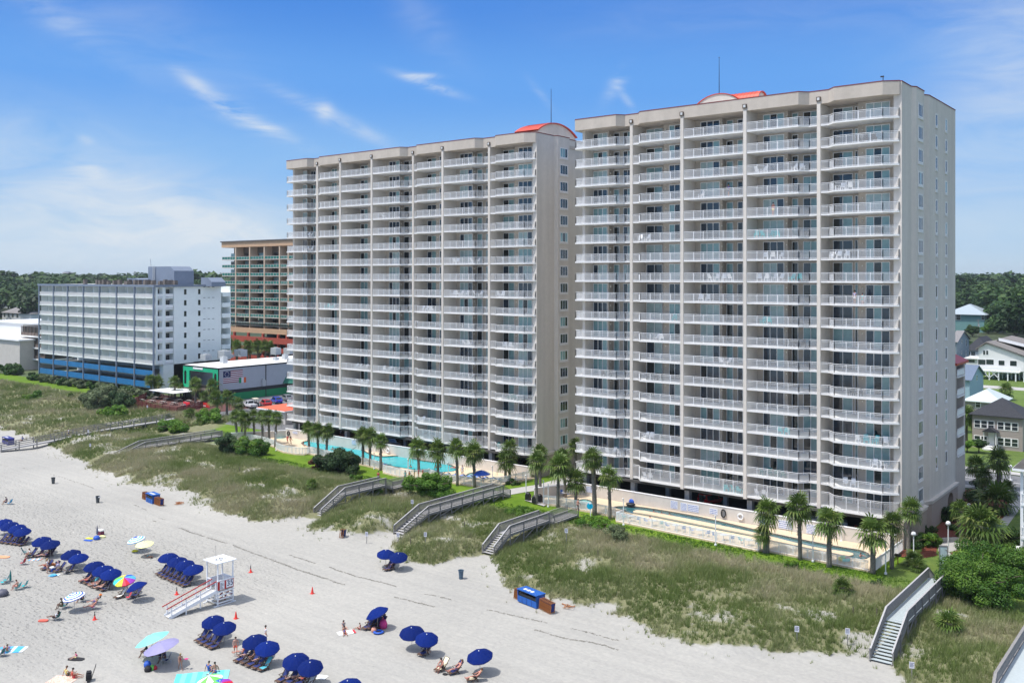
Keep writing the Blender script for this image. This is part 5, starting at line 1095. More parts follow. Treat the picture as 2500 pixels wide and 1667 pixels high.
yT=262.0;T,W_=house('small blue house with a blue-grey gable roof by the tower wing',onY(18,180,220,yT).x,onY(18,330,220,yT).x,yT,yT+16,onY(18,300,225,yT).z,3.0,'gable',mat('siding_sky',(.34,.48,.56),.7),mat('roof_blue',(.13,.17,.24),.8,.1,2),[('r',yT+8,onY(18,360,200,yT).z-1.5,.8,1.3,1)])
XN=-19.1;T=thing('balconied_house','white railed balconies under a grey shingle roof at the right edge','house',(XN+5,124,1.3));O=T.location.copy()
y_a,y_b=120.5,136.0;lv=[onX(7,1930,565,-21.6).z,onX(19,1370,740,-21.6).z,onX(19,1370,300,-21.6).z];ztop=onX(18,850,1215,-21.6).z
mb=MB();mb.box(XN+3,XN+16,y_a+1.5,y_b,1.0,ztop-.2);W(mb,'wall',WALLW)
levels=[4.3,7.3,ztop-.5]
for z in(onX(19,1390,750,-21.4).z,onX(19,1390,300,-21.4).z):mb=MB();mb.box(XN-1.2,XN+6,y_a,y_b,z-.3,z);b=W(mb,'balcony',WHITE);mb=MB();mb.bar((XN-1.1,y_a,z+1.05),(XN-1.1,y_b,z+1.05),.1);mb.bar((XN-1.1,y_a+.05,z+1.05),(XN+6,y_a+.05,z+1.05),.1);mb.bar((XN-1.1,y_a,z+.15),(XN-1.1,y_b,z+.15),.07);[mb.box(XN-1.13,XN-1.07,y_a+.2*i,y_a+.2*i+.05,z,z+1)for i in range(77)];[mb.box(XN-1.1+.2*i,XN-1.05+.2*i,y_a+.03,y_a+.08,z,z+1)for i in range(34)];mb.bar((XN-1.1,y_a+.02,z+.2),(XN-1.1,y_a+3.2,z+1.8),.14);W(mb,'railing',WHITE,b)
for y in(y_a+.1,y_a+5,y_a+10,y_b-.3):mb=MB();mb.box(XN-1.25,XN-.95,y,y+.3,1.3,ztop);W(mb,'post',WHITE)
mb=MB();mb.add([(XN-1.9,y_a-.8,ztop),(XN-1.9,y_b+.8,ztop),(XN+5,y_b+.8,ztop+7.5),(XN+5,y_a-.8,ztop+7.5),(XN+12,y_b+.8,ztop),(XN+12,y_a-.8,ztop)],[(0,1,2,3)[::-1],(3,2,4,5)[::-1],(0,3,5)]);mb.mi=1;mb.box(XN-1.95,XN+12,y_a-.8,y_b+.8,ztop-.3,ztop-.01);W(mb,'roof',[ROOFB,WHITE])
sheet('road',[(-140,158.5),(90,150.8),(90,163.5),(-140,171.5)][0:0]or[(-60,160.5),(80,160.5),(80,172.5),(-60,172.5)],1.345,ASPH)
sheet('pavement',[(-60,173),(80,173),(80,175.6),(-60,175.6)],1.40,CONC);sheet('pavement',[(-60,157.8),(80,157.8),(80,160.2),(-60,160.2)],1.40,CONC)
sheet('road_marking',[(-60,166.3),(80,166.3),(80,166.5),(-60,166.5)],1.352,LINE)
sheet('car_park',[(-32,148),(60,148),(60,157.8),(-32,157.8)],1.34,ASPH)
sheet('lawn',[(-70,176),(60,176),(60,290),(-80,290),(-130,340),(60,340),(60,420),(-150,420)][0:0]or[(-90,176),(70,176),(70,420),(-90,420)],1.33,LAWN)
sheet('lane',[(-90,303),(70,303),(70,311),(-90,311)],1.36,CONC)
HW_=mat('hotel_white',(.80,.84,.82),.7,.03,.5);HGR=mat('hotel_grey',(.19,.23,.30),.6,.06,1);HBL=mat('hotel_blue',(.02,.17,.40),.5,.12,.3);HIN=mat('hotel_recess',(.72,.71,.68),.8,.04,1)
T=thing('white_hotel','long white balconied hotel with two blue parking bands at the left','hotel',(-275,144,1.3));O=T.location.copy()
colx=[-309.9,-300.1,-290.9,-281.0,-271.3,-261.5,-251.6,-241.6];zs=[28.3,25.15,22.0,18.85,15.75,12.6,9.45];ZT=31.4;yh0,yh1=144.3,165.6
mb=MB();mb.box(-309.7,-243.4,yh0+2.2,yh1,9.4,ZT);mb.box(-309.7,-241.4,yh0+12,yh1,1.3,9.4);mb.box(-243.4,-241.4,yh0+5.6,yh1,1.3,ZT)
mb.box(-241.9,-241.4,yh0,yh0+.6,9.4,ZT);mb.box(-243.4,-241.4,yh0+2.4,yh0+12,1.3,9.4-.2)
W(mb,'wall',HW_)
mb=MB();mb.box(-310.4,-241.0,yh0-.7,yh1+.4,ZT,ZT+.45);W(mb,'roof',mat('hotel_roof',(.45,.45,.45),.9));mb=MB();mb.box(-310.5,-240.9,yh0-.8,yh0-.65,ZT-.1,ZT+.55);mb.box(-241.0,-240.85,yh0-.8,yh1+.4,ZT-.1,ZT+.55);W(mb,'roof_edge',HGR)
for x in colx:mb=MB();mb.box(x-.2,x+.2,yh0-.75,yh0-.3,1.3,ZT-.1);W(mb,'column',HGR)
def rail_panel(w,h=1.05):mb=MB();mb.box(-w/2,w/2,0,.04,.1,.14);mb.box(-w/2,w/2,-.01,.05,h-.06,h);[mb.box(-w/2+i*.16,-w/2+i*.16+.035,.005,.03,.14,h-.06)for i in range(int(w/.16))];mb.mi=1;mb.box(-w/2,w/2,.05,.06,.1,h-.1);return mb.mesh('railing',[WHITE,HIN])
rp={}
for k,z in enumerate(zs):
 for i in range(7):
  x0,x1=colx[i],colx[i+1];mb=MB();mb.box(x0+.1,x1-.1,yh0-.6,yh0+2.2,z-.14,z+.1);xm=(x0+x1)/2;mb.box(xm-.08,xm+.08,yh0+.1,yh0+2.2,z+.1,z+3.0);mb.box(x0-.08+(.1 if i==0 else 0),x0+.08,yh0+.1,yh0+2.2,z+.1,z+3.0)
  b=W(mb,'balcony',HW_);w_=round(x1-x0-.5,1)
  if w_ not in rp:rp[w_]=rail_panel(w_)
  r=put('railing',rp[w_]);r.parent=b;r.location=(xm,yh0-.5,z+.1)
  for s in(-1,1):
   cx=xm+s*(x1-x0)*.25;mb=MB();mb.box(cx-.2,cx+1.5,yh0+2.12,yh0+2.19,z+.1,z+2.2);W(mb,'balcony_door',WALLC if(k*3+i+s)%7 else GL_D)
 for ya,yb in((144.9,146.4),(147.3,149.7)):
  mb=MB();mb.box(-243.3,-243.2,ya,yb,z+.1,z+2.9);W(mb,'side_recess',HIN);mb=MB();mb.box(-243.2,-243.12,(ya+yb)/2,yb-.1,z+.1,z+2.3);W(mb,'side_door',GL_D)
  mb=MB();mb.box(-243.4,-241.5,ya,yb,z-.15,z+.1);mb.box(-241.5,-241.42,ya,yb,z+.2,z+1.1);W(mb,'side_railing',WHITE)
 for y in(153.6,158.2):mb=MB();mb.box(-241.42,-241.36,y-.38,y+.38,z+.8,z+2.3);W(mb,'window',GL_D)
 mb=MB();[mb.box(-241.42,-241.36,y-.38,y+.38,z+2.85,z+2.98)for y in(159.9,161.4,162.9)];o=W(mb,'vent_slots',BLACK)
 mb=MB();mb.box(-246,-240.6,165.7,168.4,z,z+1.25);mb.box(-246,-240.7,168.3,168.5,z+1.25,z+3.1);W(mb,'rear_balcony',HW_)
mb=MB()
for z in zs:mb.box(-243.3,-241.4,144.9,149.7,z+2.85,z+3.0+.15)
mb.box(-243.35,-241.41,146.4,147.3,9.3,ZT-.02);W(mb,'side_wall',HW_)
for k,(za,zb_)in enumerate(((6.25,7.7),(2.9,4.5))):
 for i in range(7):mb=MB();mb.box(colx[i]+.3,colx[i+1]-.3,yh0-.55,yh0-.3,za,zb_);W(mb,'parking_band',HBL)
 mb=MB();mb.box(-309.8,-243.4,yh0-.2,yh0+12,za-.35,za-.05);W(mb,'parking_deck',CONC)
for(a,b,y,d,z1,sl,lb)in[(onY(1,1050,300,154).x,onY(1,1235,300,154).x,154,6.5,37.3,1.3,'a'),(onY(1,900,300,152).x,onY(1,985,300,152).x,152,5,33.8,.4,'b'),(onY(1,1425,300,160).x,onY(1,1500,300,160).x,160,4.8,34.0,1.3,'c')]:
 mb=MB();mb.box(a,b,y,y+d,ZT,z1-sl);mb.add([(a,y,z1-sl),(b,y,z1-sl),(b,y+d,z1-sl),(a,y+d,z1-sl),(a,y,z1),(b-2.0,y,z1),(b-2.0,y+d,z1),(a,y+d,z1)],[(0,1,5,4),(1,2,6,5),(2,3,7,6),(3,0,4,7),(4,5,6,7)]);W(mb,'roof_room',HGR)
xl=onY(1,1085,300,153.7).x;mb=MB();[mb.bar((xl+q,153.7,ZT),(xl+q,153.7,37.4),.14)for q in(0,.8)];[mb.bar((xl,153.7,z),(xl+.8,153.7,z),.1)for z in np.arange(32,37.4,.6)];mb.bar((xl-1.6,154,37.3),(xl-2.0,154,39.6),.12);W(mb,'roof_ladder',mat('galvanised',(.45,.47,.48),.5,.1))
acm=mat('roof_unit_brown',(.14,.12,.105),.8,.3,1)
for i in range(36):x=-290+i*1.36+random.uniform(-.3,.3);y=148+random.uniform(0,5);mb=MB();h=random.uniform(.9,1.5);mb.box(x,x+1.0,y,y+1.0,ZT+.46,ZT+.46+h);mb.box(x+.15,x+.85,y+.15,y+.85,ZT+.46+h,ZT+.52+h);W(mb,'roof_unit',acm)
T=thing('low_condominiums','low grey and white condominiums with brown screened porches at the left edge','apartment building',(-340,150,1.3));O=T.location.copy()
mb=MB();mb.box(-380,-338.9,150.5,170,1.0,11.6);W(mb,'wall',WALLC);mb=MB();mb.box(-381,-338.3,149.9,170,11.6,12.1);mb.box(-381,-322,159.5,185,16.8,17.4);W(mb,'roof',WHITE)
mb=MB();mb.box(-385,onY(21,310,1000,160).x,160,184,1.0,16.8);W(mb,'upper_wall',WALLW)
PX0,PX1=onY(21,275,1000,155).x,onY(21,600,1000,155).x
for z in(5.2,9.2,13.2):
 mb=MB();mb.box(PX0,PX1,155,165,z-.5,z);W(mb,'porch_floor',WALLW);mb=MB();mb.box(PX0+.3,PX1-.3,155.6,165,z,z+3.2);W(mb,'porch',mat('screen_dark',(.04,.035,.03),.6,.2))
 mb=MB();mb.box(PX0,PX1,155.4,155.5,z,z+1.1);[mb.box(PX0+i*(PX1-PX0-.2)/7,PX0+.2+i*(PX1-PX0-.2)/7,155.3,155.5,z,z+3.3)for i in range(8)];W(mb,'porch_screen',mat('screen_brown',(.16,.12,.10),.8,.15))
house('white gabled house with stacked porches among trees at the far left',-345-75,-398,262,285,12,4.5,'gable',WALLW,ROOFG,[('f',-409-6,8.6,2.2,1.9,3),('f',-409-6,4.6,2.2,1.9,3)],ax='y')if False else None
yT=250.0
def Hh(lb,f,pa,pb,peave,ppeak,yT,dep,roof,wm,rm,ax='x',wins=()):
 x0,x1=onY(f,pa,700,yT).x,onY(f,pb,700,yT).x;ze=onY(f,pa,peave,yT).z;house(lb,x0,x1,yT,yT+dep,ze,onY(f,pa,ppeak,yT).z-ze,roof,wm,rm,wins)
Hh('grey roofed white house with stacked porches left of the hotel',21,30,425,690,605,250.0,14,'hip',WALLW,ROOFG,wins=[('f',onY(21,a,700,250.0).x,onY(21,60,z,250.0).z,2.4,2.3,1)for a in(65,122,175)for z in(748,835)]+[('f',onY(21,240,700,250.).x,onY(21,60,748,250.0).z,2.6,2.3,1)])
Hh('pale grey roof of a house behind the porch house at far left',21,-60,130,580,520,330.0,18,'hip',WALLW,ROOFM)
Hh('darker grey house roof right behind the pale one at far left',21,120,250,580,530,345.0,16,'hip',WALLW,ROOFG)
Hh('tiny white building glimpsed in the woods left of the hotel',21,362,445,450,430,560.0,10,'flat',WALLW,WALLW)
yT=1500.0;x0=onY(1,395,320,yT).x;x1=onY(1,500,320,yT).x;T=thing('distant_hotel','pale distant hotel block rising over the woods on the left horizon','hotel',(x0,yT,10));O=T.location.copy();mb=MB();xm=(x0+x1)/2;mb.box(x0+12,x1,yT,yT+30,5,onY(1,400,322,yT).z);mb.box(xm-8,xm+22,yT+2,yT+28,5,onY(1,400,305,yT).z);W(mb,'wall',mat('far_wall',(.55,.50,.48),.9));mb=MB();mb.box(xm-2,xm+12,yT+4,yT+20,onY(1,400,305,yT).z,onY(1,400,299,yT).z);W(mb,'roof',mat('far_roof',(.35,.38,.42),.8))
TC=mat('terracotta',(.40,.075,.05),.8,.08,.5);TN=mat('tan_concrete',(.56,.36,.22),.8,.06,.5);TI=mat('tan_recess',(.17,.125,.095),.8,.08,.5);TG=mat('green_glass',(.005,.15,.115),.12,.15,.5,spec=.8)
T=thing('terracotta_tower','tan tower with green glass balconies above red parking levels, behind the white hotel','apartment tower',(-285,211,1.3));O=T.location.copy()
cx=[-306.8,-298.1,-289.5,-280.8,-272.0,-267.1,-258.5,-250,-241.5];yo=211.0;zt=47.3
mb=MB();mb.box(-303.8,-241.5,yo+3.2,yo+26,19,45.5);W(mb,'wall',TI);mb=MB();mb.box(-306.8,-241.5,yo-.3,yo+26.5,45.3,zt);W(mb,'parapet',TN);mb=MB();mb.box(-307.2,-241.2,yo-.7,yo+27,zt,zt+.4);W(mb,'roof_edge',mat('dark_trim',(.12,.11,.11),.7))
mb=MB();mb.prism([(-266,yo+6),(-250,yo+6),(-250,yo+14),(-266,yo+14)],zt+.4,zt+2.0);W(mb,'roof_room',TC)
for i,x in enumerate(cx[1:]):mb=MB();mb.box(x-.3,x+.3,yo-.2,yo+3.4,13.6,45.3);W(mb,'pier',mat('pier_cream',(.60,.46,.34),.8,.06,.5))
for k in range(9):
 z=42.5-3.0*k-.0+.0
 z=39.9+2.0-3.03*k-1.2
 for i in range(8):
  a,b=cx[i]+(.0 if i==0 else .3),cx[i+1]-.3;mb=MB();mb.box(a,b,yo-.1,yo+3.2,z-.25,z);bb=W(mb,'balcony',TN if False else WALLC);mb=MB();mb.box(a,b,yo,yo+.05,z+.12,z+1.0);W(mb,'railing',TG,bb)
  mb=MB();mb.box(a,b,yo-.03,yo+.08,z+1.0,z+1.1);[mb.box(a+(b-a)*j/5-.06,a+(b-a)*j/5+.06,yo-.04,yo+.02,z,z+1.0)for j in range(6)];W(mb,'rail_frame',WALLC,bb)
  mb=MB();w_=(b-a)*.84;mb.box(b-w_-.2,b-.2,yo+3.1,yo+3.17,z,z+2.4);W(mb,'balcony_door',GL_D if(i+k)%2 else GL_T)
mb=MB();mb.box(-306.8,-241.5,yo-.5,yo+26,13.6,15.4);W(mb,'tan_band',TN)
for z0_,z1_ in((10.2,12.3),(7.0,8.6),(2.5,5.5)):mb=MB();mb.box(-306.8,-241.5,yo-1.4,yo-1.0,z0_,z1_);W(mb,'red_band',TC)
for x in cx[1:]:mb=MB();mb.box(x-.4,x+.4,yo-1.0,yo-.2,1.3,13.6);W(mb,'red_pier',TC)
mb=MB();[mb.box(-306,-242,yo-.8,yo+24,z,z+.3)for z in(10.1,6.9,3.7,16.9)];mb.box(-306,-242,yo+20,yo+20.5,1.3,19);W(mb,'parking_deck',DARK)
PG=mat('pub_green',(.008,.42,.20),.5,.06,1);PG2=mat('pub_green_base',(.008,.24,.08),.6,.08,1);PW=mat('pub_grey_wall',(.43,.45,.49),.8,.04,.6);PR=mat('white_membrane',(.80,.80,.80),.8,.05,.8,big=.05)
T=thing('green_pub','green and grey pub with painted flags on its long side wall','pub',(-220,144.5,1.3));O=T.location.copy();yp=144.6;XP=-212.0;XL=-228.3;zt=10.15
mb=MB();mb.box(XL,XP,yp+5,yp+46,1.3,zt-.1);mb.box(XP-.4,XP,yp,yp+5,3.8,zt-.1);mb.box(XL,XL+.4,yp,yp+5,1.3,zt-.1);W(mb,'wall',PW)
mb=MB();mb.box(XP-.38,XP+.03,yp-.02,yp+46.05,1.2,3.25);W(mb,'green_base',PG2);mb=MB();mb.box(XP-.38,XP+.06,yp-.05,yp+46.1,3.25,4.2);mb.box(XP+.0,XP+.08,yp-.1,yp+46.1,zt-.25,zt+.12);mb.box(XL-.1,XP+.08,yp-.1,yp,zt-.25,zt+.12);mb.box(XP,XP+.09,yp+15,yp+15.25,1.3,zt);mb.box(XP,XP+.09,yp-.05,yp+.2,1.3,zt);mb.box(XL-.05,XL+.15,yp-.08,yp,1.3,zt);W(mb,'black_trim',BLACK)
mb=MB();mb.box(XL,XP,yp,yp+46,zt-.08,zt+.06);W(mb,'roof',PR)
mb=MB();mb.box(XL+.15,XL+3,yp-.06,yp+.3,4.2,zt-.25);mb.box(XP-2.4,XP-.05,yp-.06,yp+.3,4.2,zt-.25);mb.box(XL+3,XP-2.4,yp-.06,yp+.3,zt-1.3,zt-.25);W(mb,'green_front',PG)
mb=MB();mb.box(XL+.15,XP-.05,yp-.3,yp+5,3.9,4.2);mb.bar((XL+3,yp,5.3),(XP-2.4,yp,5.3),.08);[mb.bar((XL+3+i*.6,yp,4.2),(XL+3+i*.6,yp,5.3),.06)for i in range(19)];W(mb,'terrace',WOODD)
for xa in(XL+.7,XP-1.7):mb=MB();w_=.5;pts=[(xa,5.2),(xa+1.0,5.2),(xa+1.0,8.2)]+[(xa+.5+.5*math.cos(a),8.2+.6*math.sin(a))for a in np.linspace(0,math.pi,8)[1:-1]]+[(xa,8.2)];mb.add([(p[0],yp-.09,p[1])for p in pts]+[(p[0],yp-.05,p[1])for p in pts],[tuple(range(len(pts)))[::-1],tuple(range(len(pts),2*len(pts)))]);W(mb,'arched_window',GL_D)
mb=MB();mb.box(XL+5,XL+9.5,yp-.2,yp-.1,zt-.75,zt-.3);W(mb,'name_board',WHITE)
mb=MB();mb.box(XL+8.5,XL+10,yp+4.9,yp+4.98,4.2,6.6);W(mb,'terrace_door',BLACK)
FLR=mat('flag_red',(.28,.02,.045),.8,.06);FLW=mat('flag_white',(.72,.72,.74),.8,.03);FLB=mat('flag_navy',(.015,.022,.10),.8,.06);FLG=mat('flag_green',(.01,.27,.12),.8,.06);FLO=mat('flag_orange',(.75,.13,.03),.8,.06)
fy0,fy1,fz0,fz1=yp+1.5,yp+7.6,6.1,9.25;e=XP+.012
mb=MB();sh_=(fz1-fz0)/13
for i in range(13):
 mb.mi=0 if i%2==0 else 1;y0_=fy0 if i>6 else fy0+2.3;mb.box(XP,e,y0_,fy1,fz1-sh_*(i+1)+.001,fz1-sh_*i)
mb.mi=2;mb.box(XP,e,fy0,fy0+2.3,fz1-sh_*7,fz1);mb.mi=1
for i in range(13):a=2*math.pi*i/13;cy,cz=fy0+1.15+.62*math.cos(a),fz1-sh_*3.5+.62*math.sin(a);mb.add([(e+.004,cy+(.13 if j%2==0 else .055)*math.cos(j*math.pi/5+1.57),cz+(.13 if j%2==0 else .055)*math.sin(j*math.pi/5+1.57))for j in range(10)],[tuple(range(10))])
W(mb,'painted_flag',[FLR,FLW,FLB])
mb=MB()
for i in range(3):mb.mi=i;mb.box(XP+.013,e+.013,fy0+4.9+i*.75,fy0+5.65+i*.75,5.75,7.2)
W(mb,'painted_tricolour',[FLG,FLW,FLO])
mb=MB();mb.box(XP+.02,XP+.7,yp+13.6,yp+14.7,4.3,5.9);mb.box(XP+.02,XP+.5,yp+13.8,yp+14.5,5.9,6.4);W(mb,'exhaust_box',MATS['galvanised'])
mb=MB();mb.add([(XP,yp+22,6.2),(XP+2.4,yp+22,4.4),(XP+2.4,yp+34,4.4),(XP,yp+34,6.2),(XP,yp+20.8,4.4)],[(0,1,2,3),(0,4,1)]);W(mb,'awning',mat('awning_green',(.02,.16,.11),.8))
GALV=MATS['galvanised']
for(f,x,y,w_,d_,h_,lb)in[(15,475,390,2.6,2.0,1.6,0),(15,770,360,3.4,2.4,2.2,0),(15,760,430,1.6,1.4,1.6,0),(15,1030,330,3.2,2.4,2.0,0),(15,880,350,1.0,1.0,.9,0),(15,1590,300,2.6,2.0,2.0,0),(15,1590,390,1.4,1.2,.7,0),(15,1740,370,1.4,1.2,1.3,0),(15,1810,290,3,2.4,1.8,0)]:
 p=G(f,x,y+10,zt);mb=MB();mb.box(p.x-w_/2,p.x+w_/2,p.y-d_/2,p.y+d_/2,zt+.3,zt+.3+h_);[mb.box(p.x-w_/2+.1+i*(w_-.3),p.x-w_/2+.2+i*(w_-.3),p.y-d_/2,p.y-d_/2+.1,zt,zt+.3)for i in(0,1)];mb.tube([(p.x,p.y,zt+.3+h_),(p.x,p.y,zt+.5+h_)],w_*.25,8);W(mb,'rooftop_unit',GALV)
T=thing('service_building','small beige building with a flat orange roof beside the left tower','building',(-164,132,1.3));O=T.location.copy();c=G(15,1740,1415,1.3);zc=onX(15,1740,1215,c.x).z
mb=MB();mb.box(c.x-9.0,c.x,c.y,c.y+14,1.2,zc);W(mb,'wall',WALLC);mb=MB();mb.box(c.x-9.7,c.x+.5,c.y-.6,c.y+14.5,zc,zc+.25);W(mb,'roof_trim',WHITE)
mb=MB();mb.box(c.x-9.5,c.x+.3,c.y-.4,c.y+14.3,zc+.252,zc+.34);mb.box(c.x-4,c.x-3.2,c.y+4,c.y+4.8,zc+.34,zc+.9);W(mb,'roof',mat('roof_orange',(.70,.13,.06),.7,.06,1))
sheet('patio',[(-238,121),(-196,121),(-196,144),(-238,144)],1.42,mat('patio_boards',(.11,.04,.032),.8,.25,3))
RB=mat('red_brown_timber',(.13,.025,.025),.7,.2,2)
def pfence(lb,a,b,h=1.5):
 a=Vector((a[0],a[1],1.4));b=Vector((b[0],b[1],1.4));T=thing('patio_fence',lb,'fence',a,0,'red brown patio fences');e_=b-a;n=max(1,int(e_.length/2.4))
 for i in range(n):
  p,q=e_*(i/n),e_*((i+1)/n);mb=MB();mb.box(p.x-.08,p.x+.08,p.y-.08,p.y+.08,0,h+.1)
  for z in np.arange(.12,h,.26):mb.bar(p+Vector((0,0,z)),q+Vector((0,0,z)),.04,.2)
  mb.build('fence_panel',RB,T)
A_=[G(1,x,y,1.4)for x,y in[(950,1245),(1100,1285),(1255,1305),(1420,1265),(1490,1240)]]
for i in range(4):pfence('%s stretch of red-brown fence round the pub patio, from the left'%ORD[i],A_[i],A_[i+1])
p0,p1=G(1,950,1245,1.4),G(1,1060,1185,1.4);pfence('red-brown fence closing the left end of the pub patio',p0,p1)
for(x,y,w_,d_,lb)in[(1215,1145,12,6,'long white flat awning over the pub patio'),(1320,1130,7,5,'smaller white awning right of the long one on the patio')]:
 b=G(1,x,y+60,1.4);T=thing('patio_awning',lb,'awning',b);h=hgt(1,x,y,b);mb=MB();mb.box(-w_/2,w_/2,-d_/2,d_/2,h,h+.12);mb.build('canopy',PR,T)
 for sx in(-1,1):
  for sy in(-1,1):mb=MB();mb.bar((sx*(w_/2-.2),sy*(d_/2-.2),0),(sx*(w_/2-.2),sy*(d_/2-.2),h),.12);mb.build('post',BLACK,T)
tblm=MB();tblm.box(-.9,.9,-.4,.4,.70,.76);tblm.box(-.9,.9,-.85,-.6,.42,.46);tblm.box(-.9,.9,.6,.85,.42,.46)
lg=MB();[lg.bar((sx*.6,sy*.7,0),(sx*.6,sy*.25,.7),.08)for sx in(-1,1)for sy in(-1,1)];[lg.bar((sx*.6,-.75,.4),(sx*.6,.75,.4),.07)for sx in(-1,1)]
m1,m2=tblm.mesh('table_top',mat('picnic_top',(.30,.27,.25),.7,.2,2)),lg.mesh('leg',BLACK)
ii=0
for r_ in range(3):
 for c_ in range(6):
  p=Vector(G(1,1000+c_*78+r_*30,1222+c_*8-r_*24,1.42));T=thing('picnic_table','picnic table on the pub patio, %s from the left in the %s row'%(ORD[c_],('front','middle','back')[r_]),'picnic table',p,random.uniform(-.1,.1),'picnic tables on the pub patio');put('table_top',m1,T);put('leg',m2,T)
for(x,y,c_,lb)in[(1325,1255,(.75,.03,.05),'red and white banner tied to the patio fence'),(1465,1262,(.6,.02,.02),'red banner on the patio fence near the blue board')]:
 p=G(1,x,y,1.5);mb=MB();mb.box(-1.4,1.4,-.12,-.06,.1,1.2);mb.mi=1;mb.box(-1.3,-.2,-.13,-.121,.3,.5);o=put('banner',mb.mesh('banner',[mat('banner%d'%x,c_,.7),FLW]),None,p);tag(o,lb,'banner')
TYRE=mat('tyre',(.02,.02,.02),.9,.2);RIM=mat('rim',(.35,.35,.36),.3,.05,metal=.8);CG=mat('car_glass',(.015,.02,.025),.05,.2,spec=.9);TL_=mat('tail_lamp',(.45,.01,.01),.3);HL_=mat('head_lamp',(.7,.7,.68),.15)
def car(label,p,rz,paint,kind='suv',cat='car',L=4.6,Wd=1.85):
 T=thing('parked_car' if kind!='truck' else 'pickup_truck',label,cat,p,rz,'parked vehicles');h=.82 if kind!='jeep' else 1.0;H=1.66 if kind in('suv',)else(1.85 if kind in('jeep','truck')else 1.45)
 mb=MB();mb.smooth=False;x=L/2
 prof={'suv':[(-x,.45),(-x+.05,.95),(-x+.25,1.05),(-x+.7,H),(.7,H),(1.25,1.02),(x-.25,.88),(x,.70),(x-.02,.40)],'sedan':[(-x,.45),(-x+.05,.9),(-x+.7,.98),(-x+1.25,H),(.3,H),(1.0,.95),(x-.2,.82),(x,.65),(x,.38)],
   'jeep':[(-x,.55),(-x,1.15),(-x+.05,H),(.3,H),(.55,1.15),(x-.1,1.08),(x,1.0),(x,.55)],'truck':[(-x,.6),(-x,1.1),(-.5,1.1),(-.45,H),(.6,H),(1.1,1.15),(x-.1,1.05),(x,.9),(x,.55)]}[kind]
 n=len(prof)
 for s in(1,):
  vs=[]
  for y,k in((-Wd/2,1),(Wd/2,1)):
   for(a,z)in prof:t=max(0,(z-1.0))*.28;vs.append((a,y-math.copysign(t,y),z))
  mb.add(vs,[tuple(range(n))[::-1],tuple(range(n,2*n))]+[(i,(i+1)%n,n+(i+1)%n,n+i)for i in range(n)])
 mb.build('body',paint,T)
 mb=MB();gl=[i for i in range(n)if prof[i][1]>1.3];a0,a1=prof[gl[0]][0],prof[gl[-1]][0];zl,zh=1.08,H-.12
 for s in(-1,1):yb=s*(Wd/2-.02+.012);mb.add([(prof[gl[0]-1][0]+.25,s*(Wd/2-.01),zl),(prof[gl[-1]+1][0]-.18,s*(Wd/2-.01),zl),(a1-.02,s*(Wd/2-(zh-1)*.28+.015),zh),(a0+.08,s*(Wd/2-(zh-1)*.28+.015),zh)],[(0,1,2,3)])
 for(p1,p2,o)in((prof[gl[0]-1],prof[gl[0]],-.02),(prof[gl[-1]+1],prof[gl[-1]],.02)):
  if abs(p1[1]-p2[1])>.2:q1=(p1[0]*.85+p2[0]*.15,p1[1]*.85+p2[1]*.15);q2=(p1[0]*.1+p2[0]*.9,p1[1]*.1+p2[1]*.9);w2=Wd/2-.32;mb.add([(q1[0]+o,-w2-.1,q1[1]+.01),(q1[0]+o,w2+.1,q1[1]+.01),(q2[0]+o,w2,q2[1]+.01),(q2[0]+o,-w2,q2[1]+.01)],[(0,1,2,3)])
 mb.build('window',CG,T)
 for sx in(-1,1):
  for sy in(-1,1):
   wx=sx*(L/2-.85);mb=MB();r_=.34 if kind!='jeep' else .42;vs=[]
   for yy in(sy*(Wd/2-.22),sy*(Wd/2+.03)):
    for k in range(14):vs.append((wx+r_*math.cos(k*.4488),yy,r_+r_*math.sin(k*.4488)))
   mb.add(vs,[tuple(range(14)),tuple(range(14,28))]+[(i,(i+1)%14,14+(i+1)%14,14+i)for i in range(14)]);wl2=mb.build('wheel',TYRE,T)
   mb=MB();yy=sy*(Wd/2+.035);mb.add([(wx+.2*math.cos(k*.628),yy,r_+.2*math.sin(k*.628))for k in range(10)],[tuple(range(10))]);mb.build('rim',RIM,wl2)
 for sy in(-1,1):mb=MB();mb.box(-L/2-.02,-L/2+.04,sy*.62-.17,sy*.62+.17,.78,.92);mb.build('tail_light',TL_,T);mb=MB();mb.box(L/2-.12,L/2+.005,sy*.6-.17,sy*.6+.17,.64,.76);mb.build('headlight',HL_,T)
 if kind=='jeep':mb=MB();mb.tube([(-L/2-.25,0,1.05),(-L/2,0,1.05)],.36,12);mb.build('spare_wheel',TYRE,T)
 return T
P_RED=mat('car_red',(.50,.008,.015),.25,.05,coat=.6);P_BLUE=mat('car_blue',(.01,.035,.42),.25,.05,coat=.6);P_WHITE=mat('car_white',(.70,.70,.70),.3,.03,coat=.5);P_SIL=mat('car_silver',(.36,.37,.38),.3,.05,metal=.5,coat=.4);P_DK=mat('car_dark',(.03,.032,.036),.3,.1,coat=.5)
car('red car parked below the flag wall, next to the blue one',G(15,1430,1115,1.35),R(160),P_RED)
car('bright blue car between the red and the grey ones',G(15,1600,1070,1.35),R(160),P_BLUE)
car('grey car half hidden by the tower, right of the blue one',G(15,1765,1030,1.35),R(160),P_SIL)
car('white pickup truck parked at the left end of the pub car row',G(15,1180,1145,1.35),R(165),P_WHITE,'truck','pickup truck',5.4)
car('red boxy off-road vehicle with a spare wheel in the right tower garage',(-59.2,121.0,1.93),R(75),P_RED,'jeep','off-road vehicle',4.2)
car('silver car parked in the left tower garage behind the pool wall',(-127.4,125.4,1.93),R(15),P_SIL)
car('white car tucked in the garage behind the palm crowns at lower right',(-42.5,120.5,1.93),R(20),P_WHITE,'sedan')
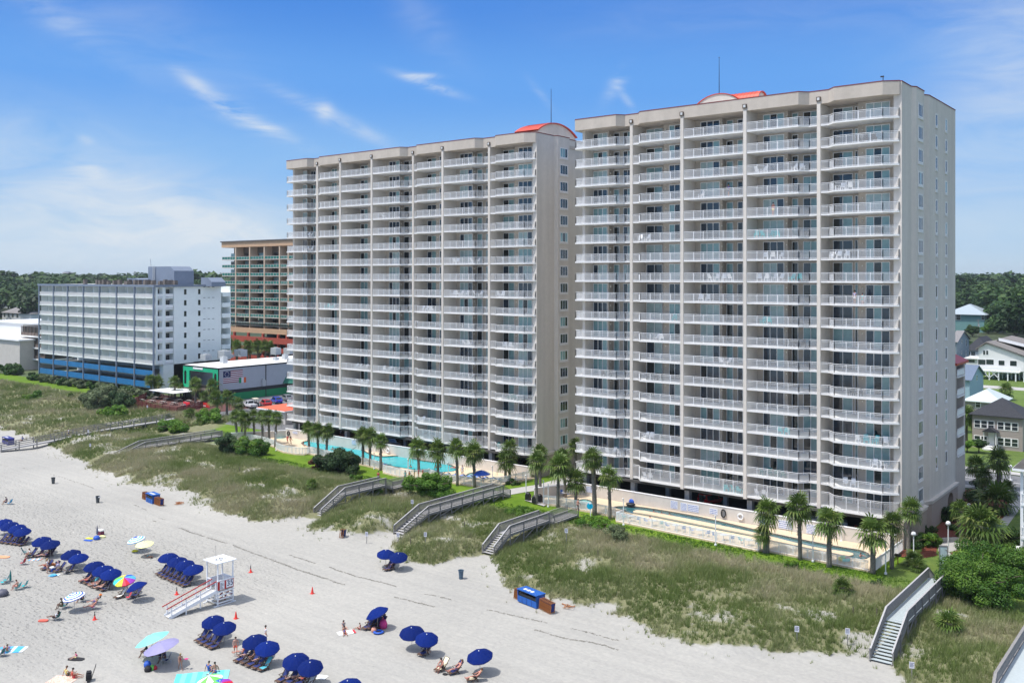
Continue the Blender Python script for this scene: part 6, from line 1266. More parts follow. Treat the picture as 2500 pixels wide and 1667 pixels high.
car('dark car at the right end of the right tower garage',(-37.2,121.2,1.93),R(70),P_DK,'sedan')
car('dark car deep in the left tower garage near its right end',(-99.5,126.5,1.93),R(70),P_DK,'suv')
car('dark car behind the left tower wall at the far end',(-140.5,126.5,1.93),R(80),mat('car_maroon',(.10,.01,.015),.3,coat=.5),'suv')
T=thing('golf_cart','golf cart with a flat cream roof beside the white pickup','golf cart',G(15,1265,1120,1.35),R(160));mb=MB();mb.box(-1.1,1.1,-.6,.6,.3,.75);mb.box(-.9,-.3,-.55,.55,.75,1.0);mb.box(.7,1.1,-.55,.55,.75,1.05);mb.build('body',P_DK,T);mb=MB();mb.box(-1.3,1.2,-.65,.65,1.95,2.02);mb.build('roof',mat('cream_plastic',(.62,.56,.42),.5),T)
mb=MB();[mb.bar((sx,sy*.55,.6),(sx*1.1,sy*.6,1.95),.05)for sx in(-.95,.95)for sy in(-1,1)];mb.build('roof_frame',BLACK,T);[put('wheel',(lambda q:(q.tube([(sx*.8,sy*.5,.25),(sx*.8,sy*.66,.25)],.25,10),q)[1])(MB()).mesh('wheel',TYRE),T)for sx in(-1,1)for sy in(-1,1)]
POLE=mat('umbrella_pole',(.45,.42,.38),.5,.1,4);TIPW=mat('umbrella_tip',(.85,.85,.85),.4)
def canopy_mesh(n,r,rise,mats,pat,rings=4,val=.10,seed=0):
 mb=MB();vs=[(0,0,rise)];rg=random.Random(seed)
 for i in range(1,rings+1):
  t=i/rings
  for k in range(n*2):
   a=math.pi*k/n;q=r*t*(1 if k%2==0 else .955+.02*(1-t));z=rise*(1-t**1.9)-(.0 if k%2==0 else .035*math.sin(math.pi*t));vs.append((q*math.cos(a),q*math.sin(a),z))
 base=len(vs)
 for k in range(n*2):x,y,z=vs[1+(rings-1)*2*n+k];vs.append((x*1.01,y*1.01,z-val*(1 if k%2 else .8)))
 b0=len(mb.v);mb.v+=vs;N2=2*n
 for i in range(rings+1):
  for k in range(N2):
   k2=(k+1)%N2
   f=(0,1+k,1+k2)if i==0 else(1+(i-1)*N2+k,1+i*N2+k,1+i*N2+k2,1+(i-1)*N2+k2)
   mb.f.append(tuple(b0+q for q in f));mb.m.append(pat(((k+1)//2)%n,i));mb.sm.append(False)
 return mb.mesh('canopy',mats)
rib=MB();[rib.bar((0,0,.36),(1.05*math.cos(math.pi*k/4),1.05*math.sin(math.pi*k/4),.0),.015)for k in range(8)];RIBM=rib.mesh('ribs',TIPW)
def umbrella(label,apex,mesh,h=1.98,rise=.5,tilt=(R(-14),R(3)),group=None,pole_len=None,fromz=None,name='beach_umbrella',cat='umbrella',tip=True,scale=1.0):
 """apex = ground point under the apex"""
 T=thing(name,label,cat,apex,0,group);mb=MB();Rm=Matrix.Rotation(tilt[1],3,'Y')@Matrix.Rotation(-tilt[0],3,'X');ax=Rm@Vector((0,0,1))
 top=Vector((0,0,h));hub=top-ax*rise*scale;bend=hub-ax*.15;base=Vector((bend.x,bend.y,0))
 mb.tube([(base.x,base.y,-.15),bend,top],.022,6);mb.build('pole',POLE,T)
 c=put('canopy',mesh,T);c.location=hub;c.rotation_euler=Rm.to_euler();c.rotation_euler.rotate_axis('Z',random.uniform(0,.78));c.scale=(scale*random.uniform(.95,1.05),)*3
 r=put('ribs',RIBM,T);r.location=hub;r.rotation_euler=c.rotation_euler;r.scale=(scale,)*3
 if tip:mb=MB();mb.ell(tuple(top+ax*.04),(.05,.05,.06),6,4);mb.build('finial',TIPW,T)
 return T
BLUED=mat('blue_canvas_edge',(.004,.018,.16),.8,.1,4)
CAN_BLUE=canopy_mesh(8,1.12,.50,[BLUEF,BLUED],lambda k,i:1 if i==4 else 0)
UG=[('in the row of four at the far left edge',8,[(68,232),(172,294),(315,343),(415,402)],'row of four blue umbrellas at the left edge'),('of the pair by the turquoise chair at left',8,[(785,582),(948,638)],'pair of blue umbrellas by the turquoise chair'),
 ('of the pair behind the two standing beachgoers at left',8,[(1340,824),(1490,900)],'pair of blue umbrellas behind two standing people'),('in the row of three beside the rainbow umbrella',8,[(1785,1052),(1960,1130),(2115,1199)],'row of three blue umbrellas by the rainbow one'),
 ('in the row of four left of the lifeguard stand',9,[(195,354),(345,418),(460,475),(590,543)],'row of four blue umbrellas by the lifeguard stand'),('of the pair just below the lifeguard stand',9,[(903,1362),(1088,1450)],'pair of blue umbrellas below the lifeguard stand'),
 ('of the pair over five sunbathers at bottom centre left',10,[(622,430),(875,557)],'pair of blue umbrellas over five sunbathers'),('of the pair with a white towel at the bottom edge',10,[(1420,808),(1700,925)],'pair of blue umbrellas at the bottom edge'),
 ('of the pair in the lower centre with clear round shadows',4,[(1672,1046),(1813,1106)],'pair of blue umbrellas in the lower centre'),('of the pair on the sand nearest the dunes',4,[(1437,336),(1552,366)],'pair of blue umbrellas nearest the dunes')]
for where,f,pts,grp in UG:
 for j,(x,y)in enumerate(pts):
  p=G(f,x,y,1.95);umbrella('%s blue umbrella %s%s'%(('left','right')[j]if len(pts)==2 else ORD[j],'' if len(pts)==2 else 'from the left ',where),(p.x,p.y,tz(p.x,p.y)),CAN_BLUE,group=grp,tilt=(R(random.uniform(-14,-8)),R(random.uniform(5,12))))
for lb,f,x,y,tl in[('single blue umbrella between the rainbow umbrella and the lifeguard stand ramp',3,1240,622,(R(-14),R(-14))),('single blue umbrella strongly tilted over a family with a pink bag',11,1000,400,(R(-16),R(-16))),('single blue umbrella at lower centre right beside three sunbathers',12,1587,853,(R(-14),0)),('blue umbrella cut off by the bottom edge, centre left',4,1085,1527,(R(-14),R(4)))]:
 p=G(f,x,y,1.95);umbrella(lb,(p.x,p.y,tz(p.x,p.y)),CAN_BLUE,tilt=tl)
def cm(n,c,r=.6,**k):return mat(n,c,r,.05,3,**k)
U_W=cm('canvas_white',(.80,.82,.84));U_LB=cm('canvas_skyblue',(.08,.42,.72));U_B2=cm('canvas_royal',(.02,.10,.50));U_Y=cm('canvas_paleyellow',(.80,.78,.38));U_AQ=cm('canvas_aqua',(.22,.75,.70));U_LV=cm('canvas_lavender',(.28,.26,.45))
U_G=cm('canvas_green',(.16,.60,.09));U_R=cm('canvas_red',(.60,.01,.04));U_O=cm('canvas_orange',(.80,.28,.01));U_P=cm('canvas_purple',(.32,.03,.40));U_T=cm('canvas_turq',(.03,.50,.52));U_YL=cm('canvas_yellow',(.80,.72,.03));U_DG=cm('canvas_darkteal',(.01,.16,.15))
def place_umb(lb,f,x,y,mesh,**k):p=G(f,x,y,k.get('h',1.95));return umbrella(lb,(p.x,p.y,tz(p.x,p.y)),mesh,**k)
place_umb('umbrella with blue centre and white and sky blue rings',3,1242,200,canopy_mesh(8,1.12,.4,[U_B2,U_W,U_LB],lambda k,i:(0,0,1,2,1,2,1,2,2)[i],rings=7),tilt=(R(-12),R(-6)))
place_umb('pale yellow umbrella overlapping the blue ringed one',3,1325,240,canopy_mesh(6,1.15,.28,[U_Y],lambda k,i:0,val=.03),tilt=(R(-8),R(4)),tip=False)
place_umb('blue and white ringed umbrella at left, over people in low chairs',3,668,710,canopy_mesh(8,1.12,.36,[U_LB,U_W,U_B2],lambda k,i:(0,1,2,1,0,1,2,1,2)[i],rings=8),tilt=(R(-12),R(-5)))
place_umb('rainbow striped umbrella beside the row of three blue ones',3,1138,565,canopy_mesh(8,1.1,.34,[U_P,U_LB,U_B2,U_YL,U_G,U_T,U_YL,U_R],lambda k,i:k),tilt=(R(-12),R(8)))
place_umb('aqua umbrella, the farther of two large overlapping ones',13,525,525,canopy_mesh(6,1.45,.42,[U_AQ],lambda k,i:0,val=.02),tilt=(R(-12),R(-16)),h=2.25,tip=False)
place_umb('lavender umbrella, the nearer of two large overlapping ones',13,705,672,canopy_mesh(6,1.5,.42,[U_LV],lambda k,i:0,val=.02),tilt=(R(-12),R(-10)),h=2.2,tip=False)
place_umb('green and white striped umbrella cut off by the bottom edge',13,1640,1290,canopy_mesh(8,1.05,.34,[U_G,U_W],lambda k,i:k%2),tilt=(R(-8),R(-6)),h=1.9)
place_umb('multicoloured umbrella right of the green and white one',13,1860,1425,canopy_mesh(8,1.05,.34,[U_O,U_R,U_P,U_B2,U_G,U_YL,U_O,U_R],lambda k,i:k),tilt=(R(-12),R(8)),h=1.9)
p=onY(5,1960,775,112.0);p=G(5,1960,775,3.9);umbrella('blue umbrella shading the hot tub of the left tower',(p.x,p.y,1.5),canopy_mesh(8,1.55,.55,[U_B2,U_W],lambda k,i:0 if k%4 else 1),h=2.4,rise=.55,tilt=(0,0))
def closed_umbrella(lb,f,x,yb,yt,c):
 b=G(f,x,yb,0);h=hgt(f,x,yt,b);T=thing('closed_umbrella',lb,'umbrella',b);mb=MB();mb.tube([(0,0,-.1),(0,0,h)],.02,6);mb.build('pole',POLE,T);mb=MB();mb.tube([(0,0,h-1.25),(0,0,h-1.1),(0,0,h-.5),(0,0,h)],[.05,.13,.10,.015],8);mb.build('folded_canopy',c,T)
closed_umbrella('folded teal umbrella standing among turquoise chairs at the left edge',8,200,1490,1175,U_DG)
closed_umbrella('folded dark umbrella standing by beach bags on the open sand',8,1860,590,320,cm('canvas_grey',(.12,.13,.18)))
CW=mat('chair_wood',(.13,.075,.05),.7,.25,5);CWO=mat('chair_wood_orange',(.42,.16,.05),.7,.2,5);SL=mat('sling_navy',(.015,.03,.15),.8,.1,6)
def lounger_meshes(wood=CW):
 w=.29;fr=MB()
 for s in(-1,1):
  x=s*w;fr.bar((x,-.72,.20),(x,.12,.30),.035,.05);fr.bar((x,.0,.26),(x,.62,.98),.035,.05);fr.bar((x,.25,.02),(x,-.18,.55),.035,.04);fr.bar((x,-.2,.02),(x,.28,.55),.035,.04);fr.bar((x*1.06,-.25,.55),(x*1.06,.42,.56),.07,.025);fr.bar((x,-.68,.22),(x,-.66,.02),.03)
 for(y,z)in((-.72,.20),(.12,.30),(.62,.98),(-.2,.04),(.25,.04),(-.5,.24)):fr.bar((-w,y,z),(w,y,z),.03)
 for k in range(5):y=-.69+k*.04;fr.bar((-w,y,.215+k*.008),(w,y,.215+k*.008),.05,.012)
 sl=MB();pts=[(-.52,.24),(-.2,.245),(.08,.24),(.16,.36),(.34,.60),(.60,.965)]
 for a,b in zip(pts[:-1],pts[1:]):sl.add([(-w+.02,a[0],a[1]),(w-.02,a[0],a[1]),(w-.02,b[0],b[1]),(-w+.02,b[0],b[1])],[(0,1,2,3)])
 return fr.mesh('frame',wood),sl.mesh('sling',SL)
LFm,LSm=lounger_meshes()
def lounger(label,p,rz=0.0,group=None,cloth=None,name='beach_chair'):
 T=thing(name,label,'beach chair',p,rz,group);put('frame',LFm,T);s=put('sling',LSm,T)
 if cloth:s.material_slots[0].link='OBJECT';s.material_slots[0].material=cloth
 return T
lf=MB()
for s in(-1,1):lf.bar((s*.27,-.25,.02),(s*.27,.25,.40),.025);lf.bar((s*.27,.3,.02),(s*.27,-.25,.25),.025);lf.bar((s*.27,.05,.18),(s*.27,.35,.80),.025);lf.bar((s*.28,-.25,.42),(s*.28,.22,.44),.05,.02)
for y,z in((-.25,.25),(.35,.80),(-.25,.03),(.3,.03)):lf.bar((-.27,y,z),(.27,y,z),.025)
LCF=lf.mesh('frame',mat('aluminium',(.55,.56,.58),.35,.05,metal=.7));ls=MB();ls.add([(-.26,-.25,.25),(.26,-.25,.25),(.26,.06,.2),(-.26,.06,.2),(-.26,.35,.79),(.26,.35,.79)],[(0,1,2,3),(3,2,5,4)]);LCS=ls.mesh('seat',SL)
def lowchair(label,p,rz,cloth,group=None):
 T=thing('folding_chair',label,'folding chair',p,rz,group);put('frame',LCF,T);s=put('seat',LCS,T);s.material_slots[0].link='OBJECT';s.material_slots[0].material=cloth;return T
CH=[]
def chair_row(f,a,b,n,where,group,jit=.05,rz=0,clothes={}):
 pa,pb=G(f,*a,.4),G(f,*b,.4)
 for j in range(n):
  p=pa.lerp(pb,j/max(1,n-1));p=Vector((p.x,p.y+random.uniform(-jit,jit),0));p.z=tz(p.x,p.y)
  nm=ORD[j]+' wooden beach chair from the left ' if n>2 else(('left','right')[j]+' wooden beach chair ' if n==2 else 'wooden beach chair ')
  CH.append((where,j,lounger(nm+where,p,rz+random.uniform(-.08,.08),group,clothes.get(j))))
 return
TW=cm('towel_white',(.78,.78,.74));TT=cm('towel_turq',(.10,.48,.58));TR=cm('towel_red',(.55,.03,.05));TY=cm('towel_cream',(.78,.74,.52))
chair_row(8,(40,600),(470,655),6,'under the four umbrellas at the left edge','chairs under the four umbrellas at the left edge')
chair_row(8,(640,870),(1000,850),4,'under the pair of umbrellas by the turquoise chair','chairs under the umbrellas by the turquoise chair',.3)
chair_row(8,(900,1110),(1320,1160),4,'behind the two standing beachgoers','chairs behind the two standing people',.2)
chair_row(8,(1640,1345),(2040,1500),6,'under the three umbrellas beside the rainbow one','chairs under the three umbrellas by the rainbow one',clothes={2:TT})
chair_row(9,(95,620),(515,800),8,'under the four umbrellas left of the lifeguard stand','chairs under the four umbrellas by the lifeguard stand')
chair_row(3,(1110,725),(1255,715),2,'under the single umbrella near the lifeguard ramp','chairs under the single umbrella near the ramp',clothes={0:TW})
chair_row(3,(1852,1118),(1985,1180),4,'under the pair of umbrellas below the lifeguard stand','chairs under the umbrellas below the lifeguard stand')
chair_row(10,(390,800),(850,960),5,'among the five sunbathers at bottom centre left','chairs among the five sunbathers',clothes={1:cm('towel_charcoal',(.05,.05,.07)),4:TT})
chair_row(10,(1190,1180),(1680,1290),4,'under the pair of umbrellas at the bottom edge','chairs under the umbrellas at the bottom edge',clothes={3:TW})
chair_row(11,(840,790),(1130,770),4,'under the tilted umbrella with the pink bag','chairs under the tilted umbrella',.1)
chair_row(4,(1800,1245),(1800,1245),1,'under the right umbrella of the lower centre pair',None)
chair_row(4,(1462,480),(1490,478),2,'under the umbrella pair nearest the dunes','chairs under the umbrellas nearest the dunes')
lounger('wooden beach chair covered with a cream towel, man sitting on it',GT(12,745,1270),R(-8),None,TY);lounger('wooden beach chair right of the cream towel chair, man reclining in it',GT(12,1060,1340),R(-22));lounger('wooden beach chair with cream towel beside the single umbrella at right',GT(12,1500,1520),R(-45),None,TY)
for(f,x,y,rz,c,lb)in[(8,462,870,R(150),U_DG,'turquoise canopied chair standing apart at left'),(8,440,1080,R(-60),TR,'dark red folding chair on the sand at left'),(8,120,1410,R(-40),U_T,'bright turquoise chair beside the folded teal umbrella'),(8,60,1450,R(-30),U_T,'turquoise chair at the left edge below the folded umbrella'),(8,470,1520,R(-50),U_T,'turquoise chair behind the man with crossed legs at left'),(8,340,1560,R(-50),U_T,'turquoise chair the man at left sits in'),
      (3,600,850,R(-50),U_DG,'green folding chair under the blue and white ringed umbrella'),(3,765,790,R(-35),U_DG,'dark green folding chair right of the ringed umbrella pole'),(3,870,805,R(-40),U_B2,'blue folding chair of the woman in an orange hat'),(3,860,860,R(-40),U_P,'folding chair in front of the orange-hatted woman'),(3,520,960,R(-70),U_DG,'folding chair of the girl with a pink float'),
      (13,470,930,R(-30),BLACK,'dark folding chair in the shade of the aqua umbrella'),(13,760,960,R(-35),BLACK,'dark chair left under the lavender umbrella'),(13,850,1060,R(-35),SL,'large navy folding chair under the lavender umbrella'),(14,20,950,R(-60),U_DG,'green folding chair beside the striped towel at the left edge'),(3,1290,310,R(-30),U_W,'pale folding chair under the pale yellow umbrella'),(2,90,680,R(-60),U_LB,'light blue chair at the left edge of the open sand'),(3,1180,770,R(-20),TR,'red and white folding chair in front of the single umbrella'),(8,1260,1260,R(-60),cm('canvas_taupe',(.3,.27,.25)),'taupe lounger behind the bending man'),(3,985,690,R(-40),SL,'navy folding chair at the right end of the three umbrella row')]:
 lowchair(lb,GT(f,x,y),rz,c)
SK=[mat('skin_fair',(.58,.33,.245),.55,.05,6),mat('skin_tan',(.40,.20,.13),.55,.05,6),mat('skin_red',(.52,.23,.17),.55,.05,6),mat('skin_brown',(.16,.075,.045),.5,.06,6)]
HB=mat('hair_dark',(.02,.014,.01),.7,.2,9);HBR=mat('hair_brown',(.09,.045,.02),.7,.2,9);HBL=mat('hair_blond',(.35,.24,.11),.7,.2,9);EYE=mat('eye',(.01,.01,.012),.3)
def J(**k):return{a:Vector(b)for a,b in k.items()}
def mir(a,b,c):return a
BASE=dict(stand=dict(pel=(0,0,.95),spi=(0,.01,1.13),che=(0,0,1.33),nec=(0,.01,1.50),hea=(0,-.01,1.63),hl=(.09,0,.90),hr=(-.09,0,.90),kl=(.10,-.02,.50),kr=(-.10,-.01,.50),al=(.10,.03,.08),ar=(-.10,.03,.08),tl=(.12,-.15,.04),tr=(-.12,-.15,.04),sl=(.18,.01,1.43),sr=(-.18,.01,1.43),el=(.24,.03,1.14),er=(-.24,.03,1.14),wl=(.24,-.06,.90),wr=(-.24,-.06,.90)),
 walk=dict(pel=(0,0,.94),spi=(0,-.01,1.12),che=(0,-.03,1.32),nec=(0,-.04,1.49),hea=(0,-.07,1.62),hl=(.09,0,.89),hr=(-.09,0,.89),kl=(.10,-.20,.50),kr=(-.10,.06,.49),al=(.10,-.26,.08),ar=(-.10,.36,.14),tl=(.11,-.44,.06),tr=(-.11,.22,.04),sl=(.18,-.02,1.42),sr=(-.18,-.02,1.42),el=(.25,.10,1.15),er=(-.25,-.12,1.15),wl=(.26,.06,.90),wr=(-.24,-.28,.95)),
 bend=dict(pel=(0,.1,.92),spi=(0,-.05,1.06),che=(0,-.26,1.12),nec=(0,-.43,1.10),hea=(0,-.56,1.05),hl=(.1,.1,.87),hr=(-.1,.1,.87),kl=(.12,.0,.48),kr=(-.12,.02,.48),al=(.12,.08,.08),ar=(-.12,.08,.08),tl=(.13,-.1,.04),tr=(-.13,-.1,.04),sl=(.19,-.34,1.12),sr=(-.19,-.34,1.12),el=(.22,-.42,.84),er=(-.22,-.40,.84),wl=(.18,-.56,.62),wr=(-.18,-.50,.60)),
 lounge=dict(pel=(0,.10,.39),spi=(0,.24,.53),che=(0,.38,.70),nec=(0,.49,.86),hea=(0,.53,.99),hl=(.09,.04,.37),hr=(-.09,.04,.37),kl=(.11,-.38,.50),kr=(-.12,-.40,.38),al=(.10,-.80,.30),ar=(-.11,-.84,.29),tl=(.12,-.90,.42),tr=(-.13,-.94,.41),sl=(.19,.38,.78),sr=(-.19,.38,.78),el=(.28,.14,.60),er=(-.28,.14,.60),wl=(.27,-.10,.61),wr=(-.15,.02,.60)),
 sit=dict(pel=(0,.02,.38),spi=(0,.06,.56),che=(0,.02,.76),nec=(0,-.03,.93),hea=(0,-.10,1.05),hl=(.1,-.02,.37),hr=(-.1,-.02,.37),kl=(.18,-.40,.50),kr=(-.18,-.40,.50),al=(.16,-.52,.08),ar=(-.16,-.52,.08),tl=(.18,-.68,.04),tr=(-.18,-.68,.04),sl=(.19,.0,.86),sr=(-.19,.0,.86),el=(.24,-.2,.64),er=(-.24,-.2,.64),wl=(.12,-.40,.55),wr=(-.12,-.40,.55)),
 ground=dict(pel=(0,.0,.14),spi=(0,.08,.32),che=(0,.08,.52),nec=(0,.05,.69),hea=(0,.0,.82),hl=(.1,-.04,.13),hr=(-.1,-.04,.13),kl=(.17,-.42,.26),kr=(-.16,-.40,.20),al=(.16,-.80,.08),ar=(-.24,-.76,.07),tl=(.18,-.90,.18),tr=(-.30,-.88,.15),sl=(.19,.07,.62),sr=(-.19,.07,.62),el=(.24,.20,.36),er=(-.24,-.12,.42),wl=(.25,.26,.12),wr=(-.14,-.32,.32)),
 lie=dict(pel=(0,.0,.13),spi=(0,.2,.13),che=(0,.40,.14),nec=(0,.57,.13),hea=(0,.71,.14),hl=(.1,-.05,.12),hr=(-.1,-.05,.12),kl=(.12,-.45,.17),kr=(-.14,-.45,.12),al=(.13,-.88,.07),ar=(-.18,-.88,.07),tl=(.16,-.94,.18),tr=(-.22,-.94,.18),sl=(.19,.47,.13),sr=(-.19,.47,.13),el=(.32,.25,.08),er=(-.34,.42,.08),wl=(.36,.0,.07),wr=(-.2,.62,.10)),
 swim=dict(pel=(0,.0,-.35),spi=(0,.0,-.15),che=(0,0,.06),nec=(0,0,.22),hea=(0,-.02,.35),hl=(.09,0,-.4),hr=(-.09,0,-.4),kl=(.1,-.1,-.7),kr=(-.1,-.1,-.7),al=(.1,.0,-.95),ar=(-.1,.0,-.95),tl=(.1,-.1,-1),tr=(-.1,-.1,-1),sl=(.19,0,.14),sr=(-.19,0,.14),el=(.34,-.18,.06),er=(-.34,-.18,.06),wl=(.36,-.4,.05),wr=(-.36,-.4,.05)))
EDG=[('pel','spi'),('spi','che'),('che','nec'),('nec','hea'),('pel','hl'),('pel','hr'),('hl','kl'),('hr','kr'),('kl','al'),('kr','ar'),('al','tl'),('ar','tr'),('che','sl'),('che','sr'),('sl','el'),('sr','er'),('el','wl'),('er','wr')]
RAD=dict(pel=.125,spi=.108,che=.125,nec=.052,hea=.088,hl=.092,hr=.092,kl=.056,kr=.056,al=.038,ar=.038,tl=.03,tr=.03,sl=.058,sr=.058,el=.042,er=.042,wl=.028,wr=.028)
dg=None
def skin(J_,edges,scale=1.0,sub=1,name='body',rad=RAD):
 names=[];[names.append(n)for e in edges for n in e if n not in names]
 me=bpy.data.meshes.new('skel');me.from_pydata([J_[n]for n in names],[(names.index(a),names.index(b))for a,b in edges],[]);o=bpy.data.objects.new('skel',me);COL.objects.link(o)
 md=o.modifiers.new('s','SKIN');md.use_smooth_shade=True
 if not me.skin_vertices:
  import bpy as _b
  bm=bmesh.new();bm.from_mesh(me);bm.verts.layers.skin.verify();bm.to_mesh(me);bm.free()
 for i,n in enumerate(names):sv_=me.skin_vertices[0].data[i];r=rad[n]*scale;sv_.radius=(r,r*(.80 if n in('pel','spi','che')else 1))if n in('pel','spi','che')else(r,r);sv_.use_root=(i==0)
 sb=o.modifiers.new('u','SUBSURF');sb.levels=sub;bpy.context.view_layer.update();dgp=bpy.context.evaluated_depsgraph_get();m2=bpy.data.meshes.new_from_object(o.evaluated_get(dgp));m2.name=name;bpy.data.objects.remove(o);bpy.data.meshes.remove(me);return m2
PM={}
def person_meshes(pose):
 if pose in PM:return PM[pose]
 J_={k:Vector(v)for k,v in BASE[pose].items()};d={}
 J2=dict(J_);up=(J_['hea']-J_['nec']).normalized();J2['top']=J_['hea']+up*.09;rad=dict(RAD);rad['top']=.055
 body=skin(J2,EDG+[('hea','top')],1,1,'body',rad)
 bm=bmesh.new();bm.from_mesh(body);mb=MB();mb.mi=0;fw=(J_['tl']-J_['al']);fw=Vector((0,-1,0));fw=(fw-up*fw.dot(up)).normalized();sd_=up.cross(fw)
 hc=J_['hea']+up*.02;mb.add([hc+fw*.085+up*.02,hc+fw*.085+sd_*.015-up*.02,hc+fw*.085-sd_*.015-up*.02,hc+fw*.112-up*.012],[(0,1,3),(0,3,2),(1,2,3)])
 for s in(-1,1):mb.ell(tuple(hc+sd_*s*.088),(.012,.02,.028),5,3)
 for h,e in(('wl','el'),('wr','er')):
  dr=(J_[h]-J_[e]).normalized();lat=dr.cross(Vector((0,0,1)));lat=lat.normalized()if lat.length>.1 else Vector((1,0,0));nrm=lat.cross(dr);pc=J_[h]+dr*.05;mb.tube([J_[h]-dr*.01,pc,J_[h]+dr*.095],[.026,.036,.034],6)
  for q in range(4):o=lat*(.027-.018*q);l=(.062,.075,.07,.052)[q];a=J_[h]+dr*.09+o;b=a+dr*l*.55+nrm*.008;mb.tube([a,b,b+dr*l*.4+nrm*.02],[.0095,.009,.007],5)
  a=J_[h]+dr*.03+lat*.03;mb.tube([a,a+lat*.025+dr*.03,a+lat*.03+dr*.06],[.011,.010,.008],5)
 mb.mi=1
 for s in(-1,1):mb.ell(tuple(hc+fw*.082+sd_*s*.03+up*.018),(.010,.010,.008),5,3)
 base_v=[tuple(v.co)for v in bm.verts];faces=[tuple(v.index for v in f.verts)for f in bm.faces];bm.free();full=MB();full.smooth=True;full.mi=0;full.add(base_v,faces);off=len(full.v);full.v+=mb.v;full.f+=[tuple(off+i for i in f)for f in mb.f];full.m+=mb.m;full.sm+=[True]*len(mb.f)
 d['body']=full.mesh('body',[SK[0],EYE])
 hr=MB();hr.smooth=True;vs=[];n,m=9,6
 for i in range(m+1):
  t=math.pi*i/m*.66
  for k in range(n):
   a=2*math.pi*k/n;q=Vector((math.sin(t)*math.cos(a),math.sin(t)*math.sin(a),math.cos(t)));front=q.y<-.3 and i>3
   rr=.108*(1+.05*math.sin(5*a))*(.86 if front else 1);vs.append(hc+sd_*q.x*rr-fw*(q.y*rr+.012)+up*(q.z*rr*1.02+.018))
 hr.add(vs,[(i*n+k,(i+1)*n+k,(i+1)*n+(k+1)%n,i*n+(k+1)%n)for i in range(m)for k in range(n)]);d['hair']=hr.mesh('hair',HB)
 lh=MB();lh.smooth=True;lh.tube([hc-fw*.05+up*.07,hc-fw*.10-up*.05,hc-fw*.10-up*.2,hc-fw*.08-up*.3],[.07,.085,.07,.03],7);d['long_hair']=lh.mesh('long_hair',HB)
 def part(f1,f2):return J_[f1].lerp(J_[f2],.5)
 K=dict(J_);K['ml']=J_['hl'].lerp(J_['kl'],.55);K['mr']=J_['hr'].lerp(J_['kr'],.55);K['w']=J_['pel'].lerp(J_['spi'],.45);r2=dict(RAD);r2.update(ml=.098,mr=.098,w=.115,hl=.105,hr=.105,pel=.135)
 d['shorts']=skin(K,[('pel','w'),('pel','hl'),('pel','hr'),('hl','ml'),('hr','mr')],1.06,1,'shorts',r2)
 K['bl']=J_['hl'].lerp(J_['kl'],.12);K['br']=J_['hr'].lerp(J_['kr'],.12);r2.update(bl=.097,br=.097);d['briefs']=skin(K,[('pel','w'),('pel','hl'),('pel','hr'),('hl','bl'),('hr','br')],1.03,1,'briefs',r2)
 K['n2']=J_['che'].lerp(J_['nec'],.5);K['e2l']=J_['sl'].lerp(J_['el'],.5);K['e2r']=J_['sr'].lerp(J_['er'],.5);r2.update(n2=.09,e2l=.062,e2r=.062)
 d['shirt']=skin(K,[('pel','spi'),('spi','che'),('che','n2'),('che','sl'),('che','sr'),('sl','e2l'),('sr','e2r')],1.09,1,'shirt',r2)
 K['b0']=J_['spi'].lerp(J_['che'],.72);K['b1']=J_['spi'].lerp(J_['che'],1.12);r2.update(b0=.128,b1=.128);d['bikini_top']=skin(K,[('b0','b1')],1.05,1,'bikini_top',r2)
 d['swimsuit']=skin(K,[('pel','spi'),('spi','b1'),('pel','hl'),('pel','hr')],1.05,1,'swimsuit',r2)
 PM[pose]=d;return d
def person(label,p,rz,pose='stand',skin_=0,hair=HB,wear=(('shorts',U_B2),),s=1.0,long=False,hat=None,group=None):
 d=person_meshes(pose);T=thing('person',label,'person',p,rz,group);T.scale=(s,)*3
 b=put('body',d['body'],T);b.material_slots[0].link='OBJECT';b.material_slots[0].material=SK[skin_]
 for nm,mt in[('hair',hair)]+([('long_hair',hair)]if long else[])+list(wear):
  o=put(nm,d[nm],T)
  if len(o.material_slots)==0:o.data.materials.append(mt)
  o.material_slots[0].link='OBJECT';o.material_slots[0].material=mt
 if hat:
  J_=BASE[pose];h=Vector(J_['hea']);up=(h-Vector(J_['nec'])).normalized();mb=MB();c=h+up*.09;mb.lathe([(.0,.10),(.09,.08),(.105,0),(.19,-.015),(.19,-.025),(.1,-.02)],12,tuple(c));mb.build('hat',hat,T)
 return T
def Cc(n,c):return mat('cloth_'+n,c,.8,.06,6)
C_R=Cc('red',(.55,.03,.05));C_N=Cc('navy',(.015,.02,.08));C_W=Cc('white',(.75,.75,.78));C_PK=Cc('pink',(.65,.05,.22));C_PE=Cc('peach',(.62,.30,.22));C_BK=Cc('black',(.015,.015,.018));C_BL=Cc('blue',(.03,.10,.42));C_GY=Cc('grey',(.22,.24,.27));C_TQ=Cc('turq',(.10,.50,.50));C_PU=Cc('purple',(.16,.14,.36));C_CO=Cc('coral',(.65,.12,.08));C_GR=Cc('olive',(.07,.09,.05));C_YE=Cc('yellow',(.75,.70,.25));C_LV=Cc('lilac',(.45,.42,.58));C_OR=Cc('orange',(.75,.22,.04))
S_=lambda c:(('shorts',c),)
def B_(c):return(('briefs',c),('bikini_top',c))
def TS(a,b):return(('shirt',a),('shorts',b))
def ONE(c):return(('swimsuit',c),)
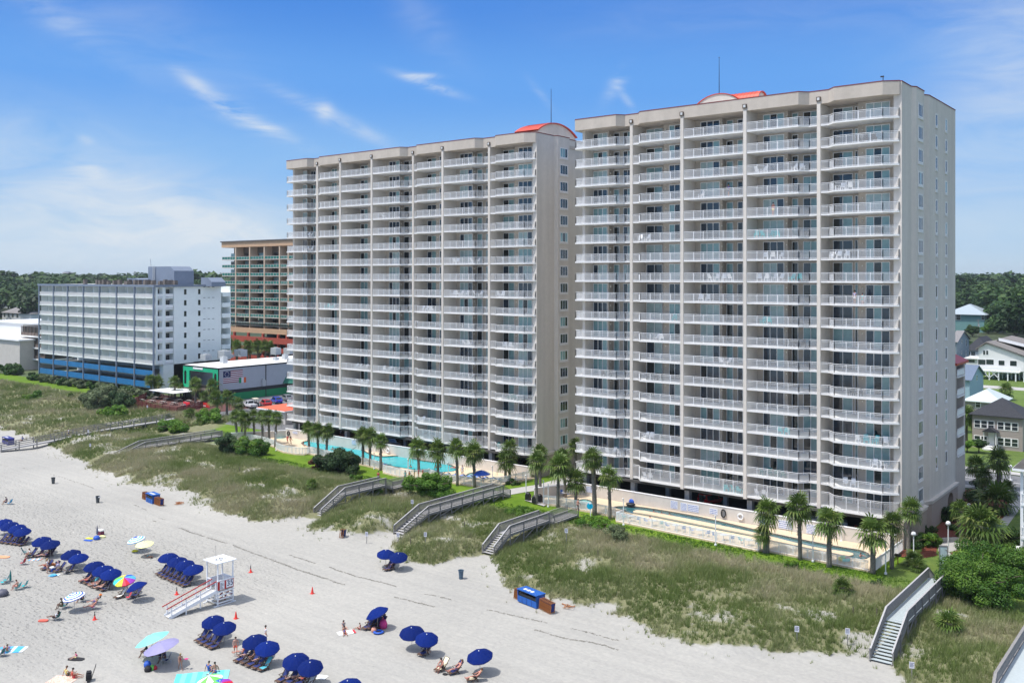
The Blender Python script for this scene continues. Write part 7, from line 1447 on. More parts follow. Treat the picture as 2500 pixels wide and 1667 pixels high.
PEOPLE=[
('woman in a white top and peach skirt standing with her back turned',8,905,1250,R(150),'stand',0,HBL,TS(C_W,C_PE),1.0,1),
('man in a navy shirt bending over beside a chair',8,1110,1220,R(250),'bend',0,HB,TS(C_N,C_LV),1.0,0),
('person reclining in a purple swimsuit under the umbrellas by the turquoise chair',8,850,960,R(-50),'lounge',0,HBR,ONE(C_PU),1.0,1),
('seated person in white shirt and olive trousers beside the turquoise chair',8,580,950,R(-30),'sit',1,HBR,TS(C_W,C_GR),1.0,0),
('person reclining with legs out, left of the woman in peach skirt',8,870,1160,R(-60),'lounge',1,HB,S_(C_CO),.98,0),
('tanned person lying back under the rightmost umbrella at the left edge',8,420,650,R(-60),'lounge',1,HB,S_(C_R),.95,0),('person lying back under the four umbrellas at the left edge',8,200,610,R(-40),'lounge',1,HB,ONE(C_R),.95,0),
('person in a pink swimsuit sitting in the turquoise chair at left',8,330,1560,R(-50),'sit',2,HBR,TS(C_PE,C_PE),.95,0),('dark haired person sitting in the light blue chair on the open sand',2,60,680,R(-50),'sit',1,HB,TS(C_N,C_N),.95,0),
('person reclining under the three umbrellas beside the rainbow one, leftmost',8,1660,1440,R(-45),'lounge',2,HBR,S_(C_CO),.95,0),('person reclining under the three umbrellas beside the rainbow one, middle',8,1840,1530,R(-45),'lounge',0,HB,S_(C_GY),.95,0),('person lying in a pale swimsuit at the near end of the three umbrella row',3,930,690,R(-50),'lounge',0,HBR,B_(C_W),.95,1),('person in grey shirt reclining behind the one in the pale swimsuit',3,880,660,R(-50),'lounge',2,HB,TS(C_GY,C_N),.95,0),
('seated person with bent knees under the blue and white ringed umbrella',3,570,865,R(-55),'sit',3,HB,TS(C_GR,C_GR),1.0,0),('person in green shirt seated right of the ringed umbrella pole',3,760,800,R(-40),'sit',1,HB,TS(C_GR,C_BK),1.0,0),('person reclining in front of the orange-hatted woman',3,845,870,R(-45),'lounge',2,HBL,B_(C_CO),.95,0),
('dark skinned girl lying back with a white towel beside a pink float',14,1040,270,R(-65),'lounge',3,HB,TS(C_W,C_BK),.92,1),('small child in a pink top sitting on a dark board',14,1450,990,R(-10),'ground',0,HBR,TS(C_PK,C_YE),.62,0),
('child lying on the striped beach towel at the left edge',14,90,820,R(-120),'lie',2,HB,S_(C_R),.8,0),('second child on the striped towel, in green shorts',14,140,880,R(-125),'ground',1,HBR,S_(C_DG)if False else S_(C_TQ),.8,0),
('person in a light green cap sitting behind the orange patterned blanket',14,1280,1330,R(170),'ground',1,HBR,TS(C_YE,C_GR),.95,0),('person in a pink shirt beside the orange patterned blanket',14,1400,1370,R(150),'ground',1,HB,TS(C_CO,C_R),.95,0),
('person with bent legs in the shade of the aqua umbrella',13,450,960,R(-40),'sit',3,HB,TS(C_BK,C_BK),1.0,0),('man without shirt seated left under the lavender umbrella',13,730,1010,R(-40),'lounge',3,HB,S_(C_N),1.0,0),('person seated in the large navy chair under the lavender umbrella',13,800,1080,R(-40),'sit',3,HB,TS(C_N,C_GY),1.0,0),
('girl in a red swimsuit walking with a pink disc',13,1100,1205,R(75),'walk',1,HBL,ONE(C_R),.82,1),('boy in black and red swim shorts walking past the sunbathers',10,275,765,R(60),'walk',0,HB,(('briefs',C_BK),('shorts',C_CO)),.95,0),('man in a white shirt standing behind the umbrella pair, back turned',10,850,560,R(160),'stand',0,HB,TS(C_W,C_W),1.0,0),
('sunbather in a coral top with dark socks, leftmost of five',10,390,800,R(-58),'lounge',2,HBR,TS(C_CO,C_GY),1.0,0),('sunbather in a bright red swimsuit, second of five',10,500,860,R(-55),'lounge',0,HB,ONE(C_PK),.98,1),('sunbather in mint shorts sitting up, third of five',10,640,900,R(-35),'sit',1,HBR,S_(C_TQ),1.0,0),('sunbather in a lilac swimsuit with straight legs, fourth of five',10,760,950,R(-58),'lounge',0,HBL,ONE(C_LV),.98,1),('sunbather hidden under the right umbrella, last of five',10,840,930,R(-50),'lounge',1,HB,S_(C_BL),.95,0),
('woman in a white swimsuit and sunglasses at the bottom edge',10,1430,1285,R(-50),'lounge',0,HBR,ONE(C_W),1.0,1),('person in coral beside the woman in white at the bottom edge',10,1580,1310,R(-55),'lounge',2,HB,S_(C_CO),1.0,0),
('bare-backed man sitting on the turquoise blanket at the bottom',13,1760,1260,R(20),'ground',1,HB,S_(C_BL),.98,0),('person with a blue shirt beside the bare-backed man on the blanket',13,1650,1235,R(190),'ground',1,HB,TS(C_BL,C_BL),.95,0),
('girl in a grey top sitting on the sand with legs stretched out',11,200,870,R(70),'ground',0,HB,TS(C_GY,C_GY),.85,1),('girl in blue sitting on a white towel',11,215,1010,R(60),'ground',1,HB,ONE(C_PU),.85,1),('little girl in a pink swimsuit sitting on the sand',11,610,900,R(-70),'ground',1,HBR,ONE(C_PK),.7,0),
('woman in a red patterned top under the tilted umbrella',11,1110,790,R(-50),'lounge',2,HBR,TS(C_CO,C_R),.98,0),('dark haired person behind the woman in red under the tilted umbrella',11,1030,800,R(-45),'lounge',1,HB,TS(C_N,C_N),.98,0),
('person lying in the shade of the umbrella pair nearest the dunes',4,1490,490,R(-60),'lounge',1,HB,S_(C_OR),.95,0),('person in the shade of the lower centre umbrella pair',4,1815,1262,R(60),'lounge',1,HB,S_(C_R),.95,0),
('man without shirt sitting upright on the cream towel chair',12,745,1285,R(-8),'sit',2,HB,S_(C_BK),1.0,0),('sunburnt man in blue checked shorts reclining right of the cream towel chair',12,1070,1345,R(-28),'lounge',2,HBR,S_(C_PU),1.0,0),('man in black trunks reclining beside the single umbrella at right',12,1510,1530,R(-45),'lounge',2,HBR,S_(C_BK),1.0,0),
('shirtless man lying on his side near the pale yellow umbrella',3,1370,385,R(-100),'lie',1,HB,S_(C_TQ),1.0,0),
('person in a white shirt walking up the long ramp',1,487,1470,R(-20),'walk',1,HB,TS(C_W,C_BL),1.0,0),('person in blue crouching behind the blue storage box at far left',2,205,95,R(30),'ground',1,HB,TS(C_BL,C_N),1.0,0)]
for(lb,f,x,y,rz,pose,sk,hr_,wr,s,lg_)in PEOPLE:
 z0=.0;p=GT(f,x,y)
 if 'long ramp' in lb:p=G(f,x,y,1.75)
 if pose in('lounge',):p=p+Vector((0,0,.02))
 person(lb,p,rz,pose,sk,hr_,wr,s,bool(lg_))
person('woman in a wide orange hat reclining at left',GT(3,875,820),R(-45),'lounge',0,HBR,TS(C_N,C_PU),.95,True,hat=C_OR)
for(lb,f,x,y,z,rz,pose,sk,hr_,wr,s)in[('person in a red top and blue shorts on the short boardwalk',5,1172,865,2.78,R(200),'stand',1,HB,TS(C_R,C_BL),.95),('woman in turquoise sitting on the lower walk by the pool fence',5,1378,850,1.95,R(60),'stand',1,HB,TS(C_TQ,C_TQ),.85),('person in orange beside the woman in turquoise on the lower walk',5,1410,845,1.95,R(70),'stand',2,HBR,TS(C_OR,C_PE),.75),('person in a sky blue cap and shirt on the lower walk',5,1448,835,1.95,R(-60),'stand',2,HBR,TS(C_TQ,C_YE),.85),('person in pink at the pool end of the lower walk',5,1480,828,1.95,R(-70),'stand',2,HBR,TS(C_PK,C_CO),.8),('child in a coral top next to the person in pink by the pool fence',5,1512,815,1.95,R(-90),'stand',2,HB,TS(C_CO,C_CO),.6),
  ('man in red shorts walking at the far end of the pool deck',5,476,575,1.5,R(180),'walk',1,HB,TS(C_R,C_R),1.0),('woman in an orange swimsuit walking beside the man in red',5,501,582,1.5,R(180),'walk',1,HBR,ONE(C_OR),.95),('person sitting on the pool edge at the far end',5,598,590,1.45,R(90),'ground',1,HB,S_(C_W),.95),('swimmer with raised arms in the far half of the turquoise pool',5,832,622,1.36,R(40),'swim',1,HB,S_(C_BK),1.0),('second swimmer beside the one in the far half of the pool',5,822,615,1.36,R(-40),'swim',1,HB,S_(C_BK),.9),
  ('swimmer at the near half of the turquoise pool',5,1420,752,1.36,R(10),'swim',1,HB,S_(C_BK),1.0),('swimmer by the right end steps of the turquoise pool',5,1612,758,1.36,R(60),'swim',1,HB,S_(C_BL),1.0),('second swimmer near the right end steps of the turquoise pool',5,1652,752,1.36,R(-60),'swim',1,HB,S_(C_R),1.0),('person lying at the right edge of the turquoise pool',5,1750,762,1.52,R(100),'lie',2,HBR,S_(C_CO),.9),
  ('person in a white robe standing right of the turquoise pool',5,1815,818,1.5,R(30),'stand',1,HB,TS(C_W,C_W),1.0),('person in a blue shirt standing by the wall gate of the left pool',5,2045,775,1.5,R(0),'stand',1,HB,TS(C_BL,C_BL),1.0),('person in blue sitting at the hot tub under the blue umbrella',5,1972,862,1.5,R(20),'ground',1,HB,TS(C_BL,C_N),1.0),
  ('seated woman in red against the pool wall, left of three',5,853,568,1.5,R(-20),'sit',2,HB,TS(C_R,C_R),1.0),('seated person in black and white against the pool wall, middle of three',5,882,573,1.5,R(-10),'sit',2,HB,TS(C_W,C_BK),1.0),('seated man in turquoise against the pool wall, right of three',5,912,575,1.5,R(0),'sit',2,HBR,TS(C_TQ,C_BL),1.0),('person in pink sitting beside the yellow float',5,738,545,1.5,R(20),'sit',2,HBR,TS(C_PK,C_PK),1.0),('person in turquoise sitting beside the one in pink by the far pool',5,760,548,1.5,R(-20),'sit',2,HB,TS(C_TQ,C_R),1.0),
  ('person in black shorts walking past the lazy river hot tub',6,708,665,1.75,R(150),'walk',2,HBR,S_(C_BK),1.0),('swimmer in a red cap floating in the lazy river',6,1330,678,1.38,R(90),'swim',2,HB,S_(C_R),.9),('swimmer with a white float in the lazy river',6,1395,690,1.38,R(80),'swim',2,HB,S_(C_CO),.9),('third swimmer in the lazy river group',6,1460,700,1.38,R(70),'swim',1,HB,S_(C_BK),.9),('swimmer on a green float in the near channel of the lazy river',6,1300,725,1.38,R(60),'swim',2,HB,S_(C_R),.9),('swimmer at the rounded near end of the lazy river',7,762,628,1.38,R(60),'swim',2,HBR,S_(C_BL),.9)]:
 person(lb,G(f,x,y,z),rz,pose,sk,hr_,wr,s,'woman' in lb)
def storey(k):return ZK[k]+SLAB_T
for(lb,f,x,k,Y,sk,wr)in[('person leaning on a high balcony of the right tower, third column, fourth storey down',25,938,3,117.3,1,TS(C_PU,C_N)),('person in orange on the fifth balcony down of the fourth column',25,1207,4,117.0,2,S_(C_YE)),('person in lilac on a balcony of the last column, ninth storey down',25,1700,8,116.9,1,TS(C_LV,C_W)),('child in mint green beside the person in lilac on the same balcony',25,1747,8,116.9,2,TS(C_TQ,C_TQ))]:
 p=onY(f,x,500,Y);person(lb,(p.x,Y,storey(k)),R(-15),'stand',sk,HB,wr,1.0 if 'child' not in lb else .8)
LR=mat('lifeguard_red',(.45,.02,.02),.5,.08,4);LWH=mat('lifeguard_white',(.80,.82,.84),.5,.05,4,big=.05)
c1=G(9,990,1180,0);c2=G(9,1200,1115,0);c0=G(9,830,1105,0)
LGx=(c2-c1).normalized();ang=math.atan2(LGx.y,LGx.x);T=thing('lifeguard_stand','white lifeguard stand number 35 with a roof and red-railed ramp','lifeguard stand',(c1.x,c1.y,0),ang);w1=(c2-c1).length
d1=1.95;w1=min(max(w1,1.8),2.3);zf_=1.65;zr_=hgt(9,990,490,c1)
def LG(mb,nm,mt=LWH):return mb.build(nm,mt,T)
for sx in(0,w1):
 for sy in(0,d1):mb=MB();mb.box(sx-.06,sx+.06,sy-.06,sy+.06,.12,zr_);LG(mb,'post')
mb=MB();[mb.box(-.45,w1+.35,y-.07,y+.07,0,.14)for y in(0,d1)];LG(mb,'skid')
mb=MB();mb.box(-.3,w1+.3,-.3,d1+.3,zr_,zr_+.07);LG(mb,'roof')
mb=MB();mb.box(-.05,w1+.05,-.05,d1+.05,zf_-.08,zf_);LG(mb,'platform',mat('platform_grey',(.28,.29,.29),.8))
for z in(.3,.68,1.06,1.40):
 mb=MB();mb.box(-.02,w1+.02,-.085,-.062,z,z+.14);mb.box(w1+.062,w1+.085,-.05,d1+.05,z,z+.14);mb.box(-.085,-.062,-.05,d1+.05,z,z+.14);mb.box(-.02,w1+.02,d1+.062,d1+.085,z,z+.14);LG(mb,'slat')
for i,(a,b)in enumerate(((.15,.7),(.9,1.5),(.3,1.1))):mb=MB();mb.bar((a,.15,.35+.35*i),(b,.6,.62+.35*i),.05,.16);mb.bar((b,.6,.62+.35*i),(b+.45,.3,.5+.35*i),.05,.16);LG(mb,'brace',LR)
mb=MB();mb.box(-.06,w1+.06,-.11,-.065,zf_+.05,zf_+.95);LG(mb,'front_board',LR);mb=MB();mb.box(-.1,w1+.1,-.13,.05,zf_+.95,zf_+1.05);mb.box(w1-.02,w1+.06,-.1,d1+.1,zf_+.95,zf_+1.05);mb.box(-.06,.0,d1*.62,d1,zf_+.95,zf_+1.05);LG(mb,'rail')
mb=MB();mb.box(w1+.0,w1+.03,0,d1,zf_,zf_+.95);mb.box(0,w1,d1-.02,d1+.02,zf_,zf_+.95);LG(mb,'side_board')
mb=MB();mb.box(w1*.52,w1*.99,-.125,-.112,zf_+.12,zf_+.90);mb.box(w1*.10,w1*.40,-.125,-.112,zf_+.08,zf_+.92);LG(mb,'number_plate')
def digits(txt,size,mt,parent,loc,rot,name='number'):
 cu=bpy.data.curves.new('t','FONT');cu.body=txt;cu.size=size;cu.extrude=.006;cu.align_x='CENTER';cu.align_y='CENTER';  o=bpy.data.objects.new('t',cu);COL.objects.link(o);bpy.context.view_layer.update();me=bpy.data.meshes.new_from_object(o.evaluated_get(bpy.context.evaluated_depsgraph_get()));bpy.data.objects.remove(o);me.materials.clear();me.materials.append(mt);q=put(name,me,parent);q.location=loc;q.rotation_euler=rot;return q
NAVY=mat('navy_print',(.01,.015,.10),.6)
digits('35',.80,NAVY,T,(w1*.77,-.135,zf_+.53),(R(90),0,0));digits('35',1.1,mat('black_print',(.02,.02,.02),.7),T,(w1/2,d1/2,zr_+.078),(0,0,R(200)))
mb=MB();[mb.box(w1*.13,w1*.13+random.uniform(.15,.5)*w1*.5,-.130,-.126,zf_+.15+i*.08,zf_+.18+i*.08)for i in range(8)];LG(mb,'notice_lettering',NAVY)
mb=MB();mb.tube([(-.12,.12,zf_),(-.16,.12,zr_+1.9)],[.03,.02],6);mb.bar((-.16,.12,zr_+1.85),(-.34,.10,zr_+1.80),.03);LG(mb,'flagpole',POLE)
e0=G(9,215,1375,0);lx=(e0-Vector((c1.x,c1.y,0)));ca,sa=math.cos(-ang),math.sin(-ang);ex,ey=lx.x*ca-lx.y*sa,lx.x*sa+lx.y*ca
ra,rb=Vector((-.02,d1*.30,zf_)),Vector((ex,ey+.45,.10));dd=(rb-ra);dn=Vector((dd.x,dd.y,0)).normalized();sdv=Vector((-dn.y,dn.x,0))*.52
mb=MB();mb.add([ra-sdv,ra+sdv,rb+sdv,rb-sdv],[(0,1,2,3)]);[mb.bar(ra.lerp(rb,i/16)-sdv*.95+Vector((0,0,.02)),ra.lerp(rb,i/16)+sdv*.95+Vector((0,0,.02)),.04,.02)for i in range(1,16)];LG(mb,'ramp',mat('ramp_grey',(.50,.50,.49),.8,.1,5))
for s in(-1,1):
 o=sdv*s;mb=MB();mb.bar(ra+o+Vector((0,0,-.05)),rb+o+Vector((0,0,-.02)),.06,.34);LG(mb,'ramp_side');mb=MB();mb.bar(ra+o+Vector((0,0,1.0)),rb+o-dn*.0+Vector((0,0,.95))+dn*.25,.07,.09);LG(mb,'handrail',LR)
 for t in(.02,.35,.65,.95):q=ra.lerp(rb,t)+o;mb=MB();mb.box(q.x-.05,q.x+.05,q.y-.05,q.y+.05,max(q.z-.8,0),q.z+.95);LG(mb,'ramp_post')
CON=mat('cone_orange',(.80,.045,.03),.5,.06,4)
for(f,x,y,lb,dark)in[(9,337,985,'small dark-topped cone left of the lifeguard ramp',1),(3,870,960,'small dark-topped cone below the reclining people at left',1),(3,2303,525,'small dark-topped cone up the beach from the lifeguard stand',1),(9,1280,1368,'bright red cone right below the lifeguard stand',0),(4,762,720,'bright red cone standing alone in the middle of the sand',0)]:
 T=thing('traffic_cone',lb,'cone',GT(f,x,y),0,'cones on the sand');mb=MB();mb.lathe([(.19,.03),(.16,.05),(.035,.72 if not dark else .45),(.0,.72 if not dark else .45)],12);mb.build('cone',CON,T);mb=MB();mb.box(-.2,.2,-.2,.2,0,.035);mb.build('base',CON,T)
 if dark:mb=MB();mb.lathe([(.07,.45),(.02,.72),(0,.72)],8);mb.ell((0,0,.75),(.05,.05,.07),6,4);mb.build('top',BLACK,T)
BIN=mat('bin_grey',(.06,.07,.075),.6,.12,5);BINB=mat('bin_bluegrey',(.07,.12,.17),.6,.1,5)
for(f,x,y,lb,m_,hd)in[(2,489,490,'dark grey trash bin farther left on the open sand',BIN,0),(2,898,665,'grey trash bin with white handles on the open sand',BIN,1),(4,2128,585,'blue-grey trash barrel alone near the dunes, centre right',BINB,2)]:
 T=thing('trash_bin',lb,'trash bin',GT(f,x,y),.3,'trash bins on the sand');mb=MB();mb.lathe([(.0,0),(.22,0),(.30 if hd<2 else .29,.95),(.33 if hd<2 else .3,.97),(.33 if hd<2 else .3,1.02),(.26,1.0),(.24,.7),(0,.7)],14);mb.build('barrel',m_,T);mb=MB();mb.lathe([(.31,.93),(.345,.95),(.345,1.0),(.31,1.01)],14);mb.build('rim',m_,T)
 if hd==1:mb=MB();[mb.box(s*.33-.06,s*.33+.06,-.16,.16,.82,.98)for s in(-1,1)];mb.build('handle',WHITE,T)
BOXB=mat('box_blue',(.01,.10,.40),.5,.12,2,big=.1)
def storage(lb,f,x,y,rz,L=2.9,col=BOXB,n=9,left=4):
 p=GT(f,x,y);T=thing('storage_box',lb,'storage box',p,rz);mb=MB();h=1.25;mb.box(-L/2,L/2,-.6,.6,0,.62);[mb.box(a,a+.08,b,b+.08,.62,h)for a in(-L/2,L/2-.08)for b in(-.6,.52)];mb.box(-L/2,L/2,.54,.6,.62,h);mb.box(L/2-.06,L/2,-.6,.6,.62,h);mb.build('box',col,T)
 mb=MB();mb.box(-L/2-.05,L/2+.05,-.66,.66,h,h+.08);mb.build('lid',col,T);mb=MB();mb.box(-L/2+.1,L/2-.08,-.5,.5,.63,.95);mb.build('stored_pads',BLACK,T);mb=MB();[mb.box(-L/4+i*L/2-.02,-L/4+i*L/2+.02,-.615,-.6,.05,.6)for i in(0,1)];mb.box(-.02,.02,-.62,-.6,.0,.62);mb.build('door_seam',NAVY,T)
 mb=MB();[mb.box(-L/2+.5+i*.55,-L/2+.9+i*.55,-.3,.1,h+.081,h+.086)for i in range(3)];mb.build('lid_lettering',SIGNM,T)
 return p
def stack(lb,p,rz,n,dx,lean=.0,tag_='folded beach chairs'):
 for j in range(n):
  q=Vector((dx*j,0,0));q.rotate(Matrix.Rotation(rz,3,'Z'));q=p+q;T=thing('folded_chair','%s folded wooden chair %s'%(ORD[j],lb),'folded chair',(q.x,q.y,tz(q.x,q.y)),rz,tag_)
  if j==0 and not stack.m:
   mb=MB();[mb.bar((0,y,0),(.14,y*.96,1.12),.03,.045)for y in(-.3,.3)];[mb.bar((.01+z*.125,-.3,z),(.01+z*.125,.3,z),.03,.03)for z in(.1,.55,1.08)];[mb.bar((.03,y,.12),(.13,y,.85),.03,.045)for y in(-.25,.25)];stack.m.append(mb.mesh('frame',CWO));mb=MB();mb.add([(.055,-.27,.2),(.055,.27,.2),(.16,.27,1.06),(.16,-.27,1.06)],[(0,1,2,3)]);stack.m.append(mb.mesh('sling',SL))
  put('frame',stack.m[0],T);put('sling',stack.m[1],T)
stack.m=[]
rzb=R(-12)
p=storage('bright blue storage box between stacks of folded chairs, centre right',6,325,1420,rzb,3.0)
stack('from the right blue box in its right-hand stack',p+Vector((1.62,-.45,0)),rzb,14,.13,tag_='chairs stacked right of the centre right blue box');stack('left of the bright blue box at centre right',p+Vector((-2.45,.55,0)),rzb,5,.14,tag_='chairs stacked left of the centre right blue box')
rzb=R(-8);p=storage('smaller blue storage box between orange chair stacks, centre left by the dunes',2,1405,660,rzb,2.4)
stack('right of the smaller blue box',p+Vector((1.35,-.3,0)),rzb,11,.2,tag_='chairs stacked right of the smaller blue box');stack('left of the smaller blue box',p+Vector((-3.3,.45,0)),rzb,10,.21,tag_='chairs stacked left of the smaller blue box')
storage('purple blue storage box beside the long ramp at the left edge',2,75,125,R(-6),3.6,mat('box_purple',(.03,.03,.20),.5,.1,2),0,0)
for(f,x,y,lb)in[(6,590,1450,'loose folded chairs lying right of the centre right chair stack'),(2,1610,680,'tangled loose chair frames right of the smaller blue box')]:
 p=GT(f,x,y);T=thing('loose_chairs',lb,'folded chairs',p,.3);
 for j in range(4):o=put('frame',stack.m[0],T);o.rotation_euler=(0,R(78+4*j),.5*j);o.location=(0,.1*j,.06+.05*j)
p=GT(4,1018,205);T=thing('leaning_boards','blue and orange folded chairs standing at the dune edge','folded chairs',p,.4);[setattr(put('frame',stack.m[j%2],T),'location',(.12*j,0,0))for j in range(6)]
SGN=mat('sign_face',(.68,.68,.72),.6,.05,6)
for j,(f,x,y,h,lb)in enumerate([(4,1262,260,1.5,'thin dune notice post left of the crossing stairs'),(4,1550,270,1.5,'dune notice beside the foot of the middle crossing stairs'),(4,1802,268,1.5,'dune notice right of the middle crossing stairs'),(6,614,930,1.9,'white notice on a post in the green dune grass'),(7,290,1255,1.4,'small white notice low in the dune grass, lower right'),(7,665,1290,1.6,'grey backed notice left of the wide boardwalk stairs'),(7,1140,1540,1.5,'white and purple notice right of the wide boardwalk foot'),(5,1432,1090,1.6,'white notice beside the middle boardwalk'),(2,830,190,1.4,'small notice on the far left dunes'),(2,812,70,1.6,'notice board beside the long ramp'),(1,1045,1290,1.5,'white notice beside the patio fence')]):
 p=GT(f,x,y);T=thing('dune_sign',lb,'sign',p,R(20),'notices on posts in the dunes');mb=MB();mb.box(-.04,.04,-.03,.03,-.2,h);mb.build('post',WOOD,T);mb=MB();mb.box(-.2,.2,-.05,-.032,h-.55,h);mb.build('sign_panel',SGN,T);mb=MB();[mb.box(-.15,.15-.05*(i%2),-.054,-.051,h-.12-i*.1,h-.08-i*.1)for i in range(4)];mb.build('sign_lettering',NAVY,T)
pts=[(6,808,1340,.9),(6,872,1040,.8),(7,705,1070,.9),(7,880,1080,.9),(5,110,790,.9),(5,520,890,.8),(5,1120,1040,.9),(5,1205,1030,.8),(5,1380,1110,.8),(5,1830,1230,.9),(4,2160,120,.9),(4,1095,130,.8),(4,1665,255,.8),(1,985,1485,.9),(1,640,1540,.9),(1,25,1390,1.0)]
pts.sort(key=lambda q:src(*q[:3])[0])
for j,(f,x,y,h)in enumerate(pts):p=GT(f,x,y);mb=MB();mb.tube([(0,0,-.2),(.02,.01,h)],[.05,.04],6);o=put('dune_post',mb.mesh('dune_post',WOODD),None,p);tag(o,'%s dark leaning stake from the left among those marking the dunes'%ORD[j],'stake','dark stakes in the dunes')
GLB=mat('lamp_globe',(.82,.82,.82),.3,.02)
for(f,x,yb,yt,lb)in[(7,1154,640,463,'shorter globe lamp by the clipped bushes'),(7,1410,628,385,'taller globe lamp beside the small plaza'),(19,671,640,482,'globe lamp half hidden behind the wide silvery palm'),(20,523,1120,1055,'globe lamp across the road in front of the taupe house')]:
 b=G(f,x,yb,1.4);h=hgt(f,x,yt,b);T=thing('globe_lamp',lb,'lamp post',b,0,'white globe lamps');mb=MB();mb.tube([(0,0,0),(0,0,h-.25)],.065,8);mb.box(-.25,.25,-.25,.25,-.05,.1);mb.build('post',WHITE,T);mb=MB();mb.smooth=True;mb.ell((0,0,h),(.28,.28,.28),12,8);mb.build('globe',GLB,T);mb=MB();mb.lathe([(.29,-.02),(.31,-.05),(.16,-.24),(0,-.24)],12,(0,0,h));mb.build('collar',mat('lamp_grey',(.4,.41,.45),.5),T)
for(f,x,yb,yt,lb)in[(6,1082,775,560,'white lamp pole at the left end of the proud fence'),(6,1838,940,700,'white lamp pole before the right half of the proud fence'),(7,408,665,450,'white lamp pole between two palms by the lazy river'),(7,947,757,520,'white pole at the near corner of the lazy river fence'),(6,812,728,600,'white pole with a cyan disc where the short walk meets the pool'),(6,428,600,410,'white pole right of the black grills'),(6,465,625,440,'thin white pole just right of the grill pole'),(6,283,560,368,'slim white pole left of the black grills'),(5,1140,765,640,'white lamp pole before the middle of the turquoise pool'),(5,1400,815,690,'thin white lamp pole by the pool fence bulge'),(5,1562,850,765,'short white pole by the steps to the pool'),(5,1708,870,715,'thin white pole by the near half of the pool'),(5,2045,865,745,'white lamp pole left of the palm pair'),(5,2303,975,815,'white pole beside the path between the towers'),(5,1978,745,650,'white pole against the wall of the left tower pool'),(5,388,625,488,'white corner pole at the bend of the far pool fence'),(6,1005,530,440,'white pole against the cream wall behind the bright green palm'),(7,618,520,380,'white downpipe pole by the garage corner car')]:
 b=G(f,x,yb,1.4);h=hgt(f,x,yt,b);T=thing('lamp_pole',lb,'lamp post',b,0,'slim white poles round the pools');mb=MB();mb.tube([(0,0,0),(0,0,h)],.06,8);mb.tube([(0,0,-.05),(0,0,.12)],.16,8);mb.build('post',WHITE,T);mb=MB();mb.ell((0,-.1,h),(.1,.16,.08),8,5);mb.build('lamp_head',WHITE,T)
 if 'cyan' in lb:mb=MB();mb.lathe([(0,-.03),(.42,-.02),(.42,.03),(0,.04)],16);o=mb.build('disc',mat('cyan_disc',(.0,.50,.75),.5),T);o.location=(-.05,-.1,h-.35);o.rotation_euler=(R(90),0,R(30))
LBL=mat('lounger_blue',(.10,.22,.62),.7,.06,5);LWF=mat('lounger_frame',(.80,.80,.80),.4)
mb=MB();[mb.bar((x,-.95,.34),(x,.3,.34),.04)for x in(-.3,.3)];[mb.bar((x,.3,.34),(x,.85,.85),.04)for x in(-.3,.3)];[mb.bar((x,y,0),(x,y,.34),.04)for x in(-.3,.3)for y in(-.8,.25)];PLF=mb.mesh('frame',LWF);mb=MB();mb.add([(-.28,-.93,.36),(.28,-.93,.36),(.28,.3,.36),(-.28,.3,.36),(-.28,.85,.87),(.28,.85,.87)],[(0,1,2,3),(3,2,5,4)]);PLS=mb.mesh('sling',LBL)
def pool_chair(lb,p,rz,group,c=None):T=thing('pool_lounger',lb,'lounger',p,rz,group);put('frame',PLF,T);s=put('sling',PLS,T);return T
for j,(x,y)in enumerate([(1128,600),(1150,612),(1215,635),(1262,642)]):pool_chair('%s blue lounger from the left against the turquoise pool wall'%ORD[j],G(5,x,y,1.5),R(10),'blue loungers against the turquoise pool wall')
a,b=Vector(fA2[-1]),Vector(G(5,1180,765,1.4)[:2])
for j in range(14):t=(j+.5)/14;q=a.lerp(b,t);pool_chair('%s lounger from the left along the fence of the turquoise pool'%ORD[j],(q.x,q.y+1.3,ZD),R(178),'loungers along the turquoise pool fence')
a,b=Vector(fA3[-1]),Vector(G(5,2080,880,1.4)[:2])
for j in range(9):t=(j+.5)/9;q=a.lerp(b,t);pool_chair('%s lounger from the left behind the near half of the turquoise pool fence'%ORD[j],(q.x,q.y+1.2,ZD),R(175),'loungers behind the near pool fence')
mb=MB();[mb.bar((x,y,0),(x,y,.42),.035)for x in(-.22,.22)for y in(-.2,.2)];mb.bar((-.25,-.22,.62),(-.25,.2,.64),.04);mb.bar((.25,-.22,.62),(.25,.2,.64),.04);[mb.bar((x,-.2,.4),(x,-.2,.62),.03)for x in(-.25,.25)];[mb.bar((x,.2,.42),(x,.3,.92),.035)for x in(-.22,.22)];PCF=mb.mesh('frame',LWF);mb=MB();mb.add([(-.22,-.22,.43),(.22,-.22,.43),(.22,.2,.42),(-.22,.2,.42),(-.22,.3,.9),(.22,.3,.9)],[(0,1,2,3),(3,2,5,4)]);PCS=mb.mesh('seat',LBL)
mb=MB();mb.lathe([(0,.72),(.48,.72),(.48,.68),(.03,.67),(.03,.04),(.28,.03),(.28,0)],14);TBM=mb.mesh('table',LWF)
def chairset(p,rz,cloth,lb,group,nm='pool_chair'):T=thing(nm,lb,'chair',p,rz,group);put('frame',PCF,T);s=put('seat',PCS,T);s.material_slots[0].link='OBJECT';s.material_slots[0].material=cloth;return T
a,b=Vector(fB[0]),Vector(fB[1]);n=18
for j in range(n):
 t=(j+.5)/n;q=a.lerp(b,t)
 if j%3==1:o=put('pool_table',TBM,None,(q.x,q.y+1.0,ZD));tag(o,'%s round white table from the left behind the proud picket fence'%ORD[j//3],'table','round tables behind the proud fence')
 else:chairset((q.x,q.y+1.0+.2*(j%2),ZD),R(150+40*(j%3)),LBL if j%5 else U_T,'%s blue sling chair from the left behind the proud picket fence'%ORD[j-j//3-(1 if j%3==2 else 0)],'blue chairs behind the proud fence')
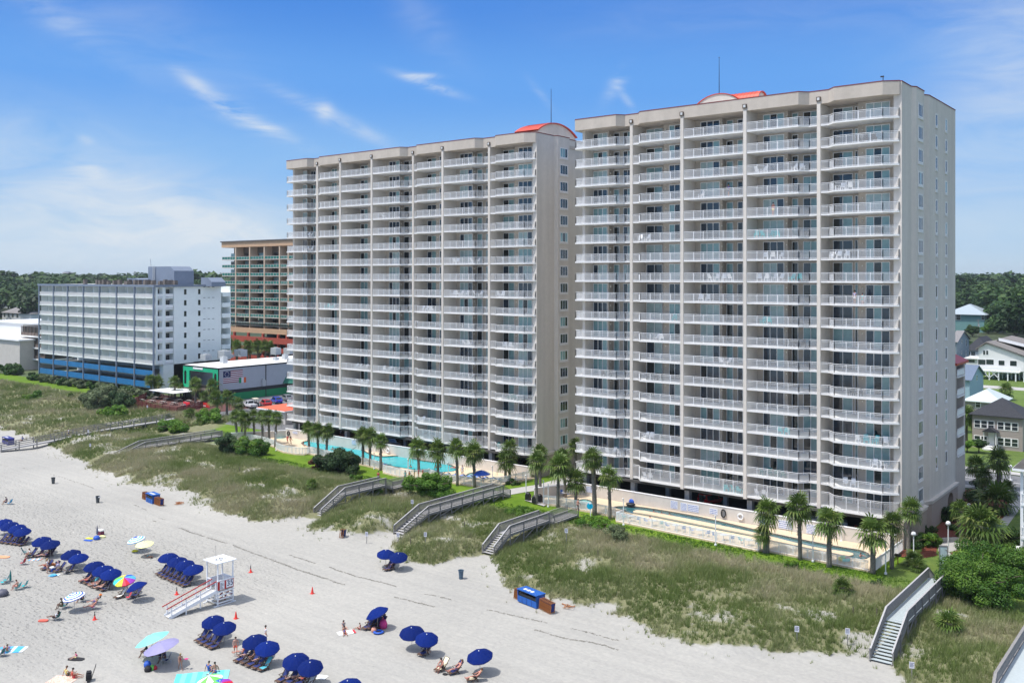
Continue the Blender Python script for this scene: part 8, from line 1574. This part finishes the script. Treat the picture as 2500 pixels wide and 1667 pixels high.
for(f,x,y,rz,c,lb)in[(6,580,540,60,LBL,'blue chair left of the small table by the grill nook fence'),(6,625,545,-60,LBL,'blue chair right of the small table by the grill nook fence'),(6,595,505,0,U_T,'cyan chair behind the small table by the grill nook'),(5,2112,780,20,LBL,'blue chair by the wall right of the left pool gate'),(6,80,325,0,LBL,'blue chair on the deck left of the two-trunk palm')]:chairset(G(f,x,y,1.5),R(rz),c,lb,'blue chairs by the hot tubs')
o=put('pool_table',TBM,None,G(6,600,548,1.5));tag(o,'small white round table between blue chairs near the grill nook','table')
for(f,x,y,lb)in[(5,853,568,0),(5,882,573,1),(5,912,575,2),(5,738,545,3),(5,760,548,4)]:chairset(G(f,x,y,1.5)+Vector((0,.05,0)),R(-10),LBL,'chair under the %s sitter against the turquoise pool wall'%ORD[lb],'chairs against the turquoise pool wall')
YEL=mat('float_yellow',(.80,.62,.01),.4,.05)
p=G(5,680,528,1.6);T=thing('pool_float','big yellow inflatable ring leaning at the far pool wall','float',p);mb=MB();mb.smooth=True;mb.ell((0,0,.8),(.85,.35,.85),14,9);mb.build('ring',YEL,T)
p=G(7,640,660,1.6);mb=MB();
for k,c in enumerate((0,1,2,3)):
 mb.mi=k;mb.smooth=True;n=16;r_,t_=.55,.17
 vs=[((r_+t_*math.cos(b))*math.cos(a),(r_+t_*math.cos(b))*math.sin(a),.18+t_*math.sin(b))for a in[k*math.pi/2+i*math.pi/8 for i in range(5)]for b in[j*math.pi/3 for j in range(6)]];mb.add(vs,[(i*6+j,i*6+(j+1)%6,(i+1)*6+(j+1)%6,(i+1)*6+j)for i in range(4)for j in range(6)])
o=put('pool_ring',mb.mesh('pool_ring',[U_R,U_G,U_YL,U_AQ]),None,p);tag(o,'rainbow coloured swim ring on the deck near the lazy river end','swim ring')
p=G(6,1140,618,1.55);mb=MB();mb.smooth=True;mb.ell((0,0,.22),(.75,.6,.2),12,6);o=put('inner_tube',mb.mesh('inner_tube',RUB),None,p);tag(o,'black tube lying at the left end of the lazy river','tube')
for(f,x,y,c,lb,sz)in[(6,1148,585,U_B2,'royal blue round float leaning near the lazy river start',.45),(6,1262,565,U_T,'teal beach toy leaning at the cream wall',.35),(6,1130,530,U_LB,'small sky blue toy by the frame on the cream wall',.25)]:p=G(f,x,y,2.0);mb=MB();mb.smooth=True;mb.ell((0,0,0),(sz,sz*.4,sz),10,7);o=put('pool_toy',mb.mesh('pool_toy',c),None,(p.x,p.y,1.5+sz));tag(o,lb,'pool toy')
for j,(x,y)in enumerate([(300,575),(355,600),(395,590)]):p=G(6,x,y,1.4);T=thing('barbecue_grill','%s black grill from the left beside the palm between the pools'%ORD[j],'grill',p,0,'black grills between the pools');mb=MB();mb.box(-.35,.35,-.3,.3,.1,.85);mb.build('cabinet',BLACK,T);mb=MB();mb.ell((0,0,.9),(.42,.34,.34),10,6);mb.build('lid',BLACK,T)
p=G(7,1037,685,1.4);T=thing('park_grill','small black charcoal grill on a rusty post near the fence end','grill',p);mb=MB();mb.tube([(0,0,0),(0,0,.9)],.05,6);mb.build('post',mat('rust',(.22,.06,.03),.9),T);mb=MB();mb.box(-.35,.35,-.22,.22,.9,1.12);mb.build('firebox',BLACK,T)
sheet('grill_slab',[tuple(G(6,x,y,1.4)[:2])for x,y in[(270,575),(430,625),(520,560),(400,530)]],1.46,CONC)
p=G(7,1375,745,1.5);T=thing('gate_board','tall grey framed board at the head of the wide boardwalk','board',p,R(20));mb=MB();mb.box(-.45,-.35,-.06,.06,-.3,2.9);mb.box(.35,.45,-.06,.06,-.3,2.9);mb.box(-.45,.45,-.06,.06,2.8,2.95);mb.build('frame',WOOD,T);mb=MB();mb.box(-.35,.35,-.03,.03,.3,2.8);mb.build('panel',mat('panel_pale',(.45,.55,.56),.5),T)
p=G(19,1410,1190,1.5);T=thing('lounge_chair','white slatted lounge chair on the neighbouring terrace','lounger',p,R(30));put('frame',PLF,T);s=put('sling',PLS,T);s.material_slots[0].link='OBJECT';s.material_slots[0].material=LWF
def blob(name,lb,cat,p,size,m_,kind='box',rz=0):
 mb=MB()
 if kind=='bag':mb.smooth=True;mb.tube([(0,0,0),(0,0,size[2]*.5),(0,0,size[2])],[size[0]*.48,size[0]*.55,size[0]*.38],9);mb.smooth=False;mb.tube([(-size[0]*.25,0,size[2]),(0,0,size[2]*1.35),(size[0]*.25,0,size[2])],.015,5)
 elif kind=='flat':mb.prism(closedsmooth([(-size[0]/2,-size[1]/2),(size[0]/2,-size[1]/2.2),(size[0]/2.1,size[1]/2),(-size[0]/2,size[1]/2.1)],2)if size[2]>.05 else[(-size[0]/2,-size[1]/2),(size[0]/2,-size[1]/2),(size[0]/2,size[1]/2),(-size[0]/2,size[1]/2)],0,size[2])
 elif kind=='cooler':mb.box(-size[0]/2,size[0]/2,-size[1]/2,size[1]/2,0,size[2]*.75);mb.mi=1;mb.box(-size[0]/2-.02,size[0]/2+.02,-size[1]/2-.02,size[1]/2+.02,size[2]*.76,size[2]);mb.bar((-size[0]/2-.03,0,size[2]*.5),(-size[0]/2-.03,0,size[2]*1.1),.03)
 elif kind=='ring':mb.smooth=True;mb.lathe([(size[0]*.25,.1),(size[0]*.35,.2),(size[0]*.5,.1),(size[0]*.35,.01),(size[0]*.25,.1)],14)
 ms=m_ if isinstance(m_,list)else[m_]+([TW]if kind=='cooler' else[]);o=put(name,mb.mesh(name,ms),None,p,rz);tag(o,lb,cat);return o
def towel(lb,p,rz,w,l,cols,name='beach_towel',cat='towel',nseg=8):
 mb=MB();n=nseg;m_=6
 for i in range(n):
  mb.mi=i%len(cols)
  for j in range(m_):
   vs=[]
   for(a,b)in((i,j),(i+1,j),(i+1,j+1),(i,j+1)):
    x=-l/2+l*a/n;y=-w/2+w*b/m_;q=Vector((x,y,0));q.rotate(Matrix.Rotation(rz,3,'Z'));vs.append((x,y,tz(p[0]+q.x,p[1]+q.y)-p[2]+.03+.02*math.sin(x*3+y*2)))
   mb.add(vs,[(0,1,2,3)])
 for s in(0,):mb.mi=0
 o=put(name,mb.mesh(name,cols),None,p,rz);o.modifiers.new('thickness','SOLIDIFY').thickness=.012;return tag(o,lb,cat)
towel('blue, white and turquoise striped towel at the left edge',GT(14,220,830),R(45),1.5,2.4,[U_LB,U_W,U_B2,U_LB,U_W,U_LB]);towel('huge turquoise patterned blanket at the bottom edge',GT(13,1500,1400),R(50),3.2,4.4,[cm('blanket_turq',(.12,.62,.66)),cm('blanket_turq2',(.22,.68,.70))],'beach_blanket','blanket',10)
towel('orange and white patterned blanket at the bottom left edge',GT(14,1180,1420),R(30),1.9,2.2,[mat('pattern_orange',(.70,.26,.14),.8,.0,9,col2=(.78,.74,.68))],'beach_blanket','blanket',6);towel('white towel under the girl in blue',GT(11,270,980),R(60),1.0,1.7,[TW,U_W,TW,C_R]);towel('white cloth hanging out from the chairs at the bottom edge',GT(10,1860,1190),R(20),.8,1.6,[TW]);towel('blue and white towel behind the bending man',GT(8,1040,1285),R(40),.6,1.2,[U_LB,U_W]);towel('striped towel left on the sand beside the purple swimsuit sunbather',GT(8,680,985),R(40),.7,1.5,[U_LB,C_PE,U_W])
blob('beach_bag','hot pink beach bag behind the tilted umbrella','bag',GT(11,1210,860),(.75,.5,.75),C_PK,'bag');blob('swim_ring','royal blue swim ring under the tilted umbrella','swim ring',GT(11,1090,985),(1.1,1,.3),U_B2,'ring');blob('beach_bag','pale patterned bag left of the royal blue swim ring','bag',GT(11,970,960),(.5,.4,.4),C_PE,'bag')
blob('cooler','blue and white cooler beside the woman in a peach skirt','cooler',GT(8,1005,1205),(.55,.4,.5),U_B2,'cooler');blob('beach_bag','bright orange bag beside the woman in a peach skirt','bag',GT(8,1010,1140),(.65,.5,.5),C_OR,'bag');blob('flying_disc','hot pink disc in front of the walking girl','disc',Vector(GT(13,1215,1200))+Vector((0,0,.9)),(.28,.28,.03),C_PK,'flat')
blob('swim_float','pink swim float at the feet of the girl at left','float',GT(14,830,280),(.8,.5,.12),C_CO,'flat',.6);blob('beach_bag','black and white bag in front of the lavender umbrella','bag',GT(13,480,1235),(.6,.5,.4),[C_BK],'bag');blob('beach_bag','lime green bag in front of the lavender umbrella','bag',GT(13,560,1205),(.45,.4,.35),U_G,'bag');blob('beach_bag','red bag at the end of the bags before the lavender umbrella','bag',GT(13,615,1200),(.35,.3,.3),C_R,'bag');blob('beach_bag','blue bag left of the people under the lavender umbrella','bag',GT(13,470,1150),(.6,.5,.45),U_B2,'bag')
blob('body_board','dark body board the small child sits on','body board',GT(14,1460,1010),(1.3,.6,.06),C_BK,'flat',.5);blob('body_board','orange body board cut off at the left edge','body board',GT(8,50,940),(1.5,.8,.08),cm('board_orange',(.75,.36,.18)),'flat',.5);blob('body_board','blue and yellow boards beside the folded dark umbrella','body board',GT(8,1690,620),(1.1,.5,.07),U_B2,'flat',.3);blob('body_board','yellow board left of the folded dark umbrella','body board',GT(8,1710,585),(.9,.5,.07),U_YL,'flat',.2);blob('beach_bag','maroon cooler bag beside the folded dark umbrella','bag',GT(8,1930,510),(.8,.5,.7),cm('maroon',(.16,.02,.06)),'cooler');blob('beach_bag','pile of blue bags at the foot of the folded dark umbrella','bag',GT(8,1850,600),(.8,.6,.45),U_B2,'bag');blob('swim_float','yellow float right of the folded dark umbrella','float',GT(8,1960,560),(.8,.5,.2),U_Y,'flat')
blob('swim_ring','yellow float leaning beside the pale yellow umbrella chair','float',GT(3,1240,335),(.8,.6,.3),U_YL,'ring');blob('swim_ring','light blue float at the foot of the taupe lounger','float',GT(8,1020,1300),(.8,.5,.15),U_LB,'ring');blob('shoes','pair of dark shoes by the sunbathers at right','shoes',GT(12,815,1370),(.35,.3,.08),C_BK,'flat');blob('rounded_tent','grey round pop-up bag at the left edge','bag',GT(3,20,740),(1.2,1,.6),cm('tent_grey',(.10,.10,.13)),'bag')
p=GT(14,1700,1420);T=thing('beach_trolley','black beach trolley with a tall square handle at the bottom left','trolley',p,R(-30));mb=MB();mb.box(-.35,.35,-.22,.22,.15,.65);mb.box(-.25,.25,-.18,.18,.65,.8);mb.build('bag',C_BK,T);mb=MB();mb.tube([(-.28,.2,.2),(-.34,.55,1.25),(.30,.55,1.25),(.28,.2,.2)],.02,6);mb.build('handle',BLACK,T);[put('wheel',(lambda q:(q.tube([(s*.38,0,.14),(s*.46,0,.14)],.14,10),q)[1])(MB()).mesh('wheel',RUB),T)for s in(-1,1)]
AD=MB();AD.box(-.28,.28,-.25,.25,.34,.38);AD.add([(-.28,.2,.36),(.28,.2,.36),(.26,.52,1.0),(-.26,.52,1.0),(-.28,.24,.36),(.28,.24,.36),(.26,.56,1.0),(-.26,.56,1.0)],[(0,1,2,3),(7,6,5,4),(0,3,7,4),(1,5,6,2),(3,2,6,7)]);[AD.box(s*.32-.05,s*.32+.05,-.3,.3,.58,.61)for s in(-1,1)];[AD.box(s*.28-.03,s*.28+.03,y-.03,y+.03,0,.58)for s in(-1,1)for y in(-.22,.22)]
ADM={'white':AD.mesh('balcony_chair',WHITE),'turquoise':AD.mesh('balcony_chair',U_T),'dark':AD.mesh('balcony_chair',C_BK),'teal':AD.mesh('balcony_chair',U_DG)}
STY=['topmost','second','third','fourth','fifth','sixth','seventh','eighth','ninth','tenth','eleventh','twelfth','thirteenth','fourteenth','fifteenth','sixteenth','seventeenth','lowest']
rb_=random.Random(5);BC={}
def bchairs(cols_,yF_,name,items):
 for(i,k,c,n,t0)in items:
  x0,x1=cols_[i]+.8,cols_[i+1]-.8
  for j in range(n):
   x=x0+(x1-x0)*t0+j*.95
   if x>x1:break
   o=put('balcony_chair',ADM[c],None,(x,yF_-.15+rb_.uniform(-.2,.25),storey_z(k)),rb_.uniform(-.5,.5)+(0 if rb_.random()<.5 else 3.1));tag(o,'%s chair on the %s balcony down, %s column of the %s tower%s'%(c,STY[k],ORD[i],name,('',', next one',', third one',', fourth one',', fifth one',', sixth one',', seventh one')[BC.setdefault((name,i,k,c),-1)+1]),'chair','chairs on the balconies');BC[(name,i,k,c)]+=1
def storey_z(k):return ZK[k]+SLAB_T
bchairs(COLB,YB,'right',[(0,12,'dark',2,.4),(0,16,'white',3,.55),(1,10,'white',2,.45),(1,5,'white',2,.1),(1,15,'white',2,.2),(1,17,'white',2,.2),(1,9,'turquoise',1,.85),(2,3,'white',1,.2),(2,7,'white',4,.4),(2,8,'white',2,.2),(2,11,'white',2,.6),(2,16,'dark',3,.4),(2,17,'turquoise',3,.7),(3,2,'white',2,.05),(3,2,'white',2,.7),(3,5,'turquoise',4,.05),(3,6,'white',3,.2),(3,7,'white',4,.1),(3,7,'turquoise',2,.65),(3,9,'turquoise',2,.15),(3,10,'dark',3,.6),(3,14,'turquoise',2,.45),(3,16,'teal',4,.15),(3,17,'white',2,.05),(4,1,'dark',3,.5),(4,3,'white',3,.15),(4,6,'white',3,.1),(4,8,'white',1,.55),(4,12,'dark',2,.4),(4,14,'white',1,.5),(4,14,'turquoise',1,.62),(4,14,'turquoise',1,.75),(4,14,'white',1,.9),(4,15,'white',2,.75),(4,16,'white',2,.3),(0,14,'white',4,.1),(1,12,'dark',3,.3)])
bchairs(COLA,YA,'left',[(5,6,'white',2,.1),(5,6,'white',2,.65),(5,8,'white',4,.1),(5,8,'white',2,.75),(6,8,'white',2,.15),(4,9,'white',4,.2),(3,13,'white',3,.1),(2,13,'white',4,.3),(6,11,'white',3,.3),(6,14,'teal',3,.4),(6,17,'teal',2,.1),(6,12,'white',2,.65),(0,4,'white',2,.6),(1,9,'turquoise',3,.3),(2,11,'dark',1,.3),(5,11,'white',2,.45),(4,16,'white',2,.1),(6,16,'teal',1,.2),(2,14,'white',3,.5),(0,5,'white',2,.6),(3,3,'white',1,.15)])
mb=MB();mb.box(-5200,2600,-80,5200,-1,72);m=bpy.data.materials.new('haze_air');m.use_nodes=True;t=m.node_tree;t.nodes.clear();o_=t.nodes.new('ShaderNodeOutputMaterial');v=t.nodes.new('ShaderNodeVolumePrincipled');v.inputs['Density'].default_value=.00009;v.inputs['Color'].default_value=(.80,.88,.96,1);v.inputs['Anisotropy'].default_value=.2;t.links.new(v.outputs[0],o_.inputs['Volume']);o=mb.build('haze',m);tag(o,kind='stuff')
